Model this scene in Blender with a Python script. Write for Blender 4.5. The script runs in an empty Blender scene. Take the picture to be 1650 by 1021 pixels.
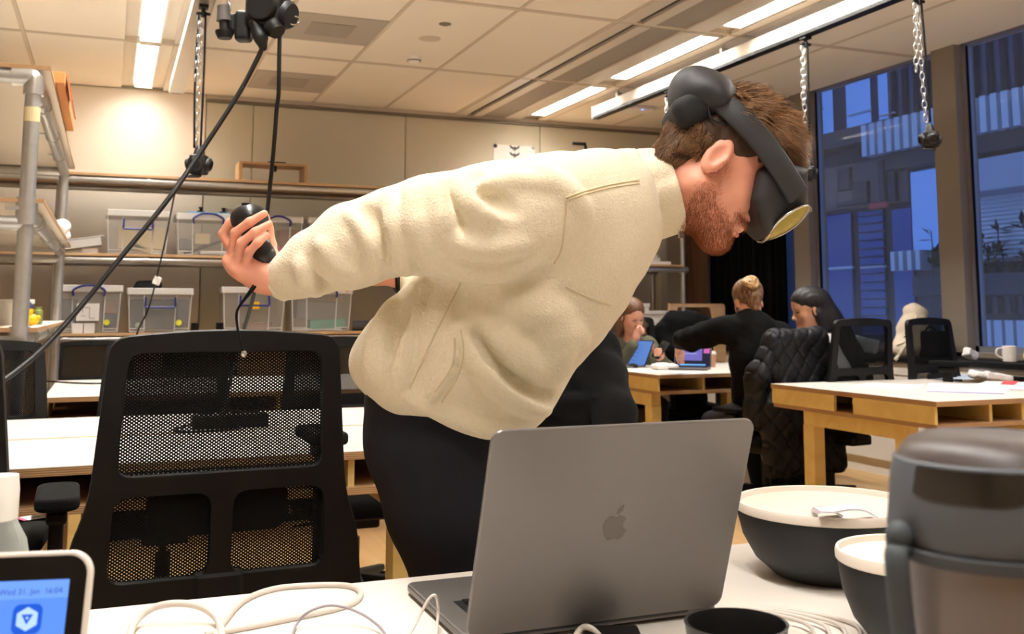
import bpy, bmesh, math, random
import numpy as np
from mathutils import Vector, Matrix
from mathutils.bvhtree import BVHTree
random.seed(7); RNG = np.random.default_rng(7)
scene = bpy.context.scene; COL = scene.collection

# ------------------------------------------------------------------ camera
F = 1650.; U0 = 860.; V0 = 310.; CH = 1.15
PITCH = math.atan((501. - V0) / F); YAW = math.atan((U0 - 175.) / (F / math.cos(PITCH)))
FWH = np.array([math.sin(YAW), math.cos(YAW), 0.]); RT = np.array([math.cos(YAW), -math.sin(YAW), 0.])
UPZ = np.array([0., 0., 1.])
FWD = FWH * math.cos(PITCH) + UPZ * math.sin(PITCH); UPV = UPZ * math.cos(PITCH) - FWH * math.sin(PITCH)
EYE = np.array([0., 0., CH])
cd = bpy.data.cameras.new('camera'); cam = bpy.data.objects.new('camera', cd); COL.objects.link(cam)
cd.sensor_width = 36.; cd.lens = 36. * F / 1650.
cd.shift_x = (825. - U0) / 1650.; cd.shift_y = -(510.5 - V0) / 1650.
cd.clip_start = .02; cd.clip_end = 200
cam.location = (0, 0, CH)
cam.rotation_euler = (math.pi / 2 + PITCH, 0, -YAW)
cd.dof.use_dof = True; cd.dof.focus_distance = 1.8; cd.dof.aperture_fstop = 10.
scene.camera = cam
# ------------------------------------------------------------------ exposure, sky
scene.view_settings.view_transform = 'Standard'; scene.view_settings.look = 'None'
scene.view_settings.gamma = 1.; scene.view_settings.exposure = .38
scene.view_settings.use_curve_mapping = False
w = bpy.data.worlds.new('dusk_sky'); scene.world = w; w.use_nodes = True
bg = w.node_tree.nodes['Background']; bg.inputs[0].default_value = (.19, .38, .92, 1); bg.inputs[1].default_value = .72
LAMP_POWER = 52.; LAMP_COL = (1., .972, .93)

SC = 1.069; H = CH + 1.73 * SC; WX = 5.08 * SC; WY = 8.5 * SC; LX = -3.42; FY = -2.78     # ceiling height, window wall, back wall, left wall, rear wall
# ------------------------------------------------------------------ pixel -> place helpers (frame 1650 x 1021)
def ray(u, v): return RT * (u - U0) / F + UPV * (V0 - v) / F + FWD
def PZ(u, v, z): d = ray(u, v); return EYE + d * ((z - CH) / d[2])
def PX(u, v, x): d = ray(u, v); return EYE + d * (x / d[0])
def PY(u, v, y): d = ray(u, v); return EYE + d * (y / d[1])
def PD(u, v, dep): d = ray(u, v); return EYE + d * (dep / np.dot(d, FWH))
def proj(p):
    q = np.asarray(p, float) - EYE; ww = q @ FWD; return (U0 + F * (q @ RT) / ww, V0 - F * (q @ UPV) / ww)

# ------------------------------------------------------------------ materials
def lin(c):
    f = lambda x: x / 12.92 if x <= .04045 else ((x + .055) / 1.055) ** 2.4
    return tuple(f(x / 255.) for x in c) + (1.,)
MATS = {}
def mat(name, rgb, rough=.6, metal=0., spec=.5, noise=None, bump=None, trans=0., alpha=1., sheen=0., emit=None, sub=0., coat=0., ior=1.45, aniso=None):
    """noise=(scale, amount[, detail]) tints the colour; bump=(scale, strength[, distance])"""
    if name in MATS: return MATS[name]
    m = bpy.data.materials.new(name); m.use_nodes = True; nt = m.node_tree; b = nt.nodes['Principled BSDF']
    c = lin(rgb); b.inputs['Base Color'].default_value = c; b.inputs['Roughness'].default_value = rough
    b.inputs['Metallic'].default_value = metal; b.inputs['Specular IOR Level'].default_value = spec
    b.inputs['IOR'].default_value = ior
    if trans: b.inputs['Transmission Weight'].default_value = trans
    if alpha < 1: b.inputs['Alpha'].default_value = alpha
    if sheen: b.inputs['Sheen Weight'].default_value = sheen; b.inputs['Sheen Roughness'].default_value = .5
    if coat: b.inputs['Coat Weight'].default_value = coat
    if sub:
        b.inputs['Subsurface Weight'].default_value = sub; b.inputs['Subsurface Radius'].default_value = (.012, .005, .003); b.inputs['Subsurface Scale'].default_value = 1.
    if emit: b.inputs['Emission Color'].default_value = lin(emit[0]); b.inputs['Emission Strength'].default_value = emit[1]
    if noise or bump:
        tc = nt.nodes.new('ShaderNodeTexCoord')
    if noise:
        n = nt.nodes.new('ShaderNodeTexNoise'); n.inputs['Scale'].default_value = noise[0]; n.inputs['Detail'].default_value = noise[2] if len(noise) > 2 else 4
        if len(noise) > 3:
            mp = nt.nodes.new('ShaderNodeMapping'); mp.inputs['Scale'].default_value = noise[3]
            nt.links.new(tc.outputs['Object'], mp.inputs[0]); nt.links.new(mp.outputs[0], n.inputs['Vector'])
        else: nt.links.new(tc.outputs['Object'], n.inputs['Vector'])
        mx = nt.nodes.new('ShaderNodeMix'); mx.data_type = 'RGBA'
        a = noise[1]
        mx.inputs[6].default_value = tuple(x * (1 - a) for x in c[:3]) + (1,); mx.inputs[7].default_value = tuple(min(1, x * (1 + a)) for x in c[:3]) + (1,)
        nt.links.new(n.outputs[0], mx.inputs[0]); nt.links.new(mx.outputs[2], b.inputs['Base Color'])
    if bump:
        n = nt.nodes.new('ShaderNodeTexNoise'); n.inputs['Scale'].default_value = bump[0]; n.inputs['Detail'].default_value = 3
        nt.links.new(tc.outputs['Object'], n.inputs['Vector'])
        bp = nt.nodes.new('ShaderNodeBump'); bp.inputs['Strength'].default_value = bump[1]; bp.inputs['Distance'].default_value = bump[2] if len(bump) > 2 else .002
        nt.links.new(n.outputs[0], bp.inputs['Height']); nt.links.new(bp.outputs[0], b.inputs['Normal'])
    MATS[name] = m; return m

def wood_mat(name, rgb, rgb2, axis=0, scale=1., rough=.5):
    if name in MATS: return MATS[name]
    m = mat(name, rgb, rough); nt = m.node_tree; b = nt.nodes['Principled BSDF']
    tc = nt.nodes.new('ShaderNodeTexCoord'); mp = nt.nodes.new('ShaderNodeMapping')
    s = [22 * scale] * 3; s[axis] = 1.6 * scale; mp.inputs['Scale'].default_value = s
    n = nt.nodes.new('ShaderNodeTexNoise'); n.inputs['Scale'].default_value = 1.; n.inputs['Detail'].default_value = 6; n.inputs['Distortion'].default_value = .6
    r = nt.nodes.new('ShaderNodeValToRGB'); r.color_ramp.elements[0].position = .35; r.color_ramp.elements[1].position = .68
    r.color_ramp.elements[0].color = lin(rgb2); r.color_ramp.elements[1].color = lin(rgb)
    nt.links.new(tc.outputs['Object'], mp.inputs[0]); nt.links.new(mp.outputs[0], n.inputs['Vector']); nt.links.new(n.outputs[0], r.inputs[0]); nt.links.new(r.outputs[0], b.inputs['Base Color'])
    return m
def ply_edge_mat(name='plywood_edge'):
    if name in MATS: return MATS[name]
    m = mat(name, (190, 150, 105), .6); nt = m.node_tree; b = nt.nodes['Principled BSDF']
    tc = nt.nodes.new('ShaderNodeTexCoord'); sp = nt.nodes.new('ShaderNodeSeparateXYZ'); mu = nt.nodes.new('ShaderNodeMath'); mu.operation = 'MULTIPLY'; mu.inputs[1].default_value = 1100.
    si = nt.nodes.new('ShaderNodeMath'); si.operation = 'SINE'; r = nt.nodes.new('ShaderNodeValToRGB')
    r.color_ramp.elements[0].color = lin((150, 112, 74)); r.color_ramp.elements[1].color = lin((205, 170, 128)); r.color_ramp.elements[0].position = .2
    nt.links.new(tc.outputs['Object'], sp.inputs[0]); nt.links.new(sp.outputs[2], mu.inputs[0]); nt.links.new(mu.outputs[0], si.inputs[0]); nt.links.new(si.outputs[0], r.inputs[0]); nt.links.new(r.outputs[0], b.inputs['Base Color'])
    return m
def glass_mat(name, rgb, alpha, rough=.05, spec=.5):
    """thin clear sheet: mostly see-through with a glossy, lightly tinted face"""
    if name in MATS: return MATS[name]
    m = bpy.data.materials.new(name); m.use_nodes = True; nt = m.node_tree; b = nt.nodes['Principled BSDF']
    b.inputs['Base Color'].default_value = lin(rgb); b.inputs['Roughness'].default_value = rough; b.inputs['Specular IOR Level'].default_value = spec
    out = nt.nodes['Material Output']; t = nt.nodes.new('ShaderNodeBsdfTransparent'); mx = nt.nodes.new('ShaderNodeMixShader')
    lw = nt.nodes.new('ShaderNodeLayerWeight'); lw.inputs[0].default_value = .35
    ad = nt.nodes.new('ShaderNodeMath'); ad.operation = 'MULTIPLY_ADD'; ad.inputs[1].default_value = .5; ad.inputs[2].default_value = alpha; ad.use_clamp = True
    nt.links.new(lw.outputs['Facing'], ad.inputs[0]); nt.links.new(ad.outputs[0], mx.inputs[0])
    nt.links.new(t.outputs[0], mx.inputs[1]); nt.links.new(b.outputs[0], mx.inputs[2]); nt.links.new(mx.outputs[0], out.inputs[0])
    MATS[name] = m; return m

# ------------------------------------------------------------------ mesh builder
def rotz(a): c, s = math.cos(a), math.sin(a); return np.array([[c, -s, 0], [s, c, 0], [0, 0, 1.]])
def rotx(a): c, s = math.cos(a), math.sin(a); return np.array([[1., 0, 0], [0, c, -s], [0, s, c]])
def roty(a): c, s = math.cos(a), math.sin(a); return np.array([[c, 0, s], [0, 1., 0], [-s, 0, c]])
def nrm(v): v = np.asarray(v, float); return v / (np.linalg.norm(v) + 1e-12)
def frame(z, hint=(0, 0, 1)):
    z = nrm(z); x = np.cross(hint, z)
    if np.linalg.norm(x) < 1e-4: x = np.cross((0, 1, 0), z)
    x = nrm(x); y = np.cross(z, x); return np.stack([x, y, z], 1)
class MB:
    def __init__(s): s.v = []; s.f = []; s.n = 0
    def add(s, v, f):
        v = np.asarray(v, float).reshape(-1, 3); s.v.append(v); s.f += [tuple(i + s.n for i in q) for q in f]; s.n += len(v); return s
    def box(s, c, d, R=None):
        x, y, z = np.asarray(d, float) / 2
        v = np.array([[-x, -y, -z], [x, -y, -z], [x, y, -z], [-x, y, -z], [-x, -y, z], [x, -y, z], [x, y, z], [-x, y, z]])
        if R is not None: v = v @ np.asarray(R).T
        return s.add(v + np.asarray(c, float), [(0, 3, 2, 1), (4, 5, 6, 7), (0, 1, 5, 4), (1, 2, 6, 5), (2, 3, 7, 6), (3, 0, 4, 7)])
    def bx(s, a, b):  # box from two corners
        a = np.minimum(a, b).astype(float) if False else np.minimum(np.asarray(a, float), np.asarray(b, float)); b_ = np.maximum(np.asarray(a, float), np.asarray(b, float)); return s.box((a + b_) / 2, b_ - a)
    def tube(s, pts, r, n=10, closed=False, caps=True, squash=None, hint=None):
        pts = np.asarray(pts, float); m = len(pts); rr = np.full(m, r, float) if np.isscalar(r) else np.asarray(r, float)
        vs = []; x = None
        for i in range(m):
            a = pts[i - 1] if (i > 0 or closed) else pts[i]; b = pts[(i + 1) % m] if (i < m - 1 or closed) else pts[i]
            t = nrm(b - a)
            if x is None: x = frame(t, hint if hint is not None else (0, 0, 1))[:, 0]
            x = nrm(x - t * (x @ t)); y = np.cross(t, x)
            k = np.arange(n) * 2 * math.pi / n
            vs.append(pts[i] + rr[i] * (np.cos(k)[:, None] * x * (squash[0] if squash else 1) + np.sin(k)[:, None] * y * (squash[1] if squash else 1)))
        f = []
        for i in range(m if closed else m - 1):
            j = (i + 1) % m
            for k in range(n): f.append((i * n + k, i * n + (k + 1) % n, j * n + (k + 1) % n, j * n + k))
        if caps and not closed: f.append(tuple(range(n - 1, -1, -1))); f.append(tuple((m - 1) * n + k for k in range(n)))
        return s.add(np.concatenate(vs), f)
    def cyl(s, a, b, r, n=14): return s.tube([a, b], r, n)
    def lathe(s, prof, o=(0, 0, 0), R=None, n=32, sx=1., sy=1., cap=(True, True)):
        prof = np.asarray(prof, float); m = len(prof); k = np.arange(n) * 2 * math.pi / n
        v = np.stack([np.stack([p[0] * np.cos(k) * sx, p[0] * np.sin(k) * sy, np.full(n, p[1])], 1) for p in prof]).reshape(-1, 3)
        if R is not None: v = v @ np.asarray(R).T
        f = [(i * n + q, i * n + (q + 1) % n, (i + 1) * n + (q + 1) % n, (i + 1) * n + q) for i in range(m - 1) for q in range(n)]
        if cap[0] and prof[0][0] > 1e-6: f.append(tuple(range(n - 1, -1, -1)))
        if cap[1] and prof[-1][0] > 1e-6: f.append(tuple((m - 1) * n + q for q in range(n)))
        return s.add(v + np.asarray(o, float), f)
    def prism(s, poly, h, o=(0, 0, 0), R=None):
        """poly in local xy, extruded along local z by h"""
        p = np.asarray(poly, float); n = len(p)
        if sum(p[i - 1][0] * p[i][1] - p[i][0] * p[i - 1][1] for i in range(n)) < 0: p = p[::-1]
        v = np.concatenate([np.c_[p, np.zeros(n)], np.c_[p, np.full(n, h)]])
        if R is not None: v = v @ np.asarray(R).T
        return s.add(v + np.asarray(o, float), [tuple(range(n - 1, -1, -1)), tuple(range(n, 2 * n))] + [(i, (i + 1) % n, n + (i + 1) % n, n + i) for i in range(n)])
    def plate(s, outer, holes, h, o=(0, 0, 0), R=None):
        """flat plate with holes: outline and holes are lists of 2-D points; triangulated fill, extruded by h"""
        from mathutils.geometry import tessellate_polygon
        loops = [[Vector((p[0], p[1], 0)) for p in l] for l in [outer] + list(holes)]
        flat = [p for l in loops for p in l]; tris = tessellate_polygon(loops); n = len(flat)
        v = np.array([[p.x, p.y, 0] for p in flat] + [[p.x, p.y, h] for p in flat])
        f = []
        for t in tris:
            a, b, c = [flat[i] for i in t]
            t = t if ((b - a).cross(c - a)).z > 0 else t[::-1]
            f.append(tuple(t[::-1])); f.append(tuple(i + n for i in t))
        k = 0
        for li, l in enumerate(loops):
            m = len(l); ar = sum(l[i - 1].x * l[i].y - l[i].x * l[i - 1].y for i in range(m)); ccw = (ar > 0) == (li == 0)
            for i in range(m):
                a, b = k + i, k + (i + 1) % m
                f.append((a, b, b + n, a + n) if ccw else (b, a, a + n, b + n))
            k += m
        if R is not None: v = v @ np.asarray(R).T
        return s.add(v + np.asarray(o, float), f)
    def ball(s, c, r, n=12, R=None):
        r = np.full(3, r, float) if np.isscalar(r) else np.asarray(r, float); m = n // 2 + 1
        prof = [(math.sin(math.pi * i / (m - 1)), -math.cos(math.pi * i / (m - 1))) for i in range(m)]
        k = np.arange(n) * 2 * math.pi / n
        v = [(0, 0, -1)] + [(p[0] * math.cos(a), p[0] * math.sin(a), p[1]) for p in prof[1:-1] for a in k] + [(0, 0, 1)]
        v = np.array(v) * r
        if R is not None: v = v @ np.asarray(R).T
        f = [(0, 1 + (q + 1) % n, 1 + q) for q in range(n)]
        for i in range(m - 3): f += [(1 + i * n + q, 1 + i * n + (q + 1) % n, 1 + (i + 1) * n + (q + 1) % n, 1 + (i + 1) * n + q) for q in range(n)]
        e = 1 + (m - 3) * n; f += [(e + q, e + (q + 1) % n, len(v) - 1) for q in range(n)]
        return s.add(v + np.asarray(c, float), f)
    def mesh(s, name):
        me = bpy.data.meshes.new(name); me.from_pydata(np.concatenate(s.v).tolist() if s.v else [], [], s.f); me.update(); return me
def rrect(w, h, r, n=5, cx=0., cy=0.):
    p = []
    for (x, y, a0) in ((w / 2 - r, h / 2 - r, 0), (-w / 2 + r, h / 2 - r, 90), (-w / 2 + r, -h / 2 + r, 180), (w / 2 - r, -h / 2 + r, 270)):
        for i in range(n + 1):
            a = math.radians(a0 + 90 * i / n); p.append((cx + x + r * math.cos(a), cy + y + r * math.sin(a)))
    return p
def rpoly(pts, r, n=5):
    """round the corners of a 2-D polygon"""
    pts = [np.asarray(p, float) for p in pts]; out = []
    for i in range(len(pts)):
        a, b, c = pts[i - 1], pts[i], pts[(i + 1) % len(pts)]; ri = r[i] if hasattr(r, '__len__') else r
        p, q = b + nrm2(a - b) * ri, b + nrm2(c - b) * ri
        for k in range(n + 1): t = k / n; out.append(tuple((1 - t) ** 2 * p + 2 * t * (1 - t) * b + t * t * q))
    return out
def nrm2(v): return v / (np.linalg.norm(v) + 1e-12)
def spline(pts, n=8, closed=False):
    """Catmull-Rom through the points"""
    P = [np.asarray(p, float) for p in pts]; m = len(P); out = []
    for i in range(m if closed else m - 1):
        p0 = P[i - 1] if (i > 0 or closed) else P[i]; p1 = P[i]; p2 = P[(i + 1) % m]; p3 = P[(i + 2) % m] if (i + 2 < m or closed) else P[(i + 1) % m]
        for k in range(n):
            t = k / n; out.append(.5 * (2 * p1 + (p2 - p0) * t + (2 * p0 - 5 * p1 + 4 * p2 - p3) * t * t + (3 * p1 - p0 - 3 * p2 + p3) * t ** 3))
    if not closed: out.append(P[-1])
    return np.array(out)

# ------------------------------------------------------------------ objects
WM = {}
def thing(name, label, cat, loc=(0, 0, 0), rz=0., group=None):
    o = bpy.data.objects.new(name, None); COL.objects.link(o); o.empty_display_size = .05
    o.location = tuple(loc); o.rotation_euler = (0, 0, rz); tag(o, label, cat, group)
    WM[o] = Matrix.Translation(Vector(tuple(loc))) @ Matrix.Rotation(rz, 4, 'Z'); return o
def tag(o, label=None, cat=None, group=None, kind=None):
    if label: o['label'] = label
    if cat: o['category'] = cat
    if group: o['group'] = group
    if kind: o['kind'] = kind
    return o
def link(me, name, m=None, parent=None, local=False, smooth=False, bevel=0., seg=2, kind=None, label=None, angle=None):
    """link a mesh; its coordinates are world coordinates unless local=True"""
    o = bpy.data.objects.new(name, me); COL.objects.link(o)
    if m is not None and not me.materials: me.materials.append(m)
    if parent is not None:
        if not local: me.transform(WM[parent].inverted())
        o.parent = parent; WM[o] = WM[parent].copy()
    else: WM[o] = Matrix.Identity(4)
    if smooth:
        me.polygons.foreach_set('use_smooth', [True] * len(me.polygons))
        if smooth == 'auto': me.set_sharp_from_angle(angle=math.radians(angle or 35))
    if bevel: b = o.modifiers.new('edge', 'BEVEL'); b.width = bevel; b.segments = seg; b.limit_method = 'ANGLE'; b.harden_normals = False
    if kind: o['kind'] = kind
    if label: o['label'] = label
    return o
def obj(name, mb, m, parent=None, **k): return link(mb.mesh(name), name, m, parent, **k)
def solo(name, mb, m, label, cat, group=None, **k):
    """a thing that is one mesh, with its origin moved to its base"""
    v = np.concatenate(mb.v); lo, hi = v.min(0), v.max(0); c = np.array([(lo[0] + hi[0]) / 2, (lo[1] + hi[1]) / 2, lo[2]])
    mb.v = [a - c for a in mb.v]; o = obj(name, mb, m, **k); o.location = tuple(c); WM[o] = Matrix.Translation(Vector(tuple(c)))
    return tag(o, label, cat, group)
def struct(name, mb, m, parent=None, **k):
    o = obj(name, mb, m, parent, **k)
    if parent is None: o['kind'] = 'structure'
    return o
def clone(o, name=None, loc=None, rz=None, parent=None, label=None, group=None):
    c = o.copy(); COL.objects.link(c)
    if name: c.name = name
    if loc is not None: c.location = tuple(loc)
    if rz is not None: c.rotation_euler = (0, 0, rz)
    c.parent = parent; 
    if label: c['label'] = label
    if group: c['group'] = group
    WM[c] = (Matrix.Translation(c.location) @ c.rotation_euler.to_matrix().to_4x4()) if parent is None else WM[parent].copy()
    for ch in [x for x in o.children]: clone(ch, parent=c)
    return c
# ================================================================== THE ROOM
M_CEIL = mat('ceiling_tile_paint', (240, 232, 218), .9, noise=(3, .03), bump=(220, .15, .001))
M_BAR = mat('ceiling_bar_paint', (208, 196, 178), .7)
M_WALL = mat('greige_wall_panel', (204, 198, 177), .75, noise=(1.5, .03))
M_WALLW = mat('white_wall_paint', (232, 222, 206), .8, noise=(1.5, .02))
M_TRIM = mat('dull_metal_trim', (120, 112, 98), .5, .3)
M_FLOOR = wood_mat('oak_floor', (196, 160, 112), (178, 142, 94), 1, .5, .35)
M_MULL = mat('taupe_window_frame', (134, 124, 112), .5)
M_ALU = mat('brushed_aluminium', (196, 194, 190), .35, .9)
M_BLACKP = mat('black_plastic', (14, 14, 15), .45, spec=.35)
M_BLACKM = mat('matt_black', (8, 8, 9), .7, spec=.25)
M_GALV = mat('galvanised_steel', (196, 196, 194), .36, .85, noise=(35, .14), bump=(60, .1))
M_WHITE = mat('white_laminate', (236, 230, 222), .4, noise=(2, .01))
M_PLY = ply_edge_mat()
M_LAMPW = mat('lamp_white_enamel', (240, 236, 228), .35)
M_SLAT = mat('lamp_slat_enamel', (245, 243, 238), .3)

floor = struct('floor', MB().bx((LX, FY, -.1), (WX + .2, WY + .1, 0)), M_FLOOR)
# ---- ceiling: slab, bars, tiles
ceiling = struct('ceiling', MB().bx((LX, FY, H + .03), (WX + .2, WY + .1, H + .2)), M_CEIL)
XL = [LX] + [SC * q for q in (-2.45, -1.83, -1.21, -.57, .03, .31, .9, 1.5, 2.12, 2.75, 3.62, 4.30)] + [WX]
YL = [FY] + [SC * q for q in (-1.05, .55, 2.15, 3.75, 5.35, 6.95)] + [WY]
for y in YL[1:-1]: obj('ceiling_bar', MB().bx((LX, y - .022, H - .004), (WX, y + .022, H + .03)), M_BAR, ceiling)
for x in XL[1:-1]:
    if x not in (XL[5], XL[6]): obj('ceiling_bar', MB().bx((x - .011, FY, H - .003), (x + .011, WY, H + .03)), M_BAR, ceiling)
M_VENT = mat('grey_vent_sheet', (178, 170, 158), .7, bump=(600, .3, .001)); M_VENTD = mat('grey_vent_centre', (160, 152, 142), .7, bump=(600, .3, .001))
for i in range(len(XL) - 1):
    x0, x1 = XL[i], XL[i + 1]
    if i in (5, 10): continue
    for j in range(len(YL) - 1):
        obj('ceiling_tile', MB().bx((x0 + .012, YL[j] + .024, H), (x1 - .012, YL[j + 1] - .024, H + .03)), M_CEIL, ceiling, bevel=.004, seg=1)
# ---- grey vent panels, detector and sensors in the ceiling
for k, (y0, y1) in enumerate(((5.87 * SC, 6.48 * SC), (7.44 * SC, 8.06 * SC))):
    t = thing('ceiling_vent', ['square grey vent panel in the ceiling behind the hanging socket cluster', 'square grey vent panel in the ceiling close to the back wall'][k], 'vent', (1.2 * SC, (y0 + y1) / 2, H - .012), group='ceiling vents')
    obj('vent_panel', MB().bx((.915 * SC, y0, H - .008), (1.485 * SC, y1, H)), M_VENT, t, bevel=.002)
    obj('vent_centre', MB().bx((1.05 * SC, y0 + .17, H - .012), (1.32 * SC, y1 - .17, H - .008)), M_VENTD, t)
t = thing('smoke_detector', 'small white smoke detector on the ceiling', 'detector', (1.988, 7.120, H - .05))
obj('housing', MB().lathe([(.055, 0), (.055, -.012), (.05, -.03), (.03, -.045), (.0, -.046)], (1.988, 7.120, H)), M_LAMPW, t, smooth='auto')
obj('slot_ring', MB().lathe([(.045, -.033), (.051, -.033), (.051, -.027), (.045, -.027)], (1.988, 7.120, H), cap=(False, False)), M_BLACKM, t)
solo('speaker_grille', MB().lathe([(.075, .001), (.075, -.003), (.06, -.006), (.0, -.007)], (1.946, 6.585, H)), M_BAR, 'round flush grille in the ceiling beyond the smoke detector', 'grille', smooth='auto')
solo('ceiling_sensor', MB().lathe([(.04, .001), (.04, -.004), (.02, -.012), (.0, -.013)], (1.935, 6.200, H)), M_TRIM, 'tiny round sensor in the ceiling nearest the camera', 'sensor', smooth='auto')
# ---- chilled beam strips between the tiles and the lamp row
M_BEAMW = mat('beam_white_steel', (214, 206, 194), .3, .1); M_BEAMG = mat('beam_grey_sheet', (150, 142, 132), .6); M_SLOT = mat('dark_slot', (52, 48, 42), .8)
for j in range(len(YL) - 1):
    y0, y1 = YL[j] + .024, YL[j + 1] - .024
    lab = {6: 'long grey cooling strip in the ceiling against the back wall', 5: 'long grey cooling strip in the ceiling, second from the back wall', 4: 'long grey cooling strip at the top edge of the picture'}.get(j, 'long grey cooling strip in the ceiling behind the photographer')
    t = thing('cooling_strip', lab, 'ceiling unit', (3.260, (y0 + y1) / 2, H - .02), group='cooling strips along the ceiling')
    obj('outer_flange', MB().bx((2.953, y0, H - .008), (3.057, y1, H + .02)), M_BEAMW, t, bevel=.004)
    obj('air_slot', MB().bx((3.057, y0, H + .012), (3.105, y1, H + .03)), M_SLOT, t)
    obj('inner_flange', MB().bx((3.105, y0, H - .014), (3.196, y1, H + .02)), M_BEAMW, t, bevel=.006)
    obj('perforated_sheet', MB().bx((3.196, y0, H - .002), (3.431, y1, H + .02)), M_BEAMG, t)
    obj('lamp_flange', MB().bx((3.431, y0, H - .014), (3.597, y1, H + .02)), M_BEAMW, t, bevel=.006)
    obj('filler_strip', MB().bx((3.784, y0, H - .004), (3.857, y1, H + .02)), M_CEIL, t)
# ---- louvred strip lamps
def strip_lamp(x, y0, y1, label, group, power=1.):
    x, y0, y1 = x * SC, y0 * SC, y1 * SC
    t = thing('ceiling_lamp', label, 'lamp', (x, (y0 + y1) / 2, H), group=group)
    wd = .062
    for s in (-1, 1): obj('side_rail', MB().bx((x + s * wd, y0, H - .006), (x + s * (wd + .014), y1, H + .028)), M_LAMPW, t)
    for ye in (y0, y1 - .02): obj('end_plate', MB().bx((x - wd, ye, H - .004), (x + wd, ye + .02, H + .028)), M_LAMPW, t)
    mb = MB(); n = int((y1 - y0 - .06) / .034)
    for i in range(n):
        y = y0 + .04 + (y1 - y0 - .08) * i / (n - 1); mb.box((x, y, H + .006), (2 * wd, .003, .020))
    obj('louvre', mb, M_SLAT, t, kind='stuff')
    ld = bpy.data.lights.new('tube_light', 'AREA'); ld.shape = 'RECTANGLE'; ld.size = .11; ld.size_y = y1 - y0 - .06
    ld.energy = LAMP_POWER * power * (y1 - y0) / 1.45; ld.color = LAMP_COL
    lo = bpy.data.objects.new('tube_light', ld); COL.objects.link(lo); lo.parent = t; lo.location = (0, 0, .022)
g = 'strip lamps along the ceiling'
strip_lamp(.17, 7.0, 8.40, 'louvred strip lamp in the left ceiling row, nearest the back wall', g, .6)
strip_lamp(.17, 5.4, 6.92, 'louvred strip lamp in the left ceiling row, cut by the top of the picture', g)
strip_lamp(3.45, 7.02, 8.28, 'louvred strip lamp beside the grey strips, nearest the back wall', g, .8)
strip_lamp(3.45, 5.42, 6.72, 'louvred strip lamp above the track, second from the back wall', g)
strip_lamp(3.45, 3.82, 5.2, 'louvred strip lamp at the top right edge of the picture', g)
for x in (.17, 3.45):
    for y in ([3.8] if x < 1 else []) + [2.2, .6, -1.0]: strip_lamp(x, y, y + 1.45, 'louvred strip lamp in the ceiling behind the photographer', g)
for y in (5.4, 2.2, -1.0): strip_lamp(-1.52, y, y + 1.45, 'louvred strip lamp in the ceiling out of view on the left', g)

# ---- walls
def wx(u): return float(PY(u, 230, WY)[0])
wall_back = struct('wall_back', MB().bx((LX, WY + .02, 0), (WX + .2, WY + .2, H + .03)), M_WALL)
cuts = [wx(330), wx(407), wx(653), wx(870), 5.29]
obj('wall_panel', MB().bx((LX, WY - .012, 0), (cuts[0] - .004, WY + .02, H - .002)), M_WALLW, wall_back, bevel=.003, seg=1, label='white painted wall section')
for a, b in zip(cuts[:-1], cuts[1:]): obj('wall_panel', MB().bx((a + .004, WY, 0), (b - .004, WY + .02, H - .06)), M_WALL, wall_back, bevel=.003, seg=1)
obj('top_rail', MB().bx((cuts[0], WY - .03, H - .06), (WX, WY + .02, H - .035)), M_TRIM, wall_back, bevel=.004)
obj('top_channel', MB().bx((cuts[0], WY - .015, H - .035), (WX, WY + .02, H - .001)), M_BAR, wall_back)
struct('wall_left', MB().bx((LX - .15, FY, 0), (LX, WY + .1, H + .03)), M_WALLW)
struct('wall_front', MB().bx((LX, FY - .15, 0), (WX + .2, FY, H + .03)), M_WALLW)
# right wall: solid below the sill, behind the photographer and at the corner; frames and panes between
YM = [(2.14, 2.34), (3.79, 4.0), (5.34, 5.56), (7.0, 7.21), (8.44, 8.65)]       # posts between the windows
wr = MB().bx((WX - .02, FY, 0), (WX + .18, 2.14, H + .03)); wr.bx((WX - .02, 2.14, 0), (WX + .18, WY + .1, .84)); wr.bx((WX - .02, 8.65, .84), (WX + .18, WY + .1, H + .03))
wall_right = struct('wall_right', wr, M_WALLW)
for a, b in YM: obj('window_post', MB().bx((WX - .06, a, .84), (WX + .12, b, H + .03)), M_MULL, wall_right, bevel=.004)
obj('window_sill', MB().bx((WX - .06, 2.14, .84), (WX + .12, 8.65, .875)), M_MULL, wall_right, bevel=.003)
obj('corner_column', MB().bx((5.13, WY - .14, 0), (WX - .02, WY, H)), mat('grey_column_paint', (176, 168, 156), .7), wall_right, bevel=.005)
obj('timber_pilaster', MB().bx((WX - .12, 8.5, 0), (WX - .02, 8.92, H)), wood_mat('walnut_board', (112, 76, 52), (84, 54, 36), 2, .8), wall_right, bevel=.004)
M_PANE = glass_mat('window_pane', (150, 170, 210), .03, .02, .6)
M_FRAME = mat('pale_frame_strip', (150, 152, 165), .35, .5)
for k in range(4):
    y0, y1 = YM[k][1], YM[k + 1][0]; z0, z1 = .875, H + .02
    fr = MB()
    for (a, b) in (((y0, z0), (y0 + .03, z1)), ((y1 - .03, z0), (y1, z1)), ((y0, z0), (y1, z0 + .04)), ((y0, z1 - .03), (y1, z1))): fr.bx((WX + .01, a[0], a[1]), (WX + .07, b[0], b[1]))
    wn = struct('window_%d' % (k + 1), fr, M_FRAME)
    obj('pane', MB().bx((WX + .035, y0 + .02, z0 + .02), (WX + .045, y1 - .02, z1 - .02)), M_PANE, wn)
    st = MB().bx((WX + .015, y0 + .034, z0), (WX + .03, y0 + .042, z1)).bx((WX + .015, y1 - .042, z0), (WX + .03, y1 - .034, z1))
    obj('gasket', st, M_BLACKM, wn)
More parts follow.
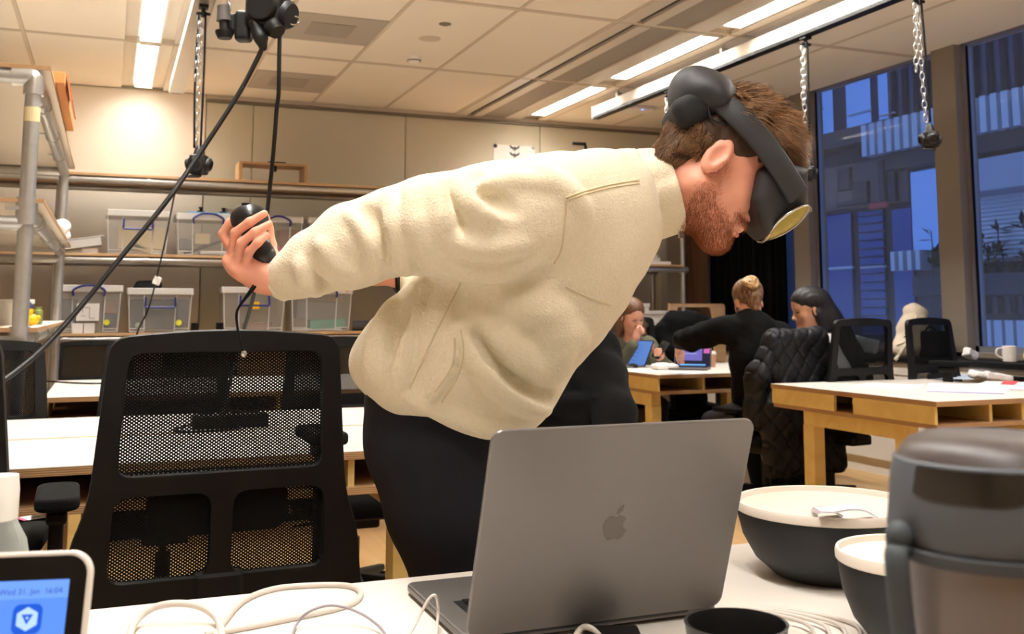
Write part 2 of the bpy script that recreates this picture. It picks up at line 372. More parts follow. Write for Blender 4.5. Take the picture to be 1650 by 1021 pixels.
# ---- bench under the windows
M_CAB = mat('white_cabinet_paint', (226, 218, 206), .5)
yb = [2.14, 3.72, 5.3, 6.88, 8.46]
for k in range(4):
    lab = ['white low cabinet under the window, out of frame on the right', 'white low cabinet under the window behind the grey bottle', 'white low cabinet under the window behind the paper-strewn table', 'white low cabinet under the window behind the long-haired woman'][k]
    t = thing('window_cabinet', lab, 'cabinet', (5.2, (yb[k] + yb[k + 1]) / 2, 0), group='cabinets under the windows')
    obj('body', MB().bx((5.09, yb[k] + .004, .10), (WX - .02, yb[k + 1] - .004, .80)), M_CAB, t, bevel=.003)
    obj('plinth', MB().bx((5.105, yb[k] + .004, 0), (WX - .02, yb[k + 1] - .004, .10)), M_CAB, t)
    obj('front_panel', MB().bx((5.075, yb[k] + .012, .11), (5.09, yb[k + 1] - .012, .70)), M_CAB, t, bevel=.002)
    obj('top_strip', MB().bx((5.075, yb[k] + .012, .712), (5.09, yb[k + 1] - .012, .79)), M_CAB, t, bevel=.002)
solo('bench_top', MB().bx((5.05, 2.14, .80), (WX - .06, 8.46, .835)), M_BLACKM, 'long black worktop running under the windows', 'worktop', bevel=.004)
# ---- black curtain by the window
pts = []
for i in range(91):
    s = i / 90; pts.append((5.31 + .028 * math.sin(s * 62) + .010 * math.sin(s * 151), 7.26 + 1.13 * s))
cm = MB(); v = []; 
for z in (.86, 1.6, 2.3, H - .02): v += [(x, y, z) for x, y in pts] 
n = len(pts); fs = [(r * n + i, r * n + i + 1, (r + 1) * n + i + 1, (r + 1) * n + i) for r in range(3) for i in range(n - 1)]
cm.add(v, fs)
cu = solo('curtain', cm, mat('black_curtain_cloth', (5, 5, 6), .9, spec=.1), 'black floor-length curtain drawn beside the window', 'curtain', smooth=True)
sd = cu.modifiers.new('cloth', 'SOLIDIFY'); sd.thickness = .004

# ================================================================== OUTSIDE: the building opposite
EX = 10.5
M_FAC = mat('dark_cladding', (46, 42, 60), .5, noise=(.8, .15)); M_FACR = mat('dark_rib', (66, 62, 88), .45)
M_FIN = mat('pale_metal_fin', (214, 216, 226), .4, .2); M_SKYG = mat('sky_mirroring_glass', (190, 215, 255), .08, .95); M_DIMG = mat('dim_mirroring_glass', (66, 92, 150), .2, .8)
M_LBAND = mat('pale_render_band', (190, 190, 205), .6); M_LOUV = mat('white_louvre', (236, 236, 244), .4)
fac = struct('facing_building', MB().bx((EX, 2., -3), (EX + .5, 26, 14)), M_FAC); tag(fac, 'dark clad office building across the street', 'building')
del fac['kind']
def ez(u, v, x=EX): p = PX(u, v, x); return float(p[1]), float(p[2])
def eplate(name, u0, u1, va, vb, um, m, x0, x1):
    """rectangle on the facade: y from the columns u0,u1, z from rows va,vb read at column um"""
    ya, yb_ = ez(u0, 400, x0)[0], ez(u1, 400, x0)[0]; za, zb = ez(um, va, x0)[1], ez(um, vb, x0)[1]
    return obj(name, MB().bx((x0, yb_, zb), (x1, ya, za)), m, fac, bevel=.01, seg=1)
for (u0, u1, va, vb, um, m) in ((1300, 1349, 60, 222, 1330, M_SKYG), (1371, 1411, 60, 226, 1390, M_SKYG), (1424, 1449, 60, 232, 1436, M_SKYG), (1471, 1524, 270, 404, 1495, M_SKYG), (1333, 1372, 345, 540, 1350, M_DIMG), (1384, 1424, 340, 540, 1400, M_DIMG), (1438, 1470, 335, 540, 1455, M_DIMG), (1300, 1326, 300, 540, 1315, M_SKYG), (1330, 1468, 258, 332, 1400, mat('brown_room_reflection', (96, 80, 84), .5))):  # last plate: brown reflection of the room, painted as a flat colour
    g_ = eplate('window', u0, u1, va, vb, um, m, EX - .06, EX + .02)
for (u0, u1, va, vb, um) in ((1300, 1330, 175, 178, 1315), (1372, 1410, 178, 181, 1390), (1424, 1449, 180, 183, 1436), (1333, 1372, 430, 434, 1350), (1384, 1424, 428, 432, 1400), (1438, 1470, 422, 425, 1455)): eplate('glazing_bar', u0, u1, va, vb, um, M_FIN, EX - .10, EX - .05)
for i in range(14): eplate('rib', 1384, 1424, 345 + 13.5 * i, 347.5 + 13.5 * i, 1400, M_FACR, EX - .11, EX - .06)
for (u0, u1, va, vb) in ((1352, 1372, 262, 300), (1375, 1400, 290, 318), (1418, 1428, 262, 330), (1436, 1446, 270, 330), (1350, 1400, 318, 326)): eplate('dark_reflection', u0, u1, va, vb, 1400, M_FAC, EX - .12, EX - .05)  # dark blocks stand in for things reflected in the brown plate
eplate('red_sign', 1402, 1432, 326, 335, 1416, mat('red_sign', (206, 60, 70), .5), EX - .14, EX - .1)
eplate('dark_beam', 1295, 1442, 205, 232, 1370, mat('brown_beam', (84, 70, 70), .6), EX - .35, EX)
eplate('dark_beam', 1430, 1800, 222, 262, 1500, mat('brown_beam', (84, 70, 70), .6), EX - .3, EX)
eplate('pale_band', 1535, 1800, 252, 306, 1600, M_LBAND, EX - .6, EX)
y_a, y_b = ez(1438, 400)[0], ez(1800, 400)[0]
za, zb = ez(1600, 165)[1], ez(1600, 222)[1]; za2, zb2 = ez(1600, 515)[1], ez(1600, 556)[1]; za3, zb3 = ez(1500, 405)[1], ez(1500, 436)[1]
def fins(y_hi, y_lo, z_lo, z_hi, step, wd, m, x0, x1):
    y = y_hi; f0 = None
    while y > y_lo:
        if f0 is None: f0 = obj('fin', MB().box((0, 0, 0), (x1 - x0, wd, z_hi - z_lo)), m, fac, local=True); f0.location = ((x0 + x1) / 2, y, (z_lo + z_hi) / 2)
        else: c = f0.copy(); COL.objects.link(c); c.location = ((x0 + x1) / 2, y, (z_lo + z_hi) / 2)
        y -= step
fins(y_a, 4.5, zb, za, .17, .10, M_FIN, EX - .45, EX - .25)
fins(ez(1560, 400)[0], 4.5, zb2, za2, .17, .12, M_FIN, EX - .45, EX - .25)
fins(ez(1478, 400)[0], ez(1524, 400)[0], zb3, za3, .16, .08, M_FIN, EX - .45, EX - .25)
fins(ez(1452, 400)[0], 4.5, ez(1500, 180)[1], 9., .22, .07, M_FACR, EX - .1, EX + .01)
fins(ez(1550, 400)[0], 4.5, ez(1600, 505)[1], ez(1600, 428)[1], .2, .07, M_FACR, EX - .1, EX + .01)
y0_, y1_ = ez(1552, 400)[0], ez(1800, 400)[0]; zt, zb_ = ez(1600, 316)[1], ez(1600, 418)[1]
for i in range(16):
    z = zt + (zb_ - zt) * i / 15; obj('louvre_slat', MB().box((EX - .12, (y0_ + y1_) / 2, z), (.10, abs(y0_ - y1_), .035), roty(.5)), M_LOUV, fac)
struct('street', MB().bx((WX + .4, -2, -3.2), (EX + .5, 26, -3)), mat('street_paving', (70, 70, 76), .9))
# planter shrub in front of the louvres
LEAF = mat('dark_leaf', (44, 58, 44), .6); 
pc = PX(1612, 430, 10.2)
t = thing('planter_shrub', 'leafy dark shrub outside in front of the white louvres', 'shrub', (10.2, pc[1], pc[2] - .3))
obj('planter_box', MB().bx((9.98, pc[1] - 1.3, pc[2] - .35), (EX - .001, pc[1] + 1.3, pc[2] - .08)), M_FAC, t, bevel=.02)
st = MB(); lf = MB(); rr = random.Random(3)
for i in range(26):
    b0 = np.array([10.15 + rr.uniform(-.1, .1), pc[1] + rr.uniform(-1.1, 1.1), pc[2] - .1]); tip = b0 + np.array([rr.uniform(-.15, .15), rr.uniform(-.25, .25), rr.uniform(.25, .62)])
    cv = spline([b0, (b0 + tip) / 2 + np.array([0, rr.uniform(-.06, .06), .03]), tip], 4); st.tube(cv, .008, 5)
    for q in range(12):
        p = cv[rr.randrange(2, len(cv))]; d = nrm((rr.uniform(-1, 1), rr.uniform(-1, 1), rr.uniform(-.2, .7))); s_ = nrm(np.cross(d, (0, .3, 1))); L = rr.uniform(.12, .2)
        lf.add([p, p + d * L * .5 + s_ * L * .2, p + d * L, p + d * L * .5 - s_ * L * .2], [(0, 1, 2, 3)])
obj('stems', st, LEAF, t); obj('leaves', lf, LEAF, t, kind='stuff')
# ================================================================== TABLES
M_BIRCH = wood_mat('yellow_birch_ply', (230, 204, 134), (220, 190, 116), 0, .6)
M_LAM = mat('white_table_laminate', (226, 218, 208), .38, noise=(3, .012))
def table(x0, x1, y0, y1, label, slot=False, zt=.75, ly=(.18, .18), xo=(.16, .16)):
    t = thing('work_table', label, 'table', ((x0 + x1) / 2, (y0 + y1) / 2, 0))
    obj('tabletop', MB().bx((x0, y0, zt - .024), (x1, y1, zt - .002)), M_PLY, t, bevel=.001, seg=1)
    if slot:
        ym = (y0 + y1) / 2
        lam = MB().bx((x0, y0, zt - .002), (x1, ym - .018, zt)).bx((x0, ym + .018, zt - .002), (x1, y1, zt)).bx((x1 - .12, ym - .018, zt - .002), (x1, ym + .018, zt)).bx((x0, ym - .018, zt - .002), (x0 + .95, ym + .018, zt))
        obj('laminate', lam, M_LAM, t); obj('cable_slot', MB().bx((x0 + .95, ym - .018, zt - .0035), (x1 - .12, ym + .018, zt - .0019)), mat('slot_wood', (176, 146, 112), .6), t)
    else: obj('laminate', MB().bx((x0, y0, zt - .002), (x1, y1, zt)), M_LAM, t)
    obj('lower_board', MB().bx((x0 + .01, y0 + .01, zt - .125), (x1 - .01, y1 - .01, zt - .104)), M_PLY, t, bevel=.001, seg=1)
    ya = (y0 + y1) / 2
    for xs in (x0, x1 - .018):
        for (a, b) in ((y0, ya - .05), (ya + .07, y1)): obj('side_board', MB().bx((xs + .001, a + .012, zt - .104), (xs + .017, b - .012, zt - .024)), M_BIRCH, t)
    for xs in (x0 + .35, (x0 + x1) / 2, x1 - .35): obj('divider', MB().bx((xs - .009, y0 + .03, zt - .104), (xs + .009, y1 - .03, zt - .024)), M_BIRCH, t)
    for xs in (x0 + xo[0], x1 - xo[1]):
        obj('cross_beam', MB().bx((xs - .035, y0 + ly[0] - .04, zt - .205), (xs + .035, y1 - ly[1] + .04, zt - .125)), M_BIRCH, t, bevel=.003)
        for ys in (y0 + ly[0], y1 - ly[1]): obj('leg', MB().bx((xs - .035, ys - .045, 0), (xs + .035, ys + .045, zt - .205)), M_BIRCH, t, bevel=.003)
    return t
table(-1.7, 1.02, 2.98, 4.31, 'long white work table with a cable slot, in front of the black mesh chair', True)
table(-.26, 1.9, 5.35, 6.62, 'white work table in the second row, behind the slotted table')
table(3.22, 4.55, 5.75, 6.95, 'white work table where the three women sit with laptops', xo=(.06, .16))
table(3.42, 4.52, 3.6, 4.84, 'white work table strewn with papers on the right', xo=(.10, .16), ly=(.30, .24))

# ================================================================== OFFICE CHAIR
M_CHAIR = mat('black_chair_plastic', (13, 12, 12), .55, spec=.3, bump=(900, .15, .0005)); M_NET = mat('black_chair_net', (10, 10, 10), .8, spec=.2); M_SEAT = mat('black_seat_cloth', (12, 12, 13), .95, spec=.2, bump=(700, .4, .001))
M_CHROME = mat('polished_steel', (200, 200, 200), .15, 1.)
def make_chair(label, arm_l=.74, arm_r=.74, dz=0., bh=1., ax=(.27, .27)):
    t = thing('office_chair', label, 'chair')
    # back: plate in (x, z'), leaning back slightly
    lean = rotx(math.radians(90 + 5)) @ np.diag([1., bh, 1.]); org = np.array([0, -.235, .55 + dz])
    outer = rpoly([(-.30, 0), (.30, 0), (.285, .14), (.255, .22), (.228, .55), (0, .572), (-.228, .55), (-.255, .22), (-.285, .14)], [.02, .02, .03, .05, .035, .15, .035, .05, .03], 4)
    w1 = rpoly([(-.205, .275), (.205, .275), (.192, .52), (-.192, .52)], .028, 4)
    w2 = rpoly([(-.215, .065), (-.022, .065), (-.022, .235), (-.208, .235)], .032, 4); w3 = [(-x, z) for x, z in w2[::-1]]
    obj('back_frame', MB().plate(outer, [w1, w2, w3], .026, org, lean), M_CHAIR, t, local=True, bevel=.006, seg=2)
    net = MB(); p = .0092; hw = .0016; M = lean
    def inside(x, z):
        if .268 < z < .53 and abs(x) < .215 - .05 * (z - .275): return True
        return .055 < z < .245 and .015 < abs(x) < .222
    for sgn in (1, -1):
        k = -1.0
        while k < 1.0:
            # line x*0.8 + sgn*... : z = .3 + sgn*.72*(x - k)
            run = None; N = 160
            for i in range(N + 1):
                x = -.225 + .45 * i / N; z = .3 + sgn * .72 * (x - k); ok = inside(x, z) and i < N
                if ok and run is None: run = (x, z)
                if not ok and run is not None:
                    a = np.array(run); b = np.array((x, z)); d = nrm2(b - a); q = np.array((-d[1], d[0])) * hw
                    net.add([np.r_[a - q, .010] @ M.T + org, np.r_[b - q, .010] @ M.T + org, np.r_[b + q, .010] @ M.T + org, np.r_[a + q, .010] @ M.T + org], [(0, 1, 2, 3)]); run = None
            k += p
    obj('back_net', net, M_NET, t, local=True, kind='stuff')
    obj('lumbar_pad', MB().plate(rpoly([(-.14, .14), (.14, .14), (.145, .235), (-.145, .235)], .03, 5), [], .02, org + np.array([0, .045, 0]), lean), M_CHAIR, t, local=True, bevel=.006)
    st = MB(); 
    pr = [(a, b + dz) for a, b in ((.0, .43), (.20, .43), (.24, .445), (.245, .475), (.23, .495), (.15, .502), (0, .498))]
    n = 44; k = np.arange(n) * 2 * math.pi / n; cx = np.sign(np.cos(k)) * np.abs(np.cos(k)) ** .5; sy = np.sign(np.sin(k)) * np.abs(np.sin(k)) ** .5
    vs = []; 
    for r, z in pr: vs += [(r * a, .02 + r * b * .98, z + .02 * max(0, -b) * 0) for a, b in zip(cx, sy)]
    st.add(vs, [(i * n + q, i * n + (q + 1) % n, (i + 1) * n + (q + 1) % n, (i + 1) * n + q) for i in range(len(pr) - 1) for q in range(n)])
    obj('seat', st, M_SEAT, t, local=True, smooth='auto', angle=50)
    obj('seat_mechanism', MB().bx((-.08, -.26, .38 + dz), (.08, .12, .435 + dz)).bx((-.05, -.27, .40 + dz), (.05, -.225, .62 + dz)), M_CHAIR, t, local=True, bevel=.01)
    obj('lever', MB().tube([(.07, .05, .40 + dz), (.20, .06, .40 + dz), (.25, .06, .395 + dz)], .007, 8), M_CHROME, t, local=True)
    for s, zt in ((-ax[0] / .27, arm_l), (ax[1] / .27, arm_r)):
        po = obj('arm_post', MB().box((s * .27, -.02, (zt + .42 + dz) / 2 - .02), (.03, .055, zt - .45 - dz)).box((s * .235, -.02, .42 + dz), (.10, .06, .025)).box((s * .27, -.02, zt - .05), (.042, .10, .03)), M_CHAIR, t, local=True, bevel=.008)
        pd = MB().prism(rrect(.088, .25, .035), .028, (s * .27, .0, zt - .03)); obj('arm_pad', pd, M_SEAT, t, local=True, bevel=.009, seg=3)
    obj('gas_column', MB().cyl((0, 0, .10), (0, 0, .26), .028).cyl((0, 0, .26), (0, 0, .39 + dz), .014), M_BLACKP, t, local=True)
    for i in range(5):
        a = math.radians(90 + 72 * i); R = rotz(a); lg = MB()
        v = np.array([(.02, -.03, .07), (.02, .03, .07), (.31, .018, .062), (.31, -.018, .062), (.02, -.026, .125), (.02, .026, .125), (.31, .014, .085), (.31, -.014, .085)]) @ R.T
        lg.add(v, [(0, 1, 2, 3), (7, 6, 5, 4), (0, 4, 5, 1), (1, 5, 6, 2), (2, 6, 7, 3), (3, 7, 4, 0)]); L = obj('base_leg', lg, M_CHAIR, t, local=True, bevel=.005)
        ca = MB(); c = np.array([.30, 0, .03]) @ R.T; ax = np.array([0, 1, 0]) @ R.T
        for s in (-1, 1): ca.cyl(c + ax * s * .008, c + ax * s * .024, .029, 14)
        ca.cyl(c, c + np.array([0, 0, .035]), .008, 8); obj('caster', ca, M_BLACKP, L, local=True)
    return t
chair0 = make_chair('black mesh-backed office chair in the foreground behind the laptop table', .765, .87, ax=(.31, .262))
def put_chair(o, x, y, rz, label=None, net=True):
    if o is None:
        o = clone(chair0, 'office_chair', (x, y, 0), rz, label=label)
    else:
        o.location = (x, y, 0); o.rotation_euler = (0, 0, rz); WM[o] = Matrix.Translation((x, y, 0)) @ Matrix.Rotation(rz, 4, 'Z')
    return o
c0 = PD(352, 700, 2.2)
put_chair(chair0, c0[0] + .0, c0[1] + .235, .03)
p = PD(-186, 700, 2.05); ch_left = put_chair(make_chair('black office chair cut off by the left edge of the picture', .67, .67, ax=(.27, .25)), p[0], p[1] + .22, -.08)
chair_low = make_chair('black office chair pushed under the slotted table at its left end', .59, .59, -.07); src = chair_low
def low(x, y, rz, label):
    global src
    o = src if src is not None else clone(chair_low, 'office_chair', (0, 0, 0), 0, label=label); src = None
    return put_chair(o, x, y, rz)
for u, lab in ((-22, 'black office chair pushed under the slotted table at its left end'), (268, 'black office chair behind the slotted table, half hidden by the foreground chair'), (552, 'black office chair behind the slotted table, just left of the bending man')):
    p = PY(u, 600, 4.42); low(float(p[0]), 4.16, math.pi + (.0 if u > 0 else .12), lab)
chair_far = make_chair('black office chair beyond the second table near the shelving', .59, .59, -.07, .84)
p = PD(148, 600, 7.0); put_chair(chair_far, p[0], p[1] - .2, math.pi - .05)
p = PD(330, 600, 7.0); put_chair(clone(chair_far, 'office_chair', (0, 0, 0), 0, label='black office chair beyond the second table, seen through the mesh back'), p[0], p[1] - .2, math.pi + .1)
p = PD(1376, 570, 6.02); ch_w3 = put_chair(None, p[0], p[1] + .25, .12, 'black office chair in which the long-haired woman sits')
p = PD(1536, 570, 6.25); put_chair(None, p[0] - .03, p[1] - .2, math.pi + .25, 'empty black office chair behind the paper-strewn table')
p = PD(1232, 570, 6.05); ch_w2 = put_chair(clone(chair_low, 'office_chair', (0, 0, 0), 0, label='black office chair with a quilted jacket over its back'), p[0], p[1] + .24, .02, 'black office chair with a quilted jacket over its back')
p = PD(1030, 570, 7.9); ch_w1 = put_chair(None, p[0] - .0, p[1] - .0, math.pi - .1, 'black office chair at the far table under a dark coat')
p = PD(880, 600, 3.3); ch_h = put_chair(None, p[0], p[1] - .1, math.pi, 'black office chair of the person in the black hoodie')

# ================================================================== PIPE SHELVING ON THE BACK WALL
SY = 8.27; SYB = 8.85
lev = [float(PY(300, v, SY)[2]) for v in (535.5, 411., 286.)]
xl, xr = -1.9, float(PY(1101, 450, SY)[0]); M_SHB = wood_mat('shelf_birch', (206, 172, 130), (190, 152, 110), 0, .6)
sh = thing('pipe_shelving', 'galvanised pipe shelving with wooden boards along the back wall', 'shelf', ((xl + xr) / 2, (SY + SYB) / 2, 0))
xp = [float(PY(86, 500, SY)[0]), 2.35, xr]
for x in xp:
    for y in (SY, SYB): obj('post', MB().cyl((x, y, 0), (x, y, lev[2] + (.0 if x < 4 else .35)), .024, 16), M_GALV, sh, smooth='auto')
for z in lev:
    obj('shelf_board', MB().bx((xl, SY - .035, z - .02), (xr, SYB + .04, z)), M_SHB, sh, bevel=.002)
    for y in (SY - .005, SYB): obj('rail', MB().cyl((xl, y, z - .046), (xr + .03, y, z - .046), .0242, 16), M_GALV, sh, smooth='auto')
    for x in xp:
        for y in (SY, SYB): obj('clamp', MB().cyl((x, y, z - .085), (x, y, z - .022), .032, 14).cyl((x - .04, y - .005, z - .046), (x + .04, y - .005, z - .046), .031, 14), M_GALV, sh, smooth='auto')
    for u in (118, 240, 388): x = float(PY(u, 300, SY)[0]); obj('clip', MB().cyl((x - .016, SY - .005, z - .046), (x + .016, SY - .005, z - .046), .029, 14).box((x, SY - .03, z - .046), (.02, .02, .02)), M_GALV, sh, smooth='auto')

# ================================================================== STORAGE BOXES
M_CLEAR = glass_mat('clear_box_plastic', (226, 226, 222), .24, .15, .5); M_MILK = glass_mat('milky_lid_plastic', (240, 238, 234), .85, .3, .4); M_RIB = glass_mat('box_rib_plastic', (242, 242, 240), .8, .2)
M_BLUEH = mat('navy_handle_plastic', (28, 34, 110), .35); M_BEIGE = mat('beige_card', (224, 206, 166), .8, noise=(12, .05)); M_GREYBAG = mat('grey_bag', (120, 118, 118), .7, noise=(14, .2))
def storage_box(u0, u1, vt, z, label, handle='up', y=SY + .01, depth=.36, fill=None, cover=1.):
    a = PY(u0, 460, y); b = PY(u1, 460, y); x0, x1 = float(a[0]), float(b[0]); h = float(PY((u0 + u1) / 2, vt, y)[2]) - z
    t = thing('storage_box', label, 'box', ((x0 + x1) / 2, y + depth / 2, z), group='clear storage boxes on the shelves')
    w = x1 - x0; i = .03; hb = h - .055; xa, xb = x0 + .012, x1 - .012
    mb = MB(); n = 5
    # tapered shell
    for (p, q) in (((xa, y + .012), (xb, y + .012)), ((xb, y + .012), (xb, y + depth - .012)), ((xb, y + depth - .012), (xa, y + depth - .012)), ((xa, y + depth - .012), (xa, y + .012))):
        cxm, cym = (xa + xb) / 2, y + depth / 2; s = .93
        mb.add([(cxm + (p[0] - cxm) * s, cym + (p[1] - cym) * s, z + .004), (cxm + (q[0] - cxm) * s, cym + (q[1] - cym) * s, z + .004), (q[0], q[1], z + hb), (p[0], p[1], z + hb)], [(0, 1, 2, 3)])
    mb.bx((x0 + .03, y + .025, z + .002), (x1 - .03, y + depth - .025, z + .006)); obj('tub', mb, M_CLEAR, t)
    rb = MB(); yf = y + .010
    for f in (-.47, -.24, .24, .47):
        xm = (x0 + x1) / 2; rb.add([(xm + f * w * .93 - .003, yf + .010, z + .01), (xm + f * w * .93 + .003, yf + .010, z + .01), (xm + f * w + .003, yf - .002, z + hb), (xm + f * w - .003, yf - .002, z + hb), (xm + f * w * .93 - .003, yf + .016, z + .01), (xm + f * w * .93 + .003, yf + .016, z + .01), (xm + f * w + .003, yf + .004, z + hb), (xm + f * w - .003, yf + .004, z + hb)], [(0, 1, 2, 3), (7, 6, 5, 4), (0, 3, 7, 4), (1, 5, 6, 2)])
    for zz in (.008, .028):
        rb.bx((x0 + .03, yf + .004, z + zz), (x0 + w * .27, yf + .012, z + zz + .005)); rb.bx((x1 - w * .27, yf + .004, z + zz), (x1 - .03, yf + .012, z + zz + .005))
    obj('ribs', rb, M_RIB, t, kind='stuff')
    ld = MB().prism(rrect(w, depth, .02), .05, ((x0 + x1) / 2, y + depth / 2, z + hb)); lo = obj('lid', ld, M_MILK, t, bevel=.006)
    hx0, hx1 = (x0 + x1) / 2 - w * .22, (x0 + x1) / 2 + w * .22; hz = z + hb
    if handle == 'up':
        pts = spline([(hx0, y - .012, hz - .03), (hx0 - .004, y - .014, hz + .012), (hx0 + .05, y - .016, hz + .042), ((hx0 + hx1) / 2, y - .016, hz + .048), (hx1 - .05, y - .016, hz + .042), (hx1 + .004, y - .014, hz + .012), (hx1, y - .012, hz - .03)], 5)
    else:
        pts = [(hx0, y - .008, hz - .02), (hx0 - .002, y - .014, hz - .09), (hx0 + .0, y - .016, hz - .095), (hx1 - .0, y - .016, hz - .095), (hx1 + .002, y - .014, hz - .09), (hx1, y - .008, hz - .02)]
    obj('handle', MB().tube(pts, .008, 8), M_BLUEH, t, smooth='auto')
    if fill:
        for q, (nm, fx0, fx1, fz0, fz1, m, tilt) in enumerate(fill):
            X0, X1 = x0 + w * fx0, x0 + w * fx1
            bm_ = MB().box(((X0 + X1) / 2, y + depth * .45, z + .008 + hb * (fz0 + fz1) / 2), (X1 - X0, depth * .55, hb * (fz1 - fz0)), roty(tilt)); o_ = obj(nm, bm_, m, t, bevel=.008)
    return t, (x0, x1, y, z, hb)
M_TEAL = mat('teal_card', (92, 168, 150), .7); M_YEL = mat('yellow_note', (246, 196, 40), .7); M_PINK = mat('pink_note', (238, 96, 150), .7); M_PAPER = mat('white_paper', (240, 236, 232), .75); M_DGREY = mat('dark_grey_parts', (70, 68, 70), .7, noise=(25, .35)); M_BROWNC = mat('brown_card', (150, 112, 92), .8, noise=(8, .1)); M_YSTK = mat('yellow_sticker', (232, 226, 60), .6); M_TSTK = mat('teal_sticker', (30, 120, 140), .6)
z1, z2, z3 = lev
storage_box(165, 271, 337, z2, 'clear storage box with a beige container inside, nearest the left rack', 'down', fill=[('beige_container', .2, .92, .12, .72, M_BEIGE, 0), ('card_strip', .4, .85, .05, .2, M_BEIGE, .35)])
storage_box(279, 384, 343, z2, 'clear storage box with raised navy handle beside the hand controller', 'up', fill=[('grey_roll', .08, .3, .15, .45, M_GREYBAG, 0), ('grey_rod', .15, .75, .2, .27, M_DGREY, -.35), ('white_label', .4, .95, .02, .12, M_PAPER, 0), ('beige_card', .3, .55, .3, .62, M_BEIGE, 0)])
storage_box(404, 487, 347, z2, 'clear storage box with brown filling right behind the hand', 'up', fill=[('brown_card', .55, .95, .1, .8, M_BROWNC, 0), ('pink_note', .5, .62, .12, .3, M_PINK, 0)])
storage_box(494, 598, 350, z2, 'clear storage box half hidden by the pale sleeve', 'up', fill=[('grey_filling', .1, .9, .05, .5, M_GREYBAG, 0)])
b5, e5 = storage_box(88, 199, 458, z1, 'clear storage box with a white drawing taped inside, lowest left', 'up', fill=[('dark_filling', .1, .32, .08, .8, M_GREYBAG, 0), ('brown_card', .7, .9, .45, .78, M_BROWNC, 0), ('dark_card', .7, .92, .05, .44, M_DGREY, 0)])
b6, e6 = storage_box(205, 313, 463, z1, 'clear storage box full of dark parts under the black bag', 'down', fill=[('dark_parts', .06, .94, .05, .86, M_DGREY, 0)])
storage_box(358, 463, 461, z1, 'clear storage box with a yellow note under the hand', 'down', fill=[('beige_bag', .38, .8, .02, .22, M_BROWNC, 0)])
storage_box(468, 570, 462, z1, 'clear storage box with teal card and grey bags inside', 'up', fill=[('grey_bag', .12, .85, .28, .78, M_GREYBAG, .05), ('teal_card', .35, .9, .04, .3, M_TEAL, -.06), ('white_strip', .08, .85, .0, .05, M_PAPER, 0)])
def decal(name, par, e, fx0, fx1, fz0, fz1, m, round_=False):
    x0, x1, y, z, hb = e; w = x1 - x0; X0, X1 = x0 + w * fx0, x0 + w * fx1; Z0, Z1 = z + hb * fz0, z + hb * fz1; yy = y + .004
    mb = MB()
    if round_: mb.lathe([(0, 0), ((X1 - X0) / 2, 0), ((X1 - X0) / 2, .002), (0, .002)], ((X0 + X1) / 2, yy, (Z0 + Z1) / 2), rotx(math.pi / 2), 20)
    else: mb.bx((X0, yy - .001, Z0), (X1, yy, Z1))
    return obj(name, mb, m, par)
pp = decal('drawing_sheet', b5, e5, .33, .66, .3, .72, M_PAPER); x0, x1, y, z, hb = e5; w = x1 - x0
ln = MB()
for (a, b) in (((.42, .62), (.42, .5)), ((.42, .62), (.52, .62)), ((.52, .62), (.52, .36)), ((.52, .36), (.6, .36)), ((.40, .42), (.46, .42))):
    ln.tube([(x0 + w * a[0], y + .0025, z + hb * a[1]), (x0 + w * b[0], y + .0025, z + hb * b[1])], .0016, 5)
obj('drawn_line', ln, M_BLACKP, b5)
for a in (.28, .45): decal('white_card', b5, e5, a, a + .155, -.02, .24, M_PAPER)
decal('round_sticker', b5, e5, .12, .21, .2, .28, M_TSTK, True); decal('round_sticker', b5, e5, .73, .82, .22, .3, M_YSTK, True)
decal('round_sticker', b6, e6, .14, .22, .16, .24, mat('grey_sticker', (150, 160, 150), .6), True); decal('round_sticker', b6, e6, .74, .83, .22, .3, M_YSTK, True)
# yellow note with scribble on the third lower box
x = float(PY(412, 490, SY)[0]); z = float(PY(412, 492, SY)[2]); nt_ = solo('sticky_note', MB().bx((x - .028, SY - .009, z - .028), (x + .028, SY - .008, z + .028)), M_YEL, 'small yellow sticky note on a storage box under the hand', 'note')
sc = [(x - .02 + .007 * i, SY - .0105, z + .008 + .006 * ((-1) ** i)) for i in range(6)]; o_ = obj('handwriting', MB().tube(sc, .0011, 5), M_BLACKP, nt_)
# things on and beside the boxes
bx0 = PY(217, 452, SY + .1); 
mb = MB(); xa, xb = float(PY(214, 460, SY + .05)[0]), float(PY(262, 460, SY + .05)[0]); zt_ = e6[3] + e6[4] + .051
mb.add([(xa, SY + .03, zt_), (xb, SY + .03, zt_), (xb, SY + .25, zt_), (xa, SY + .25, zt_), (xa + .03, SY + .05, zt_ + .055), (xb - .01, SY + .05, zt_ + .06), (xb - .01, SY + .23, zt_ + .06), (xa + .03, SY + .23, zt_ + .055)], [(3, 2, 1, 0), (4, 5, 6, 7), (0, 1, 5, 4), (1, 2, 6, 5), (2, 3, 7, 6), (3, 0, 4, 7)])
solo('black_pouch', mb, M_BLACKM, 'black pouch lying on a storage box of dark parts', 'pouch', bevel=.012)
for u, lab in ((314, 'small black spool standing right of the dark-parts box'), (354, 'small black spool standing left of the yellow-note box')):
    x = float(PY(u, 520, SY + .06)[0]); hh = .072; mb = MB()
    for dx in (-.014, .014): mb.lathe([(0, 0), (.014, 0), (.014, hh), (0, hh)], (x + dx, SY + .05, z1), n=16)
    solo('black_spool', mb, M_BLACKP, lab, 'spool', smooth='auto')
x = float(PY(582, 520, SY + .06)[0]); solo('dark_roll', MB().tube([(x - .07, SY + .08, z1 + .045), (x + .065, SY + .05, z1 + .045)], .044, 18), mat('charcoal_fabric', (74, 70, 70), .9), 'charcoal fabric roll lying at the end of the lower boxes', 'roll', smooth='auto')
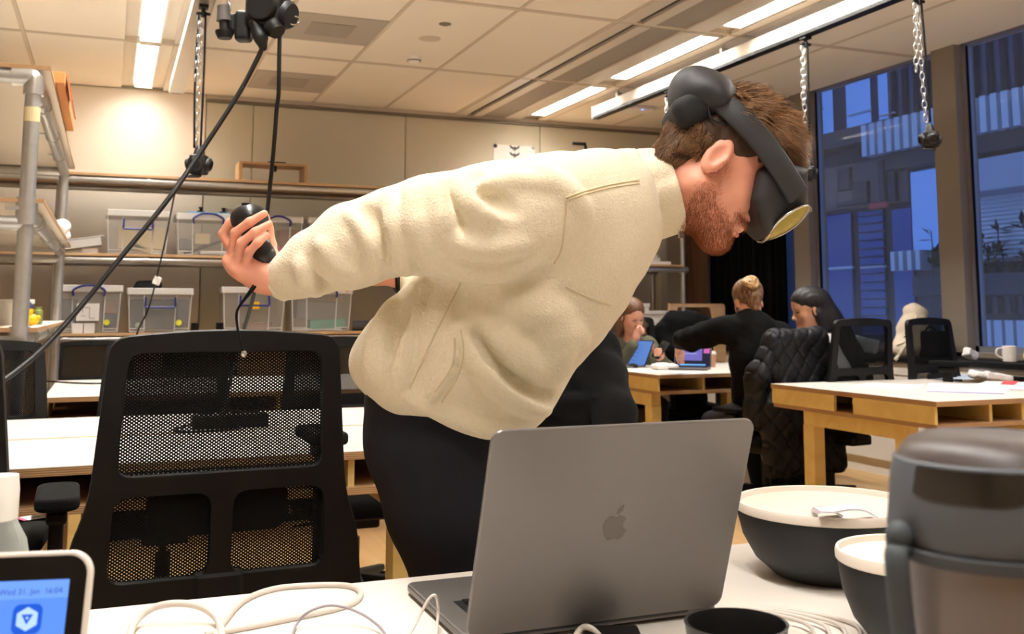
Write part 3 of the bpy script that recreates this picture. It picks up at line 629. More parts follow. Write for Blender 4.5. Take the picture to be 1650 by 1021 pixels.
x = float(PY(371, 330, SY + .3)[0]); solo('white_roll', MB().lathe([(.038, 0), (.04, .002), (.04, .40), (.037, .403), (.03, .40), (.03, .01), (0, .01)], (x, SY + .42, z2)), M_PAPER, 'white paper roll standing behind the hand controller', 'roll', smooth='auto')
x = float(PY(545, 450, SY + .1)[0]); solo('white_tube', MB().tube([(x - .12, SY + .13, e6[3] + e6[4] + .095), (x + .13, SY + .11, e6[3] + e6[4] + .095)], .042, 18), M_PAPER, 'white paper tube lying on the box under the sleeve', 'roll', smooth='auto')
# flat tools on the second upper box
zt_ = z2 + float(PY(330, 343, SY)[2]) - z2; x0_, x1_ = float(PY(303, 340, SY)[0]), float(PY(372, 340, SY)[0])
t = thing('level_ruler', 'coloured flat ruler with two black knobs on a box lid', 'ruler', ((x0_ + x1_) / 2, SY + .06, zt_))
obj('blade', MB().bx((x0_, SY + .04, zt_), (x1_, SY + .09, zt_ + .012)), mat('pale_blue_ruler', (150, 190, 225), .4), t, bevel=.003)
for u in (325, 362): x = float(PY(u, 338, SY)[0]); obj('knob', MB().lathe([(0, .012), (.03, .012), (.03, .02), (.012, .024), (.012, .038), (.018, .04), (.018, .05), (0, .05)], (x, SY + .065, zt_)), M_BLACKP, t, smooth='auto')
# divided clear tray, tilted on the shelf
p0 = PY(94, 404, SY); p1 = PY(160, 384, SY); ang = math.atan2(p1[2] - p0[2] - .03, p1[0] - p0[0])
t = thing('divided_tray', 'clear compartment tray lying at a tilt beside the left rack', 'tray', (float(p0[0] + p1[0]) / 2, SY + .1, z2))
R = roty(-.16); c = np.array([float(p0[0] + p1[0]) / 2, SY + .1, z2 + .072])
mb = MB().box(c + R @ np.array([0, 0, -.03]), (.30, .2, .004), R)
for f in (-.15, -.09, -.03, .03, .09, .15): mb.box(c + R @ np.array([f, 0, 0]), (.004, .2, .06), R)
for f in (-.1, 0, .1): mb.box(c + R @ np.array([0, f, 0]), (.30, .004, .06), R)
obj('compartments', mb, M_MILK, t); obj('lid', MB().box(c + R @ np.array([.01, 0, .036]), (.33, .21, .008), R), M_RIB, t)
obj('white_block', MB().bx((c[0] + .02, SY + .03, z2), (c[0] + .13, SY + .15, z2 + .04)), M_PAPER, t, bevel=.004)
# wooden frame box on the top shelf
x0_, x1_ = float(PY(384, 285, SY + .1)[0]), float(PY(495, 285, SY + .1)[0]); ht = float(PY(440, 266, SY + .1)[2])
t = thing('wooden_stand', 'open wooden stand on the top shelf', 'stand', ((x0_ + x1_) / 2, SY + .2, z3))
M_PINE = wood_mat('pine_board', (196, 160, 116), (176, 138, 96), 0, 1.)
for x in (x0_, x1_ - .028): obj('side_panel', MB().bx((x, SY + .08, z3), (x + .028, SY + .34, ht)), M_PINE, t, bevel=.002)
obj('top_panel', MB().bx((x0_, SY + .08, ht), (x1_, SY + .34, ht + .018)), M_PINE, t, bevel=.002); obj('black_latch', MB().bx((x0_ + .23, SY + .1, ht + .018), (x0_ + .37, SY + .16, ht + .03)).cyl((x0_ + .29, SY + .12, ht - .05), (x0_ + .29, SY + .12, ht + .01), .012), M_BLACKP, t)
# bent black arm on the top shelf
pa = [PY(923, 231, SY + .2), PY(942, 232, SY + .2), PY(947, 252, SY + .2)]; b_ = np.array([pa[2][0] + .06, SY + .2, z3]); 
solo('bent_arm', MB().tube([pa[0], pa[1] - np.array([.012, 0, 0]), pa[1]], .016, 10).tube([pa[1] + np.array([0, 0, .014]), pa[2], b_], .014, 10).lathe([(.06, 0), (.06, .015), (0, .015)], b_), M_BLACKP, 'black bent crank arm sticking up behind the bending man', 'arm', smooth='auto')
# papers on the wall
def wall_sheet(name, u0, u1, vt, hgt, label, m=M_PAPER):
    a, b = PY(u0, vt, WY - .003), PY(u1, vt, WY - .003); t = thing(name, label, 'paper', ((a[0] + b[0]) / 2, WY - .002, a[2] - hgt))
    obj('sheet', MB().bx((a[0], WY - .004, a[2] - hgt), (b[0], WY - .001, a[2])), m, t); return t, a, b
t, a, b = wall_sheet('bat_poster', 795, 862, 232, .5, 'white poster with two grey bat shapes pinned above the shelf')
for (u, v, m) in ((798, 235, M_BLACKP), (859, 238, M_GALV)): c = PY(u, v, WY); obj('pin', MB().lathe([(0, -.012), (.016, -.010), (.018, 0), (0, 0)], (c[0], WY - .004, c[2]), rotx(-math.pi / 2), 16), m, t)
M_BAT = mat('grey_bat_ink', (78, 78, 84), .7)
for v in (238, 249):
    c = PY(829, v, WY); s = .048
    half = [(0, -.95), (.22, -.35), (.38, -.55), (.55, -.2), (.8, -.3), (.98, .1), (1.18, .55), (.75, .42), (.42, .12), (.2, .1), (.12, .38), (.06, .22)]
    poly = [(x * s, z * s * .9) for x, z in half] + [(-x * s, z * s * .9) for x, z in half[:0:-1]]
    obj('bat_mark', MB().prism(poly, .0015, (c[0], WY - .004, c[2]), rotx(math.pi / 2)), M_BAT, t)
wall_sheet('blank_sheet', 706, 757, 258, .4, 'blank pale sheet on the wall left of the bat poster', mat('pale_grey_sheet', (206, 196, 180), .8))
# paper stacks at the right end of the shelving
def stack(name, u0, u1, y, z, n, th, label, jit=.02):
    x0, x1 = float(PY(u0, 480, y)[0]), float(PY(u1, 480, y)[0]); t = thing(name, label, 'paper stack', ((x0 + x1) / 2, y + .15, z)); r_ = random.Random(int(u0))
    for i in range(n):
        sh_ = (x1 - x0) * (.42 if i >= n - 2 else 0); dx = r_.uniform(-jit, jit)
        obj('paper_block', MB().bx((x0 + dx, y + r_.uniform(0, .02), z + i * th + .001), (x1 + dx - sh_, y + .3, z + (i + 1) * th)), M_PAPER, t, bevel=.002, seg=1)
stack('paper_stack', 1002, 1082, SY, z1, 7, .033, 'tall stack of white paper blocks behind the brown-haired woman')
stack('paper_pile', 1036, 1084, SY, z2, 3, .03, 'small pile of white paper on the upper shelf by the post')

# ================================================================== LEFT RACK (nearer pipe rack)
px_, py_ = float(PD(45, 300, 4.08)[0]), float(PD(45, 300, 4.08)[1])
TR = .030
rk = thing('pipe_rack', 'tall galvanised pipe rack at the left edge of the picture', 'rack', (px_ - .35, 6., 0)); M_BRD = mat('white_rack_board', (226, 214, 196), .6); yb2 = 7.62
zl = [float(PD(45, v, 4.08)[2]) for v in (548, 340, 126)]   # tube heights
for (x, y) in ((px_, py_), (px_ - .7, py_), (px_, yb2), (px_ - .7, yb2)): obj('post', MB().cyl((x, y, 0), (x, y, zl[2]), TR, 18), M_GALV, rk, smooth='auto')
for k, z in enumerate(zl):
    for x in (px_, px_ - .7): obj('side_rail', MB().cyl((x, py_, z), (x, yb2, z), TR, 16), M_GALV, rk, smooth='auto')
    for y in (py_, yb2): obj('cross_rail', MB().cyl((px_, y, z + (0 if k == 2 else -.05)), (px_ - .7, y, z + (0 if k == 2 else -.05)), TR, 16), M_GALV, rk, smooth='auto')
    obj('rack_board', MB().bx((px_ - .75, py_ - .02, z + TR + .002), (px_ + .06, yb2 + .05, z + TR + .02)), M_BRD, rk, bevel=.001, seg=1)
    obj('board_edge', MB().bx((px_ - .75, py_ - .023, z + TR + .0025), (px_ + .06, py_ - .0195, z + TR + .0195)), M_PLY, rk); obj('board_edge', MB().bx((px_ + .0595, py_ - .02, z + TR + .0025), (px_ + .063, yb2 + .05, z + TR + .0195)), M_PLY, rk)
    for y in (py_ + .5, py_ + .66, py_ + 1.5, py_ + 2.3): obj('pipe_collar', MB().cyl((px_, y - .02, z), (px_, y + .02, z), TR + .007, 14).box((px_ - .04, y, z + .01), (.05, .025, .008)), M_GALV, rk, smooth='auto')
el = MB().tube(spline([(px_, py_, zl[2] - .07), (px_, py_, zl[2] - .01), (px_ - .012, py_, zl[2] + .004), (px_ - .08, py_, zl[2] + .0)], 5), TR + .008, 16); obj('elbow', el, M_GALV, rk, smooth='auto')
for z in zl[:2]: obj('tee_clamp', MB().cyl((px_, py_, z - .055), (px_, py_, z + .055), TR + .010, 16).cyl((px_, py_ - .0, z), (px_, py_ + .07, z), TR + .008, 14).box((px_ - .05, py_ - .02, z + .01), (.05, .02, .015)), M_GALV, rk, smooth='auto')
obj('tape_scrap', MB().lathe([(TR + .0006, 0), (TR + .0006, .06)], (px_, py_, float(PD(50, 197, 4.08)[2])), n=18, cap=(False, False)), mat('yellowed_tape', (222, 206, 160), .6), rk)
M_KRAFT = mat('kraft_cardboard', (206, 142, 84), .8, noise=(6, .06)); zt_ = zl[2] + .05
t = thing('cardboard_box', 'open cardboard box on top of the left pipe rack', 'box', (px_ - .1, 5.4, zt_))
obj('side', MB().bx((px_ - .16, py_ + .3, zt_), (px_ + .10, py_ + 1.6, zt_ + .05)), M_KRAFT, t, bevel=.002); obj('flap', MB().box((px_ + .118, py_ + .62, zt_ - .0), (.006, .5, .12), roty(-.2)), mat('orange_cardboard', (222, 120, 60), .8), t)
# tub, duck and jar on the rack's work shelf
zw = zl[0] + .05; p = PD(18, 520, 4.75)
t = thing('plastic_tub', 'translucent plastic tub with yellow contents on the left rack', 'tub', (p[0], p[1], zw))
obj('tub', MB().lathe([(.07, 0), (.085, .10), (.088, .105), (.08, .105), (.066, .004), (0, .004)], (p[0], p[1], zw), n=28), M_MILK, t, smooth='auto'); obj('contents', MB().lathe([(.064, .006), (.068, .035), (0, .037)], (p[0], p[1], zw), n=28), mat('yellow_slime', (238, 230, 110), .4), t, smooth='auto')
obj('rim', MB().lathe([(.086, .098), (.094, .098), (.094, .118), (.084, .118), (.084, .098)], (p[0], p[1], zw), n=28, cap=(False, False)), M_MILK, t)
p = PD(50, 525, 4.55); c = np.array([p[0], p[1], zw]); M_DUCK = mat('yellow_duck_plastic', (250, 196, 22), .35)
t = thing('rubber_duck', 'yellow rubber duck on the left rack beside the tub', 'toy', c)
mb = MB().ball(c + np.array([0, 0, .026]), (.032, .026, .026), 14).ball(c + np.array([.026, 0, .036]), (.012, .016, .010), 10).ball(c + np.array([-.012, -.002, .066]), (.02, .019, .021), 14); obj('body', mb, M_DUCK, t, smooth=True)
obj('beak', MB().ball(c + np.array([-.032, -.006, .064]), (.011, .009, .005), 8), mat('orange_beak', (236, 120, 20), .4), t, smooth=True); obj('cap', MB().lathe([(.02, 0), (.018, .012), (.004, .03), (0, .03)], c + np.array([-.012, -.002, .076]), n=14), mat('navy_cap', (40, 44, 70), .6), t, smooth='auto')
p = PD(60, 524, 4.9); solo('green_jar', MB().lathe([(.0, 0), (.02, 0), (.022, .01), (.022, .065), (.016, .072), (.016, .085), (0, .085)], (p[0], p[1], zw), n=18), mat('olive_jar', (120, 130, 70), .4), 'small olive green jar behind the rubber duck', 'jar', smooth='auto')
zq = zl[1] + .05; p = PX(88, 378, px_ + .02); mb = MB(); r_ = random.Random(5)
ring = []
for i in range(7): ring.append((p[0] + .02 * math.sin(i * 1.7), 6.9 + .03 * i, zq + .045 + .03 * math.sin(i * 1.1)))
mb.tube(spline(ring, 4), .045, 12); solo('paper_bundle', mb, M_PAPER, 'bundle of white tissue paper on the middle board of the left rack', 'paper', smooth=True)
# ================================================================== SOFT-BODY TOOLKIT: smooth blends of tapered limbs, meshed by surface nets
class Soft:
    def __init__(s): s.p = []
    def _add(s, fn, lo, hi, k, op): s.p.append((fn, np.asarray(lo, float) - k - .012, np.asarray(hi, float) + k + .012, k, op)); return s
    def cone(s, a, b, ra, rb, k=.02, op=1):
        a = np.asarray(a, float); b = np.asarray(b, float); d = b - a; L = float(d @ d) + 1e-12; rm = max(ra, rb)
        a32 = a.astype(np.float32); d32 = d.astype(np.float32); f4 = np.float32
        def fn(P):
            Q = P.astype(f4) - a32; t = np.clip((Q @ d32) * f4(1 / L), 0, 1); Q = Q - t[..., None] * d32; return np.sqrt(np.einsum('...i,...i', Q, Q)) - (f4(ra) + f4(rb - ra) * t)
        return s._add(fn, np.minimum(a, b) - rm, np.maximum(a, b) + rm, k, op)
    def chain(s, pts, rs, k=.02, op=1):
        for i in range(len(pts) - 1): s.cone(pts[i], pts[i + 1], rs[i] if hasattr(rs, '__len__') else rs, rs[i + 1] if hasattr(rs, '__len__') else rs, k, op)
        return s
    def ell(s, c, r, R=None, k=.02, op=1):
        c = np.asarray(c, float); r = np.full(3, r, float) if np.isscalar(r) else np.asarray(r, float); R = np.eye(3) if R is None else np.asarray(R, float)
        ext = np.sqrt(((R * r) ** 2).sum(1)); R32 = R.astype(np.float32); ri = (1 / r).astype(np.float32)
        def fn(P):
            q = ((P - c).astype(np.float32) @ R32) * ri; k0 = np.sqrt(np.einsum('...i,...i', q, q)); q = q * ri; k1 = np.sqrt(np.einsum('...i,...i', q, q)) + np.float32(1e-9); return np.where(k0 < 1e-4, np.float32(-r.min()), k0 * (k0 - 1) / k1)
        return s._add(fn, c - ext, c + ext, k, op)
    def rbox(s, c, h, R=None, rd=.01, k=.01, op=1):
        c = np.asarray(c, float); h = np.asarray(h, float); R = np.eye(3) if R is None else np.asarray(R, float); ext = np.abs(R) @ h
        def fn(P):
            q = np.abs((P - c) @ R) - (h - rd); return np.sqrt((np.maximum(q, 0) ** 2).sum(-1)) + np.minimum(q.max(-1), 0) - rd
        return s._add(fn, c - ext, c + ext, k, op)
    def half(s, c, n, lo, hi, k=.004):
        """cut away everything on the side n points to, within the box lo..hi"""
        c = np.asarray(c, float); n = nrm(n)
        s.p.append((lambda P: -((P - c) @ n), np.asarray(lo, float), np.asarray(hi, float), k, -1)); return s
    def ev(s, P, sel=None):
        d = np.full(P.shape[:-1], 1., np.float32)
        for i, (fn, lo, hi, k, op) in enumerate(s.p):
            if sel is not None and i not in sel: continue
            e = fn(P)
            if op > 0:
                h = np.maximum(k - np.abs(d - e), 0) / k if k > 0 else 0; d = np.minimum(d, e) - h * h * k * .25
            else:
                e = -e; h = np.maximum(k - np.abs(d - e), 0) / k if k > 0 else 0; d = np.maximum(d, e) + h * h * k * .25
        return d
    def near(s, p): return [i for i, (fn, lo, hi, k, op) in enumerate(s.p) if (lo <= p).all() and (p <= hi).all()]
    def hit(s, u, v, d0=1., d1=2.4):
        """first point of the surface met by the sight line through a pixel"""
        r = ray(u, v); r = r / (r @ FWH); t = np.linspace(d0, d1, 500); P = EYE + t[:, None] * r; d = s.ev(P); i = np.argmax(d < 0)
        return None if d[i] >= 0 else P[i]
    def mesh(s, vox, name, disp=None, N=20, box=None, raw=False):
        adds = [q for q in s.p if q[4] > 0]; lo = np.min([q[1] for q in adds], 0); hi = np.max([q[2] for q in adds], 0)
        if box is not None: lo = np.maximum(lo, box[0] - 3 * vox); hi = np.minimum(hi, box[1] + 3 * vox)
        nb = np.ceil((hi - lo) / (vox * N)).astype(int); ids = []; pos = []; quads = []; G = (nb * N + 3)
        g = np.arange(-1, N + 1)
        gid = lambda c: (c[..., 0] + 1) * G[1] * G[2] + (c[..., 1] + 1) * G[2] + (c[..., 2] + 1)
        for bi in np.ndindex(*nb):
            i0 = np.array(bi) * N; blo = lo + (i0 - 1) * vox; bhi = lo + (i0 + N + 1) * vox
            sel = [i for i, q in enumerate(s.p) if (q[1] <= bhi).all() and (q[2] >= blo).all()]
            if not any(s.p[i][4] > 0 for i in sel): continue
            dc = float(s.ev(((blo + bhi) / 2)[None], set(sel))[0])
            if abs(dc) > .866 * (N + 2) * vox * 1.45 + .012 and dc < .9: continue
            I = np.stack(np.meshgrid(g, g, g, indexing='ij'), -1) + i0; P = lo + I * vox
            d = s.ev(P, set(sel))
            if disp is not None: d = d + disp(P)
            if box is not None: d = np.maximum(d, np.maximum(box[0] - P, P - box[1]).max(-1))
            neg = d < 0
            if neg.all() or not neg.any(): continue
            # one vertex per mixed cell
            n = N + 1; c8 = [(a, b, c) for a in (0, 1) for b in (0, 1) for c in (0, 1)]
            cnt = sum(neg[a:a + n, b:b + n, c:c + n].astype(int) for a, b, c in c8); mix = (cnt > 0) & (cnt < 8)
            w = np.argwhere(mix)
            if len(w) == 0: continue
            acc = np.zeros((len(w), 3)); m = np.zeros(len(w))
            for (a, b) in [(p, q) for p in c8 for q in c8 if p < q and sum(abs(x - y) for x, y in zip(p, q)) == 1]:
                da = d[w[:, 0] + a[0], w[:, 1] + a[1], w[:, 2] + a[2]]; db = d[w[:, 0] + b[0], w[:, 1] + b[1], w[:, 2] + b[2]]; x = (da < 0) != (db < 0)
                t = np.where(x, da / (da - db + 1e-20), 0); pt = np.array(a) + t[:, None] * (np.array(b) - np.array(a)); acc += pt * x[:, None]; m += x
            cell = w + i0 - 1; ids.append(gid(cell)); pos.append(lo + (cell + acc / m[:, None]) * vox)
            for ax in range(3):
                b_, c_ = [(1, 2), (2, 0), (0, 1)][ax]; sl = [slice(1, n), slice(1, n), slice(1, n)]; sl2 = list(sl); sl2[ax] = slice(2, n + 1)
                A = neg[tuple(sl)]; B = neg[tuple(sl2)]
                e = np.argwhere(A != B)
                if len(e) == 0: continue
                fl = A[tuple(e.T)]; base = e + i0      # grid point index of the edge start == cell index at its upper side
                ob = np.zeros(3, int); ob[b_] = 1; oc = np.zeros(3, int); oc[c_] = 1
                q = np.stack([gid(base - ob - oc), gid(base - oc), gid(base), gid(base - ob)], 1); q[~fl] = q[~fl][:, ::-1]; quads.append(q)
        ids = np.concatenate(ids); pos = np.concatenate(pos); quads = np.concatenate(quads)
        uid, ix = np.unique(ids, return_index=True); V = pos[ix]; Q = np.searchsorted(uid, quads); ok = (uid[np.clip(Q, 0, len(uid) - 1)] == quads).all(1); Q = Q[ok]
        # light smoothing
        E = np.concatenate([Q[:, [0, 1]], Q[:, [1, 2]], Q[:, [2, 3]], Q[:, [3, 0]]])
        for _ in range(2):
            S_ = np.zeros_like(V); C = np.zeros(len(V)); np.add.at(S_, E[:, 0], V[E[:, 1]]); np.add.at(C, E[:, 0], 1); np.add.at(S_, E[:, 1], V[E[:, 0]]); np.add.at(C, E[:, 1], 1)
            V = V * .5 + .5 * S_ / np.maximum(C, 1)[:, None]
        return (V, Q) if raw else quad_mesh(V, Q, name)
def quad_mesh(V, Q, name):
    me = bpy.data.meshes.new(name); me.vertices.add(len(V)); me.vertices.foreach_set('co', V.ravel()); me.loops.add(len(Q) * 4); me.loops.foreach_set('vertex_index', Q.ravel().astype(np.int32))
    me.polygons.add(len(Q)); me.polygons.foreach_set('loop_start', np.arange(len(Q)) * 4); me.polygons.foreach_set('use_smooth', np.ones(len(Q), bool)); me.update(calc_edges=True); me.validate(); return me
def join_raw(parts, name):
    V = []; Q = []; n = 0
    for v, q in parts: V.append(v); Q.append(q + n); n += len(v)
    return quad_mesh(np.concatenate(V), np.concatenate(Q), name)
def wob(P, f, seed=0):
    """cheap smooth noise, roughly -1..1"""
    r = np.random.default_rng(seed); o = 0
    for i in range(5):
        k = r.normal(size=3); k = k / np.linalg.norm(k) * f * (1 + .35 * i); o = o + np.sin((P @ k + r.uniform(0, 6.28)).astype(np.float32)) / (1 + .3 * i)
    return o / 2.6
def strands(roots, dirs, nor, length, r, seg=5, droop=0., curl=.15, seed=1, clump=.0):
    """thin tapered hairs as one mesh"""
    g = np.random.default_rng(seed); N = len(roots); L = np.broadcast_to(np.asarray(length, float), (N,)); rings = []; P = roots.copy(); d = dirs / np.linalg.norm(dirs, axis=1, keepdims=True)
    pts = [P.copy()]; side = np.cross(d, nor); side /= np.linalg.norm(side, axis=1, keepdims=True) + 1e-9
    ph = g.uniform(0, 6.28, N)
    for i in range(seg):
        t = (i + 1) / seg; d2 = d + nor * (droop * (.5 - t)) + side * (curl * np.sin(ph + 5 * t))[:, None]; d2 /= np.linalg.norm(d2, axis=1, keepdims=True); P = P + d2 * (L / seg)[:, None]; pts.append(P.copy())
    V = []; 
    for i, p in enumerate(pts):
        rr = r * (1 - .8 * i / seg)
        for k in range(3): a = k * 2.094; V.append(p + rr * (math.cos(a) * side + math.sin(a) * nor))
    V = np.stack(V, 1)  # N, (seg+1)*3, 3
    m = (seg + 1) * 3; fq = np.array([(i * 3 + k, i * 3 + (k + 1) % 3, (i + 1) * 3 + (k + 1) % 3, (i + 1) * 3 + k) for i in range(seg) for k in range(3)])
    Q = (np.arange(N)[:, None, None] * m + fq[None]).reshape(-1, 4); V = V.reshape(-1, 3)
    me = bpy.data.meshes.new('hair'); me.vertices.add(len(V)); me.vertices.foreach_set('co', V.ravel()); me.loops.add(len(Q) * 4); me.loops.foreach_set('vertex_index', Q.ravel().astype(np.int32))
    me.polygons.add(len(Q)); me.polygons.foreach_set('loop_start', np.arange(len(Q)) * 4); me.polygons.foreach_set('use_smooth', np.ones(len(Q), bool)); me.update(calc_edges=True)
    return me
def hair_mat(name, c1, c2, rough=.45):
    m = mat(name, c1, rough); nt = m.node_tree; b = nt.nodes['Principled BSDF']; g = nt.nodes.new('ShaderNodeNewGeometry'); mx = nt.nodes.new('ShaderNodeMix'); mx.data_type = 'RGBA'
    mx.inputs[6].default_value = lin(c1); mx.inputs[7].default_value = lin(c2); nt.links.new(g.outputs['Random Per Island'], mx.inputs[0]); nt.links.new(mx.outputs[2], b.inputs['Base Color']); return m
def sample(me, n, seed=2, keep=None):
    me.calc_loop_triangles(); nv = len(me.vertices); co = np.empty(nv * 3); me.vertices.foreach_get('co', co); co = co.reshape(-1, 3)
    no = np.empty(nv * 3); me.vertices.foreach_get('normal', no); no = no.reshape(-1, 3); tr = np.empty(len(me.loop_triangles) * 3, np.int32); me.loop_triangles.foreach_get('vertices', tr); tr = tr.reshape(-1, 3)
    if keep is not None: tr = tr[keep(co[tr].mean(1))]
    a = np.linalg.norm(np.cross(co[tr[:, 1]] - co[tr[:, 0]], co[tr[:, 2]] - co[tr[:, 0]]), axis=1); g = np.random.default_rng(seed); k = g.choice(len(tr), n, p=a / a.sum()); w = g.dirichlet((1, 1, 1), n)
    return (co[tr[k]] * w[..., None]).sum(1), nrm_rows((no[tr[k]] * w[..., None]).sum(1))
def nrm_rows(a): return a / (np.linalg.norm(a, axis=1, keepdims=True) + 1e-12)

def head_soft(s, o, R, sc=1., jaw=1., ear=(0, 0), eyes=True, ears=True):
    """head in its own frame: columns of R are (right, forward, up); o sits between the ears"""
    T = lambda x, y, z: np.asarray(o) + R @ (np.array([x, y, z]) * sc)
    q = sc
    s.ell(T(0, .012, .052), np.array([.076, .098, .086]) * q, R, .02); s.ell(T(0, .048, .02), np.array([.064, .055, .07]) * q, R, .03)
    s.ell(T(0, .05, -.035), np.array([.056, .046, .055]) * q, R, .03)
    for x in (-1, 1):
        s.cone(T(x * .05 * jaw, .002, -.04), T(x * .018, .066, -.092), .024 * q, .02 * q, .03); s.ell(T(x * .04, .062, -.022), .027 * q, R, .02)
    s.ell(T(0, .077, -.096), np.array([.022, .019, .019]) * q, R, .02)
    s.cone(T(-.034, .086, .024), T(.034, .086, .024), .012 * q, .012 * q, .014)
    s.cone(T(0, .094, .006), T(0, .117, -.033), .008 * q, .0105 * q, .012)
    for x in (-1, 1): s.ell(T(x * .011, .106, -.036), .0085 * q, R, .008)
    s.cone(T(-.016, .093, -.060), T(.016, .093, -.060), .0075 * q, .0075 * q, .010); s.cone(T(-.013, .091, -.072), T(.013, .091, -.072), .0085 * q, .0085 * q, .008)
    s.cone(T(-.024, .1035, -.0665), T(.024, .1035, -.0665), .003 * q, .003 * q, .005, -1)
    if eyes:
        for x in (-1, 1): s.ell(T(x * .032, .103, .004), np.array([.017, .012, .010]) * q, R, .012, -1); s.ell(T(x * .031, .0835, .002), .0125 * q, R, .004)
    if ears:
        for x in (-1, 1):
            e = T(x * .078, -.004 + ear[0], -.004 + ear[1]); R2 = R @ rotx(-.22) @ rotz(x * -.28)
            s.ell(e, np.array([.0095, .021, .034]) * q, R2, .006); s.ell(e + R2 @ (np.array([x * .010, .003, .003]) * q), np.array([.0085, .0125, .021]) * q, R2, .005, -1); s.cone(e + R2 @ (np.array([x * .004, .014, -.004]) * q), e + R2 @ (np.array([x * .004, .012, -.016]) * q), .005 * q, .006 * q, .004)
    return T
def hand_soft(s, wrist, pts, r=.0082, palm=.013, k=.006):
    """pts: five finger chains (base .. tip); the palm fans from the wrist to the finger bases"""
    for c in pts[1:]: s.cone(wrist, c[0], palm * 1.15, palm, .012)
    s.cone(wrist, pts[0][0], palm * 1.1, palm * .9, .012)
    for i, c in enumerate(pts):
        n = len(c); rr = [r * (1.12 if j == 0 else 1.0 if j < n - 1 else .82) * (.9 if i == 4 else 1.12 if i == 0 else 1) for j in range(n)]; s.chain(c, rr, .004 if i else .006)
# ================================================================== THE BENDING MAN
M_SKIN = mat('fair_skin', (226, 158, 132), .5, sub=.12, noise=(40, .08), bump=(160, .12, .001)); M_SKIN2 = mat('light_skin', (222, 166, 142), .5, sub=.1, noise=(30, .05))
def fleece_mat(name, rgb, d=.004, sc=260):
    m = mat(name, rgb, .95, sheen=.35, noise=(140, .07, 3), bump=(sc, .55, d)); return m
M_FLEECE = fleece_mat('cream_fleece', (230, 217, 188)); M_TROU = mat('navy_black_trousers', (21, 22, 31), .85, spec=.35, noise=(30, .12), bump=(500, .3, .001)); M_SHOE = mat('white_sneaker', (220, 216, 210), .6); M_SOLE = mat('rubber_sole', (236, 234, 230), .7)
def px(r, dep): return r * dep / F
def W(u, v, d): return PD(u, v, d)
man_root = W(735, 800, 1.86); man = thing('person', 'bearded man in a cream fleece bending forward with a headset on', 'person', (man_root[0], man_root[1], 0))
AX = np.stack([-FWH, RT, UPZ], 1)     # right side toward the camera, facing image right
dn, df = 1.735, 1.915
# ---- fleece
sw = Soft()
tor = [(985, 335, 84), (930, 377, 121), (872, 478, 108), (806, 535, 112), (755, 560, 100)]
for d in (dn, df):
    P_ = [W(u, v, d) for u, v, r in tor]; R_ = [px(r, d) for u, v, r in tor]; sw.chain(P_, R_, .05)
    sw.cone(W(765, 492, d), W(682, 576, d), px(104, d), px(100, d), .04); sw.cone(W(645, 582, d), W(604, 583, d), px(52, d), px(34, d), .05); sw.cone(W(760, 575, d), W(806, 612, d), px(100, d), px(92, d), .04)
sw.cone(W(1020, 318, 1.825), W(1055, 306, 1.825), px(80, 1.8), px(74, 1.8), .05)
nk = nrm(RT * .962 + UPZ * .24); sw.half(W(1044, 312.5, 1.82), nk, W(1100, 310, 1.82) - .16, W(1100, 310, 1.82) + .16, .012)
# near sleeve: shoulder -> elbow -> cuff
arm = [(965, 322, 1.72, 76), (890, 340, 1.655, 90), (800, 358, 1.62, 94), (700, 362, 1.615, 76), (648, 369, 1.625, 70)]
sw.chain([W(u, v, d) for u, v, d, r in arm], [px(r, d) for u, v, d, r in arm], .03)
fore = [(636, 372, 1.63, 70), (565, 396, 1.655, 66), (505, 424, 1.675, 51), (470, 444, 1.685, 37), (456, 452, 1.69, 29)]
sw.chain([W(u, v, d) for u, v, d, r in fore], [px(r, d) for u, v, d, r in fore], .016)
# far sleeve
arm2 = [(975, 320, 1.95, 76), (880, 372, 2.03, 74), (770, 418, 2.04, 62), (700, 432, 2.0, 48), (664, 441, 1.98, 30)]
sw.chain([W(u, v, d) for u, v, d, r in arm2], [px(r, d) for u, v, d, r in arm2], .03)
def ridge(uv, r, inset, k=.018, op=1):
    pts = [sw0.hit(u, v) for u, v in uv]; pts = [p for p in pts if p is not None]
    if len(pts) > 1:
        c = np.array([p + nrm(ray(*proj(p))) * inset for p in pts]); rr = r * np.sin(np.linspace(.25, math.pi - .25, len(c))) ** .6
        sw.chain(c, list(rr), k, op)
import copy
sw0 = Soft(); sw0.p = list(sw.p)
def R2(uv, r, inset, k=.018, op=1): ridge(spline([np.array([u, v, 0.]) for u, v in uv], 4)[:, :2], r, inset, k, op)
# drape folds of the body
R2([(690, 452), (668, 520), (650, 580), (642, 625)], .020, .004, .010)
R2([(676, 452), (652, 520), (628, 580)], .012, -.004, .010, -1)
R2([(640, 485), (612, 545), (600, 600)], .018, .006, .016)
R2([(718, 460), (700, 520), (684, 580)], .014, .004, .012)
R2([(742, 466), (737, 515), (742, 555), (720, 610)], .012, -.004, .008, -1)
R2([(733, 535), (728, 575), (706, 620), (690, 640)], .012, .003, .010)
R2([(738, 528), (765, 562), (800, 602), (850, 645), (880, 658)], .026, .004, .010)
R2([(765, 535), (805, 580), (848, 618), (888, 640)], .016, -.006, .012, -1)
R2([(790, 520), (840, 575), (880, 605)], .018, .008, .02)
R2([(655, 636), (720, 664), (790, 686), (850, 676)], .018, .006, .014)
R2([(860, 470), (900, 540), (890, 600)], .02, .012, .03)
R2([(905, 520), (940, 555)], .014, .006, .015)
R2([(800, 470), (850, 500), (900, 500)], .014, .009, .03)
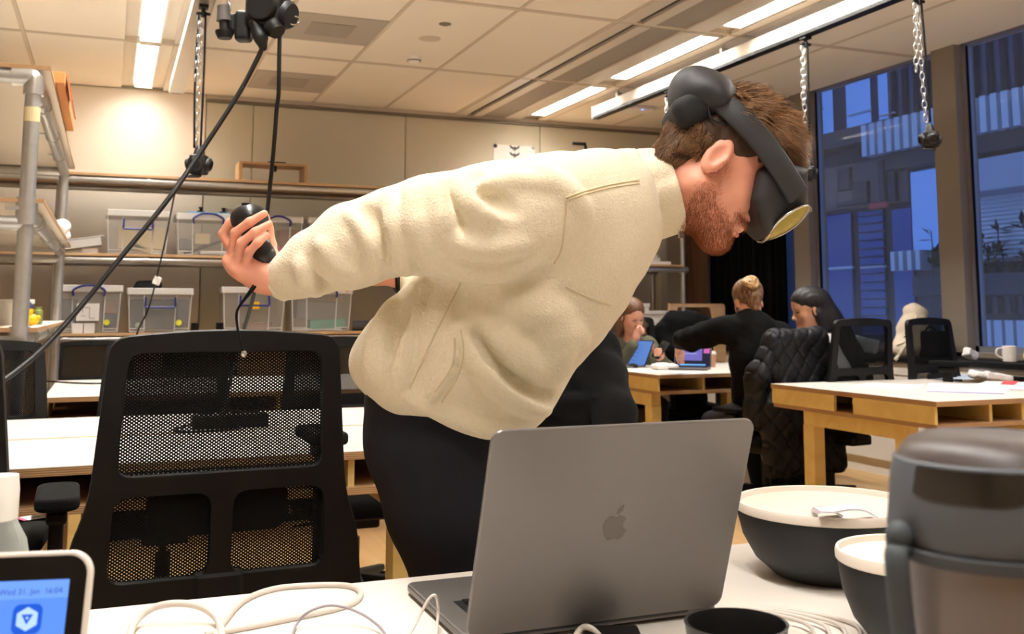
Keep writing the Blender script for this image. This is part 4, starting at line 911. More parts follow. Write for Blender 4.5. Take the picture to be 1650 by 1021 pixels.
# sleeve folds
R2([(644, 300), (652, 345), (664, 395), (676, 436)], .013, -.004, .008, -1)
R2([(662, 298), (670, 345), (686, 395), (704, 438)], .022, .006, .008)
R2([(624, 312), (636, 360), (648, 410), (654, 434)], .020, .006, .010)
R2([(718, 290), (724, 330), (744, 376)], .013, -.004, .012, -1)
R2([(696, 292), (702, 330), (718, 372), (732, 412)], .017, .005, .010)
R2([(742, 283), (757, 320), (792, 352)], .018, .006, .012)
R2([(765, 278), (785, 310), (830, 340)], .011, -.003, .014, -1)
R2([(840, 266), (880, 285), (925, 318), (945, 350)], .015, .004, .012)
R2([(775, 300), (830, 292), (890, 300)], .013, .005, .014)
R2([(690, 400), (740, 427), (800, 436), (860, 418)], .018, .008, .012)
R2([(720, 380), (780, 400), (850, 392)], .013, .007, .016)
R2([(560, 345), (590, 370), (606, 410), (602, 446)], .013, .004, .012)
R2([(585, 335), (612, 372), (624, 412)], .010, -.003, .012, -1)
R2([(498, 436), (512, 458), (545, 466)], .011, -.003, .009, -1)
R2([(485, 418), (492, 448), (512, 472)], .014, .004, .010)
R2([(520, 390), (545, 425), (580, 442)], .012, .004, .012)
def dsp(P): return .0022 * wob(P, 34, 3) + .0012 * wob(P, 75, 4)
# neck opening
fl = sw.mesh(.0046, 'fleece', dsp)
fleece = link(fl, 'fleece_sweater', M_FLEECE, man)
# ---- stand-up collar
def ring(cu, cv, dep, ax_uv, ra, rb, n=40):
    a2 = nrm(RT * ax_uv[0] - UPZ * ax_uv[1]); up2 = nrm(np.cross(FWH, a2)); c = W(cu, cv, dep); k = np.arange(n) * 2 * math.pi / n
    return c + np.cos(k)[:, None] * up2 * px(ra, dep) + np.sin(k)[:, None] * FWH * px(rb, dep)
rings = [ring(1028, 318, 1.825, (.96, -.22), 72, 82), ring(1036, 315.5, 1.824, (.96, -.23), 77, 84), ring(1046, 312, 1.822, (.96, -.24), 75.5, 81), ring(1060, 309.5, 1.82, (.965, -.255), 73.5, 75), ring(1083, 306, 1.815, (.965, -.26), 70.5, 70), ring(1086, 305, 1.815, (.965, -.26), 68, 68), ring(1082, 306, 1.815, (.965, -.26), 64, 64), ring(1048, 312, 1.82, (.96, -.24), 62, 64)]
cm = MB(); n = 40; V_ = []
for i, r_ in enumerate(rings):
    kk = np.arange(n) * 2 * math.pi / n; off = (.0022 * np.sin(kk * 9 + i * .6) + .0014 * np.sin(kk * 17 + i)) * (1 if 0 < i < 7 else .4); cc = r_.mean(0); V_.append(r_ + nrm_rows(r_ - cc) * off[:, None])
cm.add(np.concatenate(V_), [(i * n + q, i * n + (q + 1) % n, (i + 1) * n + (q + 1) % n, (i + 1) * n + q) for i in range(len(rings) - 1) for q in range(n)])
co_ = obj('collar', cm, M_FLEECE, man, smooth=True); ss = co_.modifiers.new('soft', 'SUBSURF'); ss.levels = 1; ss.render_levels = 2
ro = np.concatenate([ring(1038, 315, 1.824, (.96, -.23), 77, 85)]); obj('collar_seam', MB().tube(ro, .0022, 6, closed=True), mat('cream_seam_thread', (216, 198, 160), .95), man, smooth=True)
obj('cuff', MB().tube(spline([W(472, 443, 1.684), W(462, 448.5, 1.688), W(452, 454, 1.691), W(445, 458, 1.693)], 3), [px(q_, 1.69) for q_ in (30, 32, 33, 32.5, 32, 31.8, 31.5, 31.5, 31.4, 31)], 28), M_FLEECE, man, smooth='auto')
# ---- seams traced over the fleece
bv = BVHTree.FromPolygons([v.co.copy() for v in fl.vertices], [tuple(p.vertices) for p in fl.polygons]); LW = WM[man]
def on_fleece(u, v):
    r = ray(u, v); h = bv.ray_cast(LW.inverted() @ Vector(EYE), Vector(nrm(r))); return None if h[0] is None else np.array(LW @ h[0]) - nrm(r) * .0006
M_SEAM = mat('cream_seam_thread', (216, 198, 160), .95)
def seam(uv, name='seam', r=.0013):
    pts = [on_fleece(u, v) for u, v, _ in spline([np.array([a, b, 0.]) for a, b in uv], 6)]; pts = [p for p in pts if p is not None]
    if len(pts) > 3: obj(name, MB().tube(pts, r, 6), M_SEAM, man, smooth=True)
seam([(912, 318), (945, 307), (985, 297), (1030, 290)]); seam([(912, 323), (945, 312), (985, 302), (1030, 295)])
seam([(912, 320), (910, 360), (905, 400), (893, 425)]); seam([(742, 456), (715, 510), (690, 560), (660, 625)])
seam([(742, 530), (747, 570), (735, 610), (712, 648)], 'pocket_seam'); seam([(733, 545), (728, 590), (700, 632)], 'pocket_seam')
seam([(912, 462), (950, 480), (985, 492)])
# zip pull below the chin
pz = W(1097, 378, 1.8); zp = MB().box(pz, (.008, .004, .012)); obj('zip_pull', zp, M_ALU, man)
# ---- trousers
tr = Soft(); dl, dr = 1.80, 1.955
for d in (dl, dr): tr.cone(W(690, 640, d), W(700, 700, d), px(98, d), px(104, d), .05); tr.cone(W(770, 640, d), W(740, 700, d), px(70, d), px(80, d), .05)
KN = [np.array([*W(748, 960, dl + .005)]), np.array([*W(762, 960, dr + .03)])]; AN = []
for i, d in enumerate((dl, dr)):
    k_ = KN[i]; a_ = np.array([k_[0] - .03 * RT[0] + .0 * FWH[0], k_[1] - .03 * RT[1], .10]) + (FWH * .02 * i); AN.append(a_)
    tr.chain([W(700, 700, d), W(722, 810, d + .003), k_], [px(104, d), px(92, d), px(70, d)], .04); tr.chain([k_, (k_ + a_) / 2 - RT * .01, a_], [px(70, d), .058, .052], .03)
tr.half(AN[0] * [1, 1, 0] + np.array([0, 0, .075]), (0, 0, -1), AN[0] - .4, AN[0] + .35)
def dsp2(P): return .004 * wob(P * np.array([1, 1, .55]), 26, 9) + .002 * wob(P, 60, 5)
trousers = link(tr.mesh(.007, 'trousers', dsp2), 'trousers', M_TROU, man)
# slanted side pocket
for i in range(2):
    a_ = AN[i]; f = nrm(RT * 1. - FWH * .05); R = np.stack([np.cross(f, UPZ), f, UPZ], 1); c = a_ * [1, 1, 0]
    s_ = Soft(); s_.ell(c + f * .13 + UPZ * .045, (.045, .07, .035), R, .02); s_.cone(c - f * .05 + UPZ * .05, c + f * .10 + UPZ * .05, .042, .042, .02); s_.cone(c - f * .02 + UPZ * .06, c - f * .01 + UPZ * .11, .046, .046, .02); s_.half(c + UPZ * .012, (0, 0, -1), c - .3, c + .3)
    link(s_.mesh(.006, 'shoe'), 'shoe', M_SHOE, man)
    so = MB(); pr = rpoly([(-.045, -.075), (.045, -.075), (.052, .12), (.03, .205), (-.03, .205), (-.052, .12)], .035, 5); so.prism(pr, .02, c, R); obj('sole', so, M_SOLE, man, bevel=.004)
# ---- body: head, neck, arms with hands, trunk and legs in one skin
bd = Soft(); th = math.radians(30)
fx = RT * math.cos(th) - UPZ * math.sin(th); ux = RT * math.sin(th) + UPZ * math.cos(th); HR = np.stack([-FWH, fx, ux], 1)
HO = W(1136, 271, 1.80)
HT = head_soft(bd, HO, HR, 1.03, 1.05, ear=(.006, .016), eyes=True)
bd.cone(HO + HR @ np.array([0, -.012, -.03]), W(1052, 312, 1.82), .056, .060, .03); bd.cone(HO + HR @ np.array([0, .03, -.06]), W(1060, 322, 1.815), .038, .040, .03)
bd.ell(HT(0, .098, -.058), np.array([.02, .012, .012]), HR, .01)
trunk = Soft(); trunk.chain([W(1052, 314, 1.82), W(1040, 318, 1.82), W(930, 385, 1.82), W(800, 530, 1.82), W(715, 640, 1.83)], [.052, .060, .100, .11, .12], .04)
# near arm to the wrist
for S_ in (bd, trunk): S_.chain([W(960, 325, 1.75), W(800, 360, 1.64), W(655, 372, 1.635), W(560, 402, 1.66), W(462, 447, 1.69)] + ([W(446, 453, 1.69)] if S_ is bd else []), [.06, .05, .042, .038, .028, .027], .02)
for S_ in (bd, trunk): S_.chain([W(965, 325, 1.93), W(880, 372, 2.02), W(770, 418, 2.03), W(690, 436, 2.0), W(664, 440, 1.99)] + ([W(642, 442, 1.985)] if S_ is bd else []), [.06, .05, .042, .034, .027, .026], .02)
for i, d in enumerate((dl, dr)): trunk.chain([W(715, 660, d), KN[i], AN[i]], [.08, .052, .035], .04)
d0 = 1.685
def H_(u, v, o=0.): return W(u, v, d0 + o)
fingers = [
    [H_(440, 418, .038), H_(437, 395, .046), H_(432, 368, .044), H_(427, 348, .030)],                                     # thumb, behind
    [H_(380, 415, .006), H_(359, 377, .004), H_(370, 360, .0), H_(387, 344, -.004)],                                      # index on the trigger
    [H_(371, 420, -.006), H_(379, 375, -.024), H_(402, 358, -.029), H_(426, 344, -.022)],
    [H_(379, 431, -.014), H_(389, 391, -.033), H_(411, 374, -.036), H_(434, 361, -.027)],
    [H_(391, 440, -.019), H_(402, 405, -.036), H_(415, 391, -.039), H_(430, 379, -.031)]]
hand_soft(bd, H_(446, 452, 0), fingers, .0077, .0135, .003)
bd.cone(H_(420, 452, .002), H_(388, 428, -.002), .021, .018, .012); bd.cone(H_(444, 446, .01), H_(437, 418, .03), .021, .015, .012)
# far hand, half hidden behind the near sleeve
d1 = 1.985
G_ = lambda u, v, o=0.: W(u, v, d1 + o)
far_f = [[G_(628, 430, -.02), G_(612, 420, -.03), G_(598, 416, -.032)]] + [[G_(606, 438 + 6 * i - 6, .014 * i - .02), G_(578, 440 + 7 * i - 8, .014 * i - .02), G_(562, 450 + 5 * i - 8, .012 * i - .03), G_(560, 462 + 4 * i - 8, .01 * i - .045)] for i in range(4)]
hand_soft(bd, G_(640, 442), far_f, .0085, .0135)
def bbox(pts, m): pts = np.array(pts); return (pts.min(0) - m, pts.max(0) + m)
hb_ = bbox([HT(0, .14, 0), HT(0, -.1, 0), HT(0, 0, .15), HT(0, .05, -.14), HT(.1, 0, 0), HT(-.1, 0, 0), W(1062, 315, 1.82)], .02); nb_ = bbox([H_(445, 452)] + [p for c in fingers for p in c], .024); fb_ = bbox([G_(655, 442)] + [p for c in far_f for p in c], .024)
tb_ = bbox([W(1072, 312, 1.82) + UPZ * .0, W(480, 440, 1.69), np.array([*AN[0][:2], .03]), np.array([*AN[1][:2], .03]), W(960, 250, 1.6), W(960, 250, 2.1), W(1072, 350, 1.9)], .03)
wc = float(W(462, 446, 1.69) @ RT); lims = [float(q @ RT) for q in (W(1068, 312, 1.82),)]
body_me = join_raw([bd.mesh(.0030, 'h', box=hb_, raw=True), bd.mesh(.0023, 'h', box=nb_, raw=True), bd.mesh(.003, 'h', box=fb_, raw=True), trunk.mesh(.008, 'h', raw=True)], 'body')
body = link(body_me, 'body', M_SKIN, man); body['label'] = 'fair-skinned head, neck and hands'
# ---- bracelet
bc = W(637, 442, 1.985); ax_ = nrm(W(690, 436, 2.0) - W(642, 442, 1.985)); br = frame(ax_); pts = [bc + br[:, 0] * math.cos(a) * .034 + br[:, 1] * math.sin(a) * .031 for a in np.linspace(0, 2 * math.pi, 29)[:-1]]
solo('bracelet', MB().tube(pts, .006, 8, closed=True), M_BLACKP, 'thin black band on the man\'s far wrist', 'bracelet', smooth=True)
# ---- lips, nails
def hl(x, y, z): return HT(x, y, z)
M_LIP = mat('lip_pink', (206, 112, 100), .45, sub=.1)
lp = MB().tube([hl(-.02, .094, -.067), hl(-.008, .1025, -.0625), hl(0, .103, -.0635), hl(.008, .1025, -.0625), hl(.02, .094, -.067)], [.002, .0042, .0045, .0042, .002], 8); lp.tube([hl(-.019, .093, -.068), hl(0, .1015, -.0735), hl(.019, .093, -.068)], [.002, .0055, .002], 8)
obj('lips', lp, M_LIP, man, smooth=True)
# ---- beard and hair as fine strands
def loc(P): return (P - HO) @ HR / 1.03
def beard_zone(C):
    q = loc(C) + np.random.default_rng(8).normal(size=C.shape) * .0045; x, y, z = q[:, 0], q[:, 1], q[:, 2]
    jaw = (z < -.028 - .55 * np.clip(y - .055, 0, .1) * -0.2) & (z > -.128) & (y > -.002 + .18 * np.clip(-z - .05, 0, .1))
    side = (z < .012) & (z > -.06) & (y > .006) & (y < .034) & (np.abs(x) > .045)
    must = (z < -.043) & (z > -.058) & (y > .078)
    cheek = (z < -.046 - .35 * (y - .03)) & (y > .0) & (z > -.13)
    lipz = (np.abs(x) < .024) & (z > -.082) & (z < -.056) & (y > .09)
    return (side | cheek | must) & ~lipz & (z > -.125)
lm = LW.inverted()
Pb, Nb = sample(body_me, 10000, 4, lambda C: beard_zone(C + np.array(LW.translation))); Pb = Pb + np.array(LW.translation)
dwn = -ux * .75 + fx * .35; db = dwn[None] + .55 * Nb + RNG.normal(size=Nb.shape) * .22
q = loc(Pb); Lb = .0055 + .005 * np.clip((-q[:, 2] - .04) / .06, 0, 1); Lb = Lb * np.where(q[:, 2] > -.03, .6, 1)
link(strands(Pb - Nb * .0008, db, Nb, Lb, .00036, 3, .2, .25, 5), 'beard', hair_mat('ginger_beard', (196, 112, 62), (132, 74, 42)), man)
# hair: a volume over the skull, then strands combed forward
hs = Soft(); T = HT
hs.ell(T(0, .014, .066), (.084, .106, .088), HR, .02); hs.ell(T(0, .06, .088), (.062, .058, .052), HR, .03); hs.ell(T(0, -.035, .03), (.074, .060, .066), HR, .02)
hs.ell(T(0, -.062, -.022), (.055, .03, .045), HR, .02)
hs.ell(T(0, .092, -.02), (.09, .062, .066), HR, .012, -1); 
for x in (-1, 1): hs.ell(T(x * .092, .006, -.022), (.03, .040, .052), HR, .01, -1)
hs.half(T(0, -.06, -.055), HR @ np.array([0, .1, -1.]), HO - .3, HO + .3)
def dsp3(P):
    q = (P - HO) @ HR; return .0022 * np.sin(q[..., 0] * 260 + 8 * np.sin(q[..., 1] * 40) + q[..., 2] * 60) + .002 * wob(P, 90, 8)
hv = hs.mesh(.0034, 'hair_volume', dsp3); M_HAIR = hair_mat('brown_hair', (158, 116, 76), (92, 62, 38), .4); M_HAIRB = mat('brown_hair_base', (60, 40, 26), .8)
hb = link(hv, 'hair', M_HAIRB, man)
Ph, Nh = sample(hv, 26000, 6); Ph = Ph + np.array(LW.translation)
band = spline([np.array([*p_, 0.]) for p_ in ((1262, 318), (1238, 282), (1205, 238), (1170, 200), (1140, 168), (1118, 148))], 6)[:, :2]
qq = Ph - EYE; puv = np.stack([U0 + F * (qq @ RT) / (qq @ FWD), V0 - F * (qq @ UPV) / (qq @ FWD)], 1); dd = np.sqrt(((puv[:, None] - band[None]) ** 2).sum(-1)).min(1); sidew = np.abs(((Ph - HO) @ HR)[:, 0]) > .05; kp = ~((dd < 23) & sidew); Ph, Nh = Ph[kp], Nh[kp]
q = loc(Ph); top = np.clip((q[:, 2] - .035) / .05, 0, 1) * np.clip((q[:, 1] + .06) / .05, 0, 1)
cl = np.stack([wob(Ph, 120, 11), wob(Ph, 120, 12), wob(Ph, 120, 13)], 1)
dirs = fx[None] * (.95 * top + .1)[:, None] - (ux[None] * (.8 - top * .55)[:, None]) - fx[None] * (.35 * np.clip(-q[:, 1] * 12, 0, 1) * (1 - top))[:, None] + cl * .55 + RNG.normal(size=Ph.shape) * .13
tn = dirs - Nh * (dirs * Nh).sum(1, keepdims=True); tn = nrm_rows(tn) + Nh * (.34 + .12 * top)[:, None]
Lh = .017 + .030 * top * RNG.uniform(.6, 1.15, len(top))
link(strands(Ph - Nh * .003, tn, Nh, Lh, .0009, 5, .42, .18, 7), 'hair_strands', M_HAIR, man)

# ================================================================== HEADSET
M_HS = mat('graphite_headset', (38, 38, 40), .58, bump=(1500, .1, .0003)); M_FOAM = mat('black_face_foam', (16, 16, 17), .8)
def hp(f, u_, x): return HO + HR @ np.array([x, f, u_])
def uv2h(u, v): # pixel on the head's mid plane -> (forward, up)
    q = (W(u, v, 1.80) - HO) @ HR; return q[1], q[2]
t = thing('vr_headset', 'dark grey headset strapped around the bending man\'s head', 'headset', hp(.1, 0, 0))
prof = [uv2h(*p) for p in ((1206, 283), (1232, 268), (1292, 276), (1302, 338), (1226, 387), (1209, 366), (1198, 330))]
cx_, cy_ = np.mean([p[0] for p in prof]), np.mean([p[1] for p in prof])
vs = Soft()
class _E: pass
def poly_sdf(P2, poly):
    d = np.full(P2.shape[:-1], 1e9); s = np.ones(P2.shape[:-1]); n = len(poly)
    for i in range(n):
        a = np.array(poly[i]); b = np.array(poly[i - 1]); e = b - a; w_ = P2 - a; tt = np.clip((w_ @ e) / (e @ e), 0, 1); bb = w_ - tt[..., None] * e; d = np.minimum(d, (bb ** 2).sum(-1))
        c1 = P2[..., 1] >= a[1]; c2 = P2[..., 1] < b[1]; c3 = e[0] * w_[..., 1] > e[1] * w_[..., 0]; fl_ = (c1 & c2 & c3) | (~c1 & ~c2 & ~c3); s = np.where(fl_, -s, s)
    return s * np.sqrt(d)
def visor(P):
    q = (P - HO) @ HR; d2 = poly_sdf(q[..., 1:], prof) ; xx = np.sqrt((q[..., 0] / .098) ** 2 + ((q[..., 1] - .055) / .135) ** 2) * .098 - .098
    a = d2 + .006; b = xx + .004; k = .03; h = np.maximum(k - np.abs(a - b), 0) / k; return np.maximum(a, b) + h * h * k * .25 - .006
lo_, hi_ = HO - .25, HO + .25
vs._add(visor, lo_ + .02, hi_ - .02, .004, 1)
link(vs.mesh(.0036, 'visor'), 'visor', M_HS, t)
# curved front glass: lens-shaped lip along the lower front edge
f0 = np.array(uv2h(1301, 340)); f1 = np.array(uv2h(1226, 388)); mid = (f0 + f1) / 2; dirv = nrm2(f1 - f0); nv = np.array([-dirv[1], dirv[0]]); nv = nv if nv @ (np.array(uv2h(1275, 380)) - mid) > 0 else -nv
hw = np.linalg.norm(f1 - f0) / 2
gl = MB(); N1, N2 = 26, 7; V_ = []; 
for i in range(N2):
    rr = i / (N2 - 1)
    for k in range(N1):
        a = 2 * math.pi * k / N1; s1 = math.copysign(abs(math.cos(a)) ** .75, math.cos(a)) * rr; s2 = math.copysign(abs(math.sin(a)) ** .75, math.sin(a)) * rr
        p = mid + dirv * hw * .98 * s1 + nv * (.010 * (1 - rr ** 2) - .022 * s2 ** 2 + .003); V_.append(hp(p[0], p[1], .086 * s2))
gl.add(V_, [(i * N1 + k, i * N1 + (k + 1) % N1, (i + 1) * N1 + (k + 1) % N1, (i + 1) * N1 + k) for i in range(N2 - 1) for k in range(N1)])
go = obj('front_glass', gl, mat('yellow_reflection_glass', (128, 122, 34), .12, .2, coat=.5), t, smooth=True)  # yellow reflection on the glass is put into its base colour
edge = [V_[(N2 - 1) * N1 + k] for k in range(N1)]; obj('glass_rim', MB().tube(edge, .0022, 8, closed=True), M_CHROME, t, smooth=True)
# strap bands over both sides, rear cushion, dial
for sx in (1, -1):
    ctr = [(1266, 323, .084), (1252, 304, .094), (1234, 278, .100), (1205, 238, .0985), (1170, 200, .092), (1140, 168, .068), (1118, 148, .04)]
    pts = []
    for u, v, x in ctr: f, u_ = uv2h(u, v); pts.append(hp(f, u_, sx * x))
    pts = spline(pts, 6); mb = MB(); V_ = []; Nn = len(pts)
    for i, p in enumerate(pts):
        tg = nrm(pts[min(i + 1, Nn - 1)] - pts[max(i - 1, 0)]); q = (p - HO) @ HR; outw = nrm(HR @ np.array([q[0], (q[1] - .0) * .45, 0])); outw = nrm(outw - tg * (outw @ tg)); wd = np.cross(tg, outw); w_ = .0225 - .003 * i / Nn; th_ = .0055
        V_ += [p + wd * w_ + outw * th_ * .3, p + wd * w_ * .8 + outw * th_, p - wd * w_ * .8 + outw * th_, p - wd * w_ + outw * th_ * .3, p - wd * w_ - outw * th_ * .5, p + wd * w_ - outw * th_ * .5]
    mb.add(V_, [(i * 6 + k, i * 6 + (k + 1) % 6, (i + 1) * 6 + (k + 1) % 6, (i + 1) * 6 + k) for i in range(Nn - 1) for k in range(6)] + [tuple(range(5, -1, -1)), tuple((Nn - 1) * 6 + k for k in range(6))]); obj('strap', mb, M_HS, t, smooth='auto', angle=50)
rp = Soft(); f, u_ = uv2h(1128, 158)
rp.ell(hp(f, u_, 0), (.092, .056, .046), HR @ rotx(.75), .02); f, u_ = uv2h(1150, 172); rp.ell(hp(f, u_, 0), (.096, .034, .034), HR @ rotx(.75), .03); f, u_ = uv2h(1112, 136); rp.ell(hp(f, u_, 0), (.06, .030, .026), HR @ rotx(.75), .03)
link(rp.mesh(.0036, 'pad'), 'rear_housing', M_HS, t)
rp = Soft(); f, u_ = uv2h(1106, 188); rp.rbox(hp(f, u_, 0), (.084, .034, .028), HR @ rotx(.95), .02, .01); link(rp.mesh(.0036, 'pad2'), 'rear_cushion', M_FOAM, t)
f, u_ = uv2h(1126, 180); obj('cable_loop', MB().tube(spline([hp(*uv2h(1128, 182), .08), hp(*uv2h(1133, 206), .086), hp(*uv2h(1150, 213), .086), hp(*uv2h(1160, 210), .084)], 6), .002, 8), M_BLACKP, t, smooth=True)

# ================================================================== HAND CONTROLLER
t = thing('hand_controller', 'black motion controller held in the man\'s raised hand', 'controller', H_(410, 430, .0)); M_CT = mat('satin_black_controller', (26, 26, 28), .3)
cs = Soft(); cs.ell(H_(402, 352, .006), (.030, .026, .023), None, .01); cs.cone(H_(402, 356, .006), H_(414, 384, .008), .021, .016, .02); cs.cone(H_(414, 384, .008), H_(426, 412, .006), .016, .0175, .012); cs.cone(H_(426, 412, .006), H_(431, 421, .006), .0175, .013, .01)
link(cs.mesh(.0026, 'controller'), 'grip', M_CT, t); obj('stick', MB().lathe([(.004, 0), (.004, .004), (.007, .005), (.007, .008), (0, .009)], H_(396, 335, -.002), None, 16), M_CT, t, smooth='auto'); obj('strap_eye', MB().ball(H_(434, 424, -.010), .002, 8), M_CHROME, t)
st = spline([H_(434, 425, -.004), H_(425, 440, -.016), H_(408, 466, -.02), H_(388, 490, -.02), H_(381, 508, -.02), H_(385, 540, -.02), H_(393, 568, -.02)], 7)
obj('wrist_cord', MB().tube(st, .0022, 8), M_BLACKM, t, smooth=True); st2 = spline([H_(433, 426, .004), H_(424, 436, -.016), H_(402, 468, -.022), H_(384, 496, -.021)], 7); obj('wrist_cord', MB().tube(st2, .0013, 8), M_BLACKM, t, smooth=True); obj('cord_bead', MB().ball(H_(393, 570, -.02), (.005, .005, .006), 8), M_GALV, t)
# ================================================================== THE OTHER PEOPLE
def streak_mat(name, c1, c2, R=None, sc=(160, 160, 10), rough=.45):
    m = mat(name, c1, rough); nt = m.node_tree; b = nt.nodes['Principled BSDF']; tc = nt.nodes.new('ShaderNodeTexCoord'); mp = nt.nodes.new('ShaderNodeMapping'); mp.inputs['Scale'].default_value = sc
    n = nt.nodes.new('ShaderNodeTexNoise'); n.inputs['Scale'].default_value = 1.; n.inputs['Detail'].default_value = 3; r = nt.nodes.new('ShaderNodeValToRGB'); r.color_ramp.elements[0].position = .36; r.color_ramp.elements[1].position = .64
    r.color_ramp.elements[0].color = lin(c2); r.color_ramp.elements[1].color = lin(c1); nt.links.new(tc.outputs['Object'], mp.inputs[0]); nt.links.new(mp.outputs[0], n.inputs['Vector']); nt.links.new(n.outputs[0], r.inputs[0]); nt.links.new(r.outputs[0], b.inputs['Base Color'])
    bp = nt.nodes.new('ShaderNodeBump'); bp.inputs['Strength'].default_value = .6; bp.inputs['Distance'].default_value = .004; nt.links.new(n.outputs[0], bp.inputs['Height']); nt.links.new(bp.outputs[0], b.inputs['Normal']); return m
M_EYEW = mat('eye_white', (228, 222, 216), .3); M_DARK = mat('dark_lash', (34, 24, 20), .6); M_BROW = mat('brow_hair', (74, 50, 36), .8); M_LIPW = mat('rose_lip', (190, 92, 92), .4); M_JEAN = mat('dark_trousers', (30, 30, 36), .9)
def face_bits(T, parent, brow=M_BROW, closed=False, k=1.7):
    """lids, lashes, irises, brows and lips laid on the modelled face"""
    for x in (-1, 1):
        e = MB()
        if not closed: obj('eye', MB().ball(T(x * .031, .0895, .001), .0085, 10), M_EYEW, parent, smooth=True); obj('iris', MB().ball(T(x * .031, .0955, -.001), .0038, 8), M_DARK, parent, smooth=True)
        obj('lash_line', MB().tube([T(x * .018, .0945, .002), T(x * .026, .0985, .0055), T(x * .036, .0965, .005), T(x * .045, .090, .0)], [.0012 * k, .002 * k, .002 * k, .001 * k], 6), M_DARK, parent)
        obj('eyebrow', MB().tube([T(x * .015, .1005, .019), T(x * .03, .101, .0245), T(x * .047, .091, .019)], [.003 * k * .8, .0034 * k * .8, .0014 * k], 6), brow, parent)
    lp = MB().tube([T(-.022, .092, -.066), T(-.008, .1005, -.0615), T(0, .101, -.0628), T(.008, .1005, -.0615), T(.022, .092, -.066)], [.0012, .004, .0042, .004, .0012], 8).tube([T(-.02, .092, -.067), T(0, .1005, -.0725), T(.02, .092, -.067)], [.0012, .0052, .0012], 8)
    obj('lips', lp, M_LIPW, parent, smooth=True)
def basis(fwd, pitch_down=0., roll=0.):
    f = nrm(fwd); r = nrm(np.cross(f, UPZ)); u = np.cross(r, f); c, s = math.cos(pitch_down), math.sin(pitch_down); f2 = f * c - u * s; u2 = u * c + f * s; c, s = math.cos(roll), math.sin(roll); r3 = r * c + u2 * s; u3 = u2 * c - r * s
    return np.stack([r3, f2, u3], 1)
def seated(hip, fwd, knee_z=.46, gap=.12, legm=M_JEAN, parent=None, tuck=.0):
    """thighs, shins and shoes of somebody sitting at hip"""
    f = nrm(fwd); r = nrm(np.cross(f, UPZ)); s = Soft(); sh_ = []; bd_ = []
    s.cone(hip - r * .09, hip + r * .09, .10, .10, .04)
    for x in (-1, 1):
        k = hip + f * .42 + r * x * gap + UPZ * (knee_z - hip[2]); a = k * [1, 1, 0] - f * (.02 + tuck) + UPZ * .09
        s.chain([hip + r * x * .09, k], [.095, .062], .03); s.chain([k, a], [.06, .045], .02); sh_.append(a)
    link(s.mesh(.010, 'trousers'), 'trousers', legm, parent)
    for a in sh_:
        q = Soft(); c = a * [1, 1, 0]; q.cone(c + UPZ * .04, c + f * .15 + UPZ * .034, .04, .034, .02); q.cone(c + UPZ * .05, c + UPZ * .1, .042, .04, .02); q.half(c + UPZ * .004, (0, 0, -1), c - .3, c + .3); link(q.mesh(.008, 'shoe'), 'shoe', M_BLACKM, parent)
    return sh_
def largest(me):
    """keep only the biggest connected piece of a mesh"""
    bm = bmesh.new(); bm.from_mesh(me); seen = set(); best = []
    for v in bm.verts:
        if v in seen: continue
        st = [v]; grp = []; seen.add(v)
        while st:
            a = st.pop(); grp.append(a)
            for e in a.link_edges:
                b_ = e.other_vert(a)
                if b_ not in seen: seen.add(b_); st.append(b_)
        if len(grp) > len(best): best = grp
    keep = set(best); bmesh.ops.delete(bm, geom=[v for v in bm.verts if v not in keep], context='VERTS'); bm.to_mesh(me); bm.free(); return me
def link_base(me, name, m):
    co = np.empty(len(me.vertices) * 3); me.vertices.foreach_get('co', co); co = co.reshape(-1, 3); c = np.array([co[:, 0].mean(), co[:, 1].mean(), co[:, 2].min()]); me.transform(Matrix.Translation(Vector(-c))); o = link(me, name, m); o.location = c; WM[o] = Matrix.Translation(Vector(c)); return o
def place_seat(ch): return np.array(ch.location[:]) + np.array([0, 0, .0])

# ---- woman with brown hair, olive sweater, hand at her mouth
D1 = 7.75
Q = lambda u, v, o=0.: W(u, v, D1 + o)
hd = Q(1016, 511); R = basis(-FWH * .86 + RT * .5, .30, -.05)
root = Q(1020, 600, .1); w1 = thing('person', 'brown-haired woman in an olive sweater looking at her phone', 'person', (root[0], root[1], 0))
b = Soft(); T = head_soft(b, hd, R, 1., .95)
b.cone(hd - UPZ * .05, Q(1014, 556, .06), .045, .05, .03); b.chain([Q(1014, 560, .07), Q(1016, 640, .14)], [.10, .12], .04)
hw_ = Q(1026, 544, -.16)  # fist at the mouth
fist = [[Q(1024, 536, -.17), Q(1027, 529, -.18), Q(1029, 525, -.175)]] + [[Q(1029 + 2.2 * i, 529 + 1.0 * i, -.155 - .006 * i), Q(1032.5 + 1.6 * i, 526 + 1.8 * i, -.18 - .004 * i), Q(1033 + 1.4 * i, 532 + 1.4 * i, -.19), Q(1029 + 1.6 * i, 534 + 1.2 * i, -.178)] for i in range(4)]
hand_soft(b, Q(1025, 541, -.16), fist, .0085, .014)
ph_c = Q(1064, 563, -.25)
gr = [[Q(1054, 566, -.24), Q(1051, 560, -.262), Q(1053, 555, -.27)]] + [[Q(1067, 569 - 1.5 * i + 3, -.235), Q(1066 - .5 * i, 567 - 3.4 * i + 5, -.272), Q(1060 - .5 * i, 566 - 3.4 * i + 6, -.29), Q(1054, 567 - 3.2 * i + 6, -.285)] for i in range(4)]
hand_soft(b, Q(1063, 575, -.22), gr, .008, .013)
for (a, m_) in (((Q(990, 556, .07), Q(1000, 590, -.06), Q(1025, 545, -.16)), 0), ((Q(1040, 560, .07), Q(1075, 600, -.08), Q(1064, 577, -.22)), 0)): b.chain(list(a), [.045, .04, .027], .02)
link(b.mesh(.0052, 'body'), 'body', M_SKIN2, w1); face_bits(T, w1)
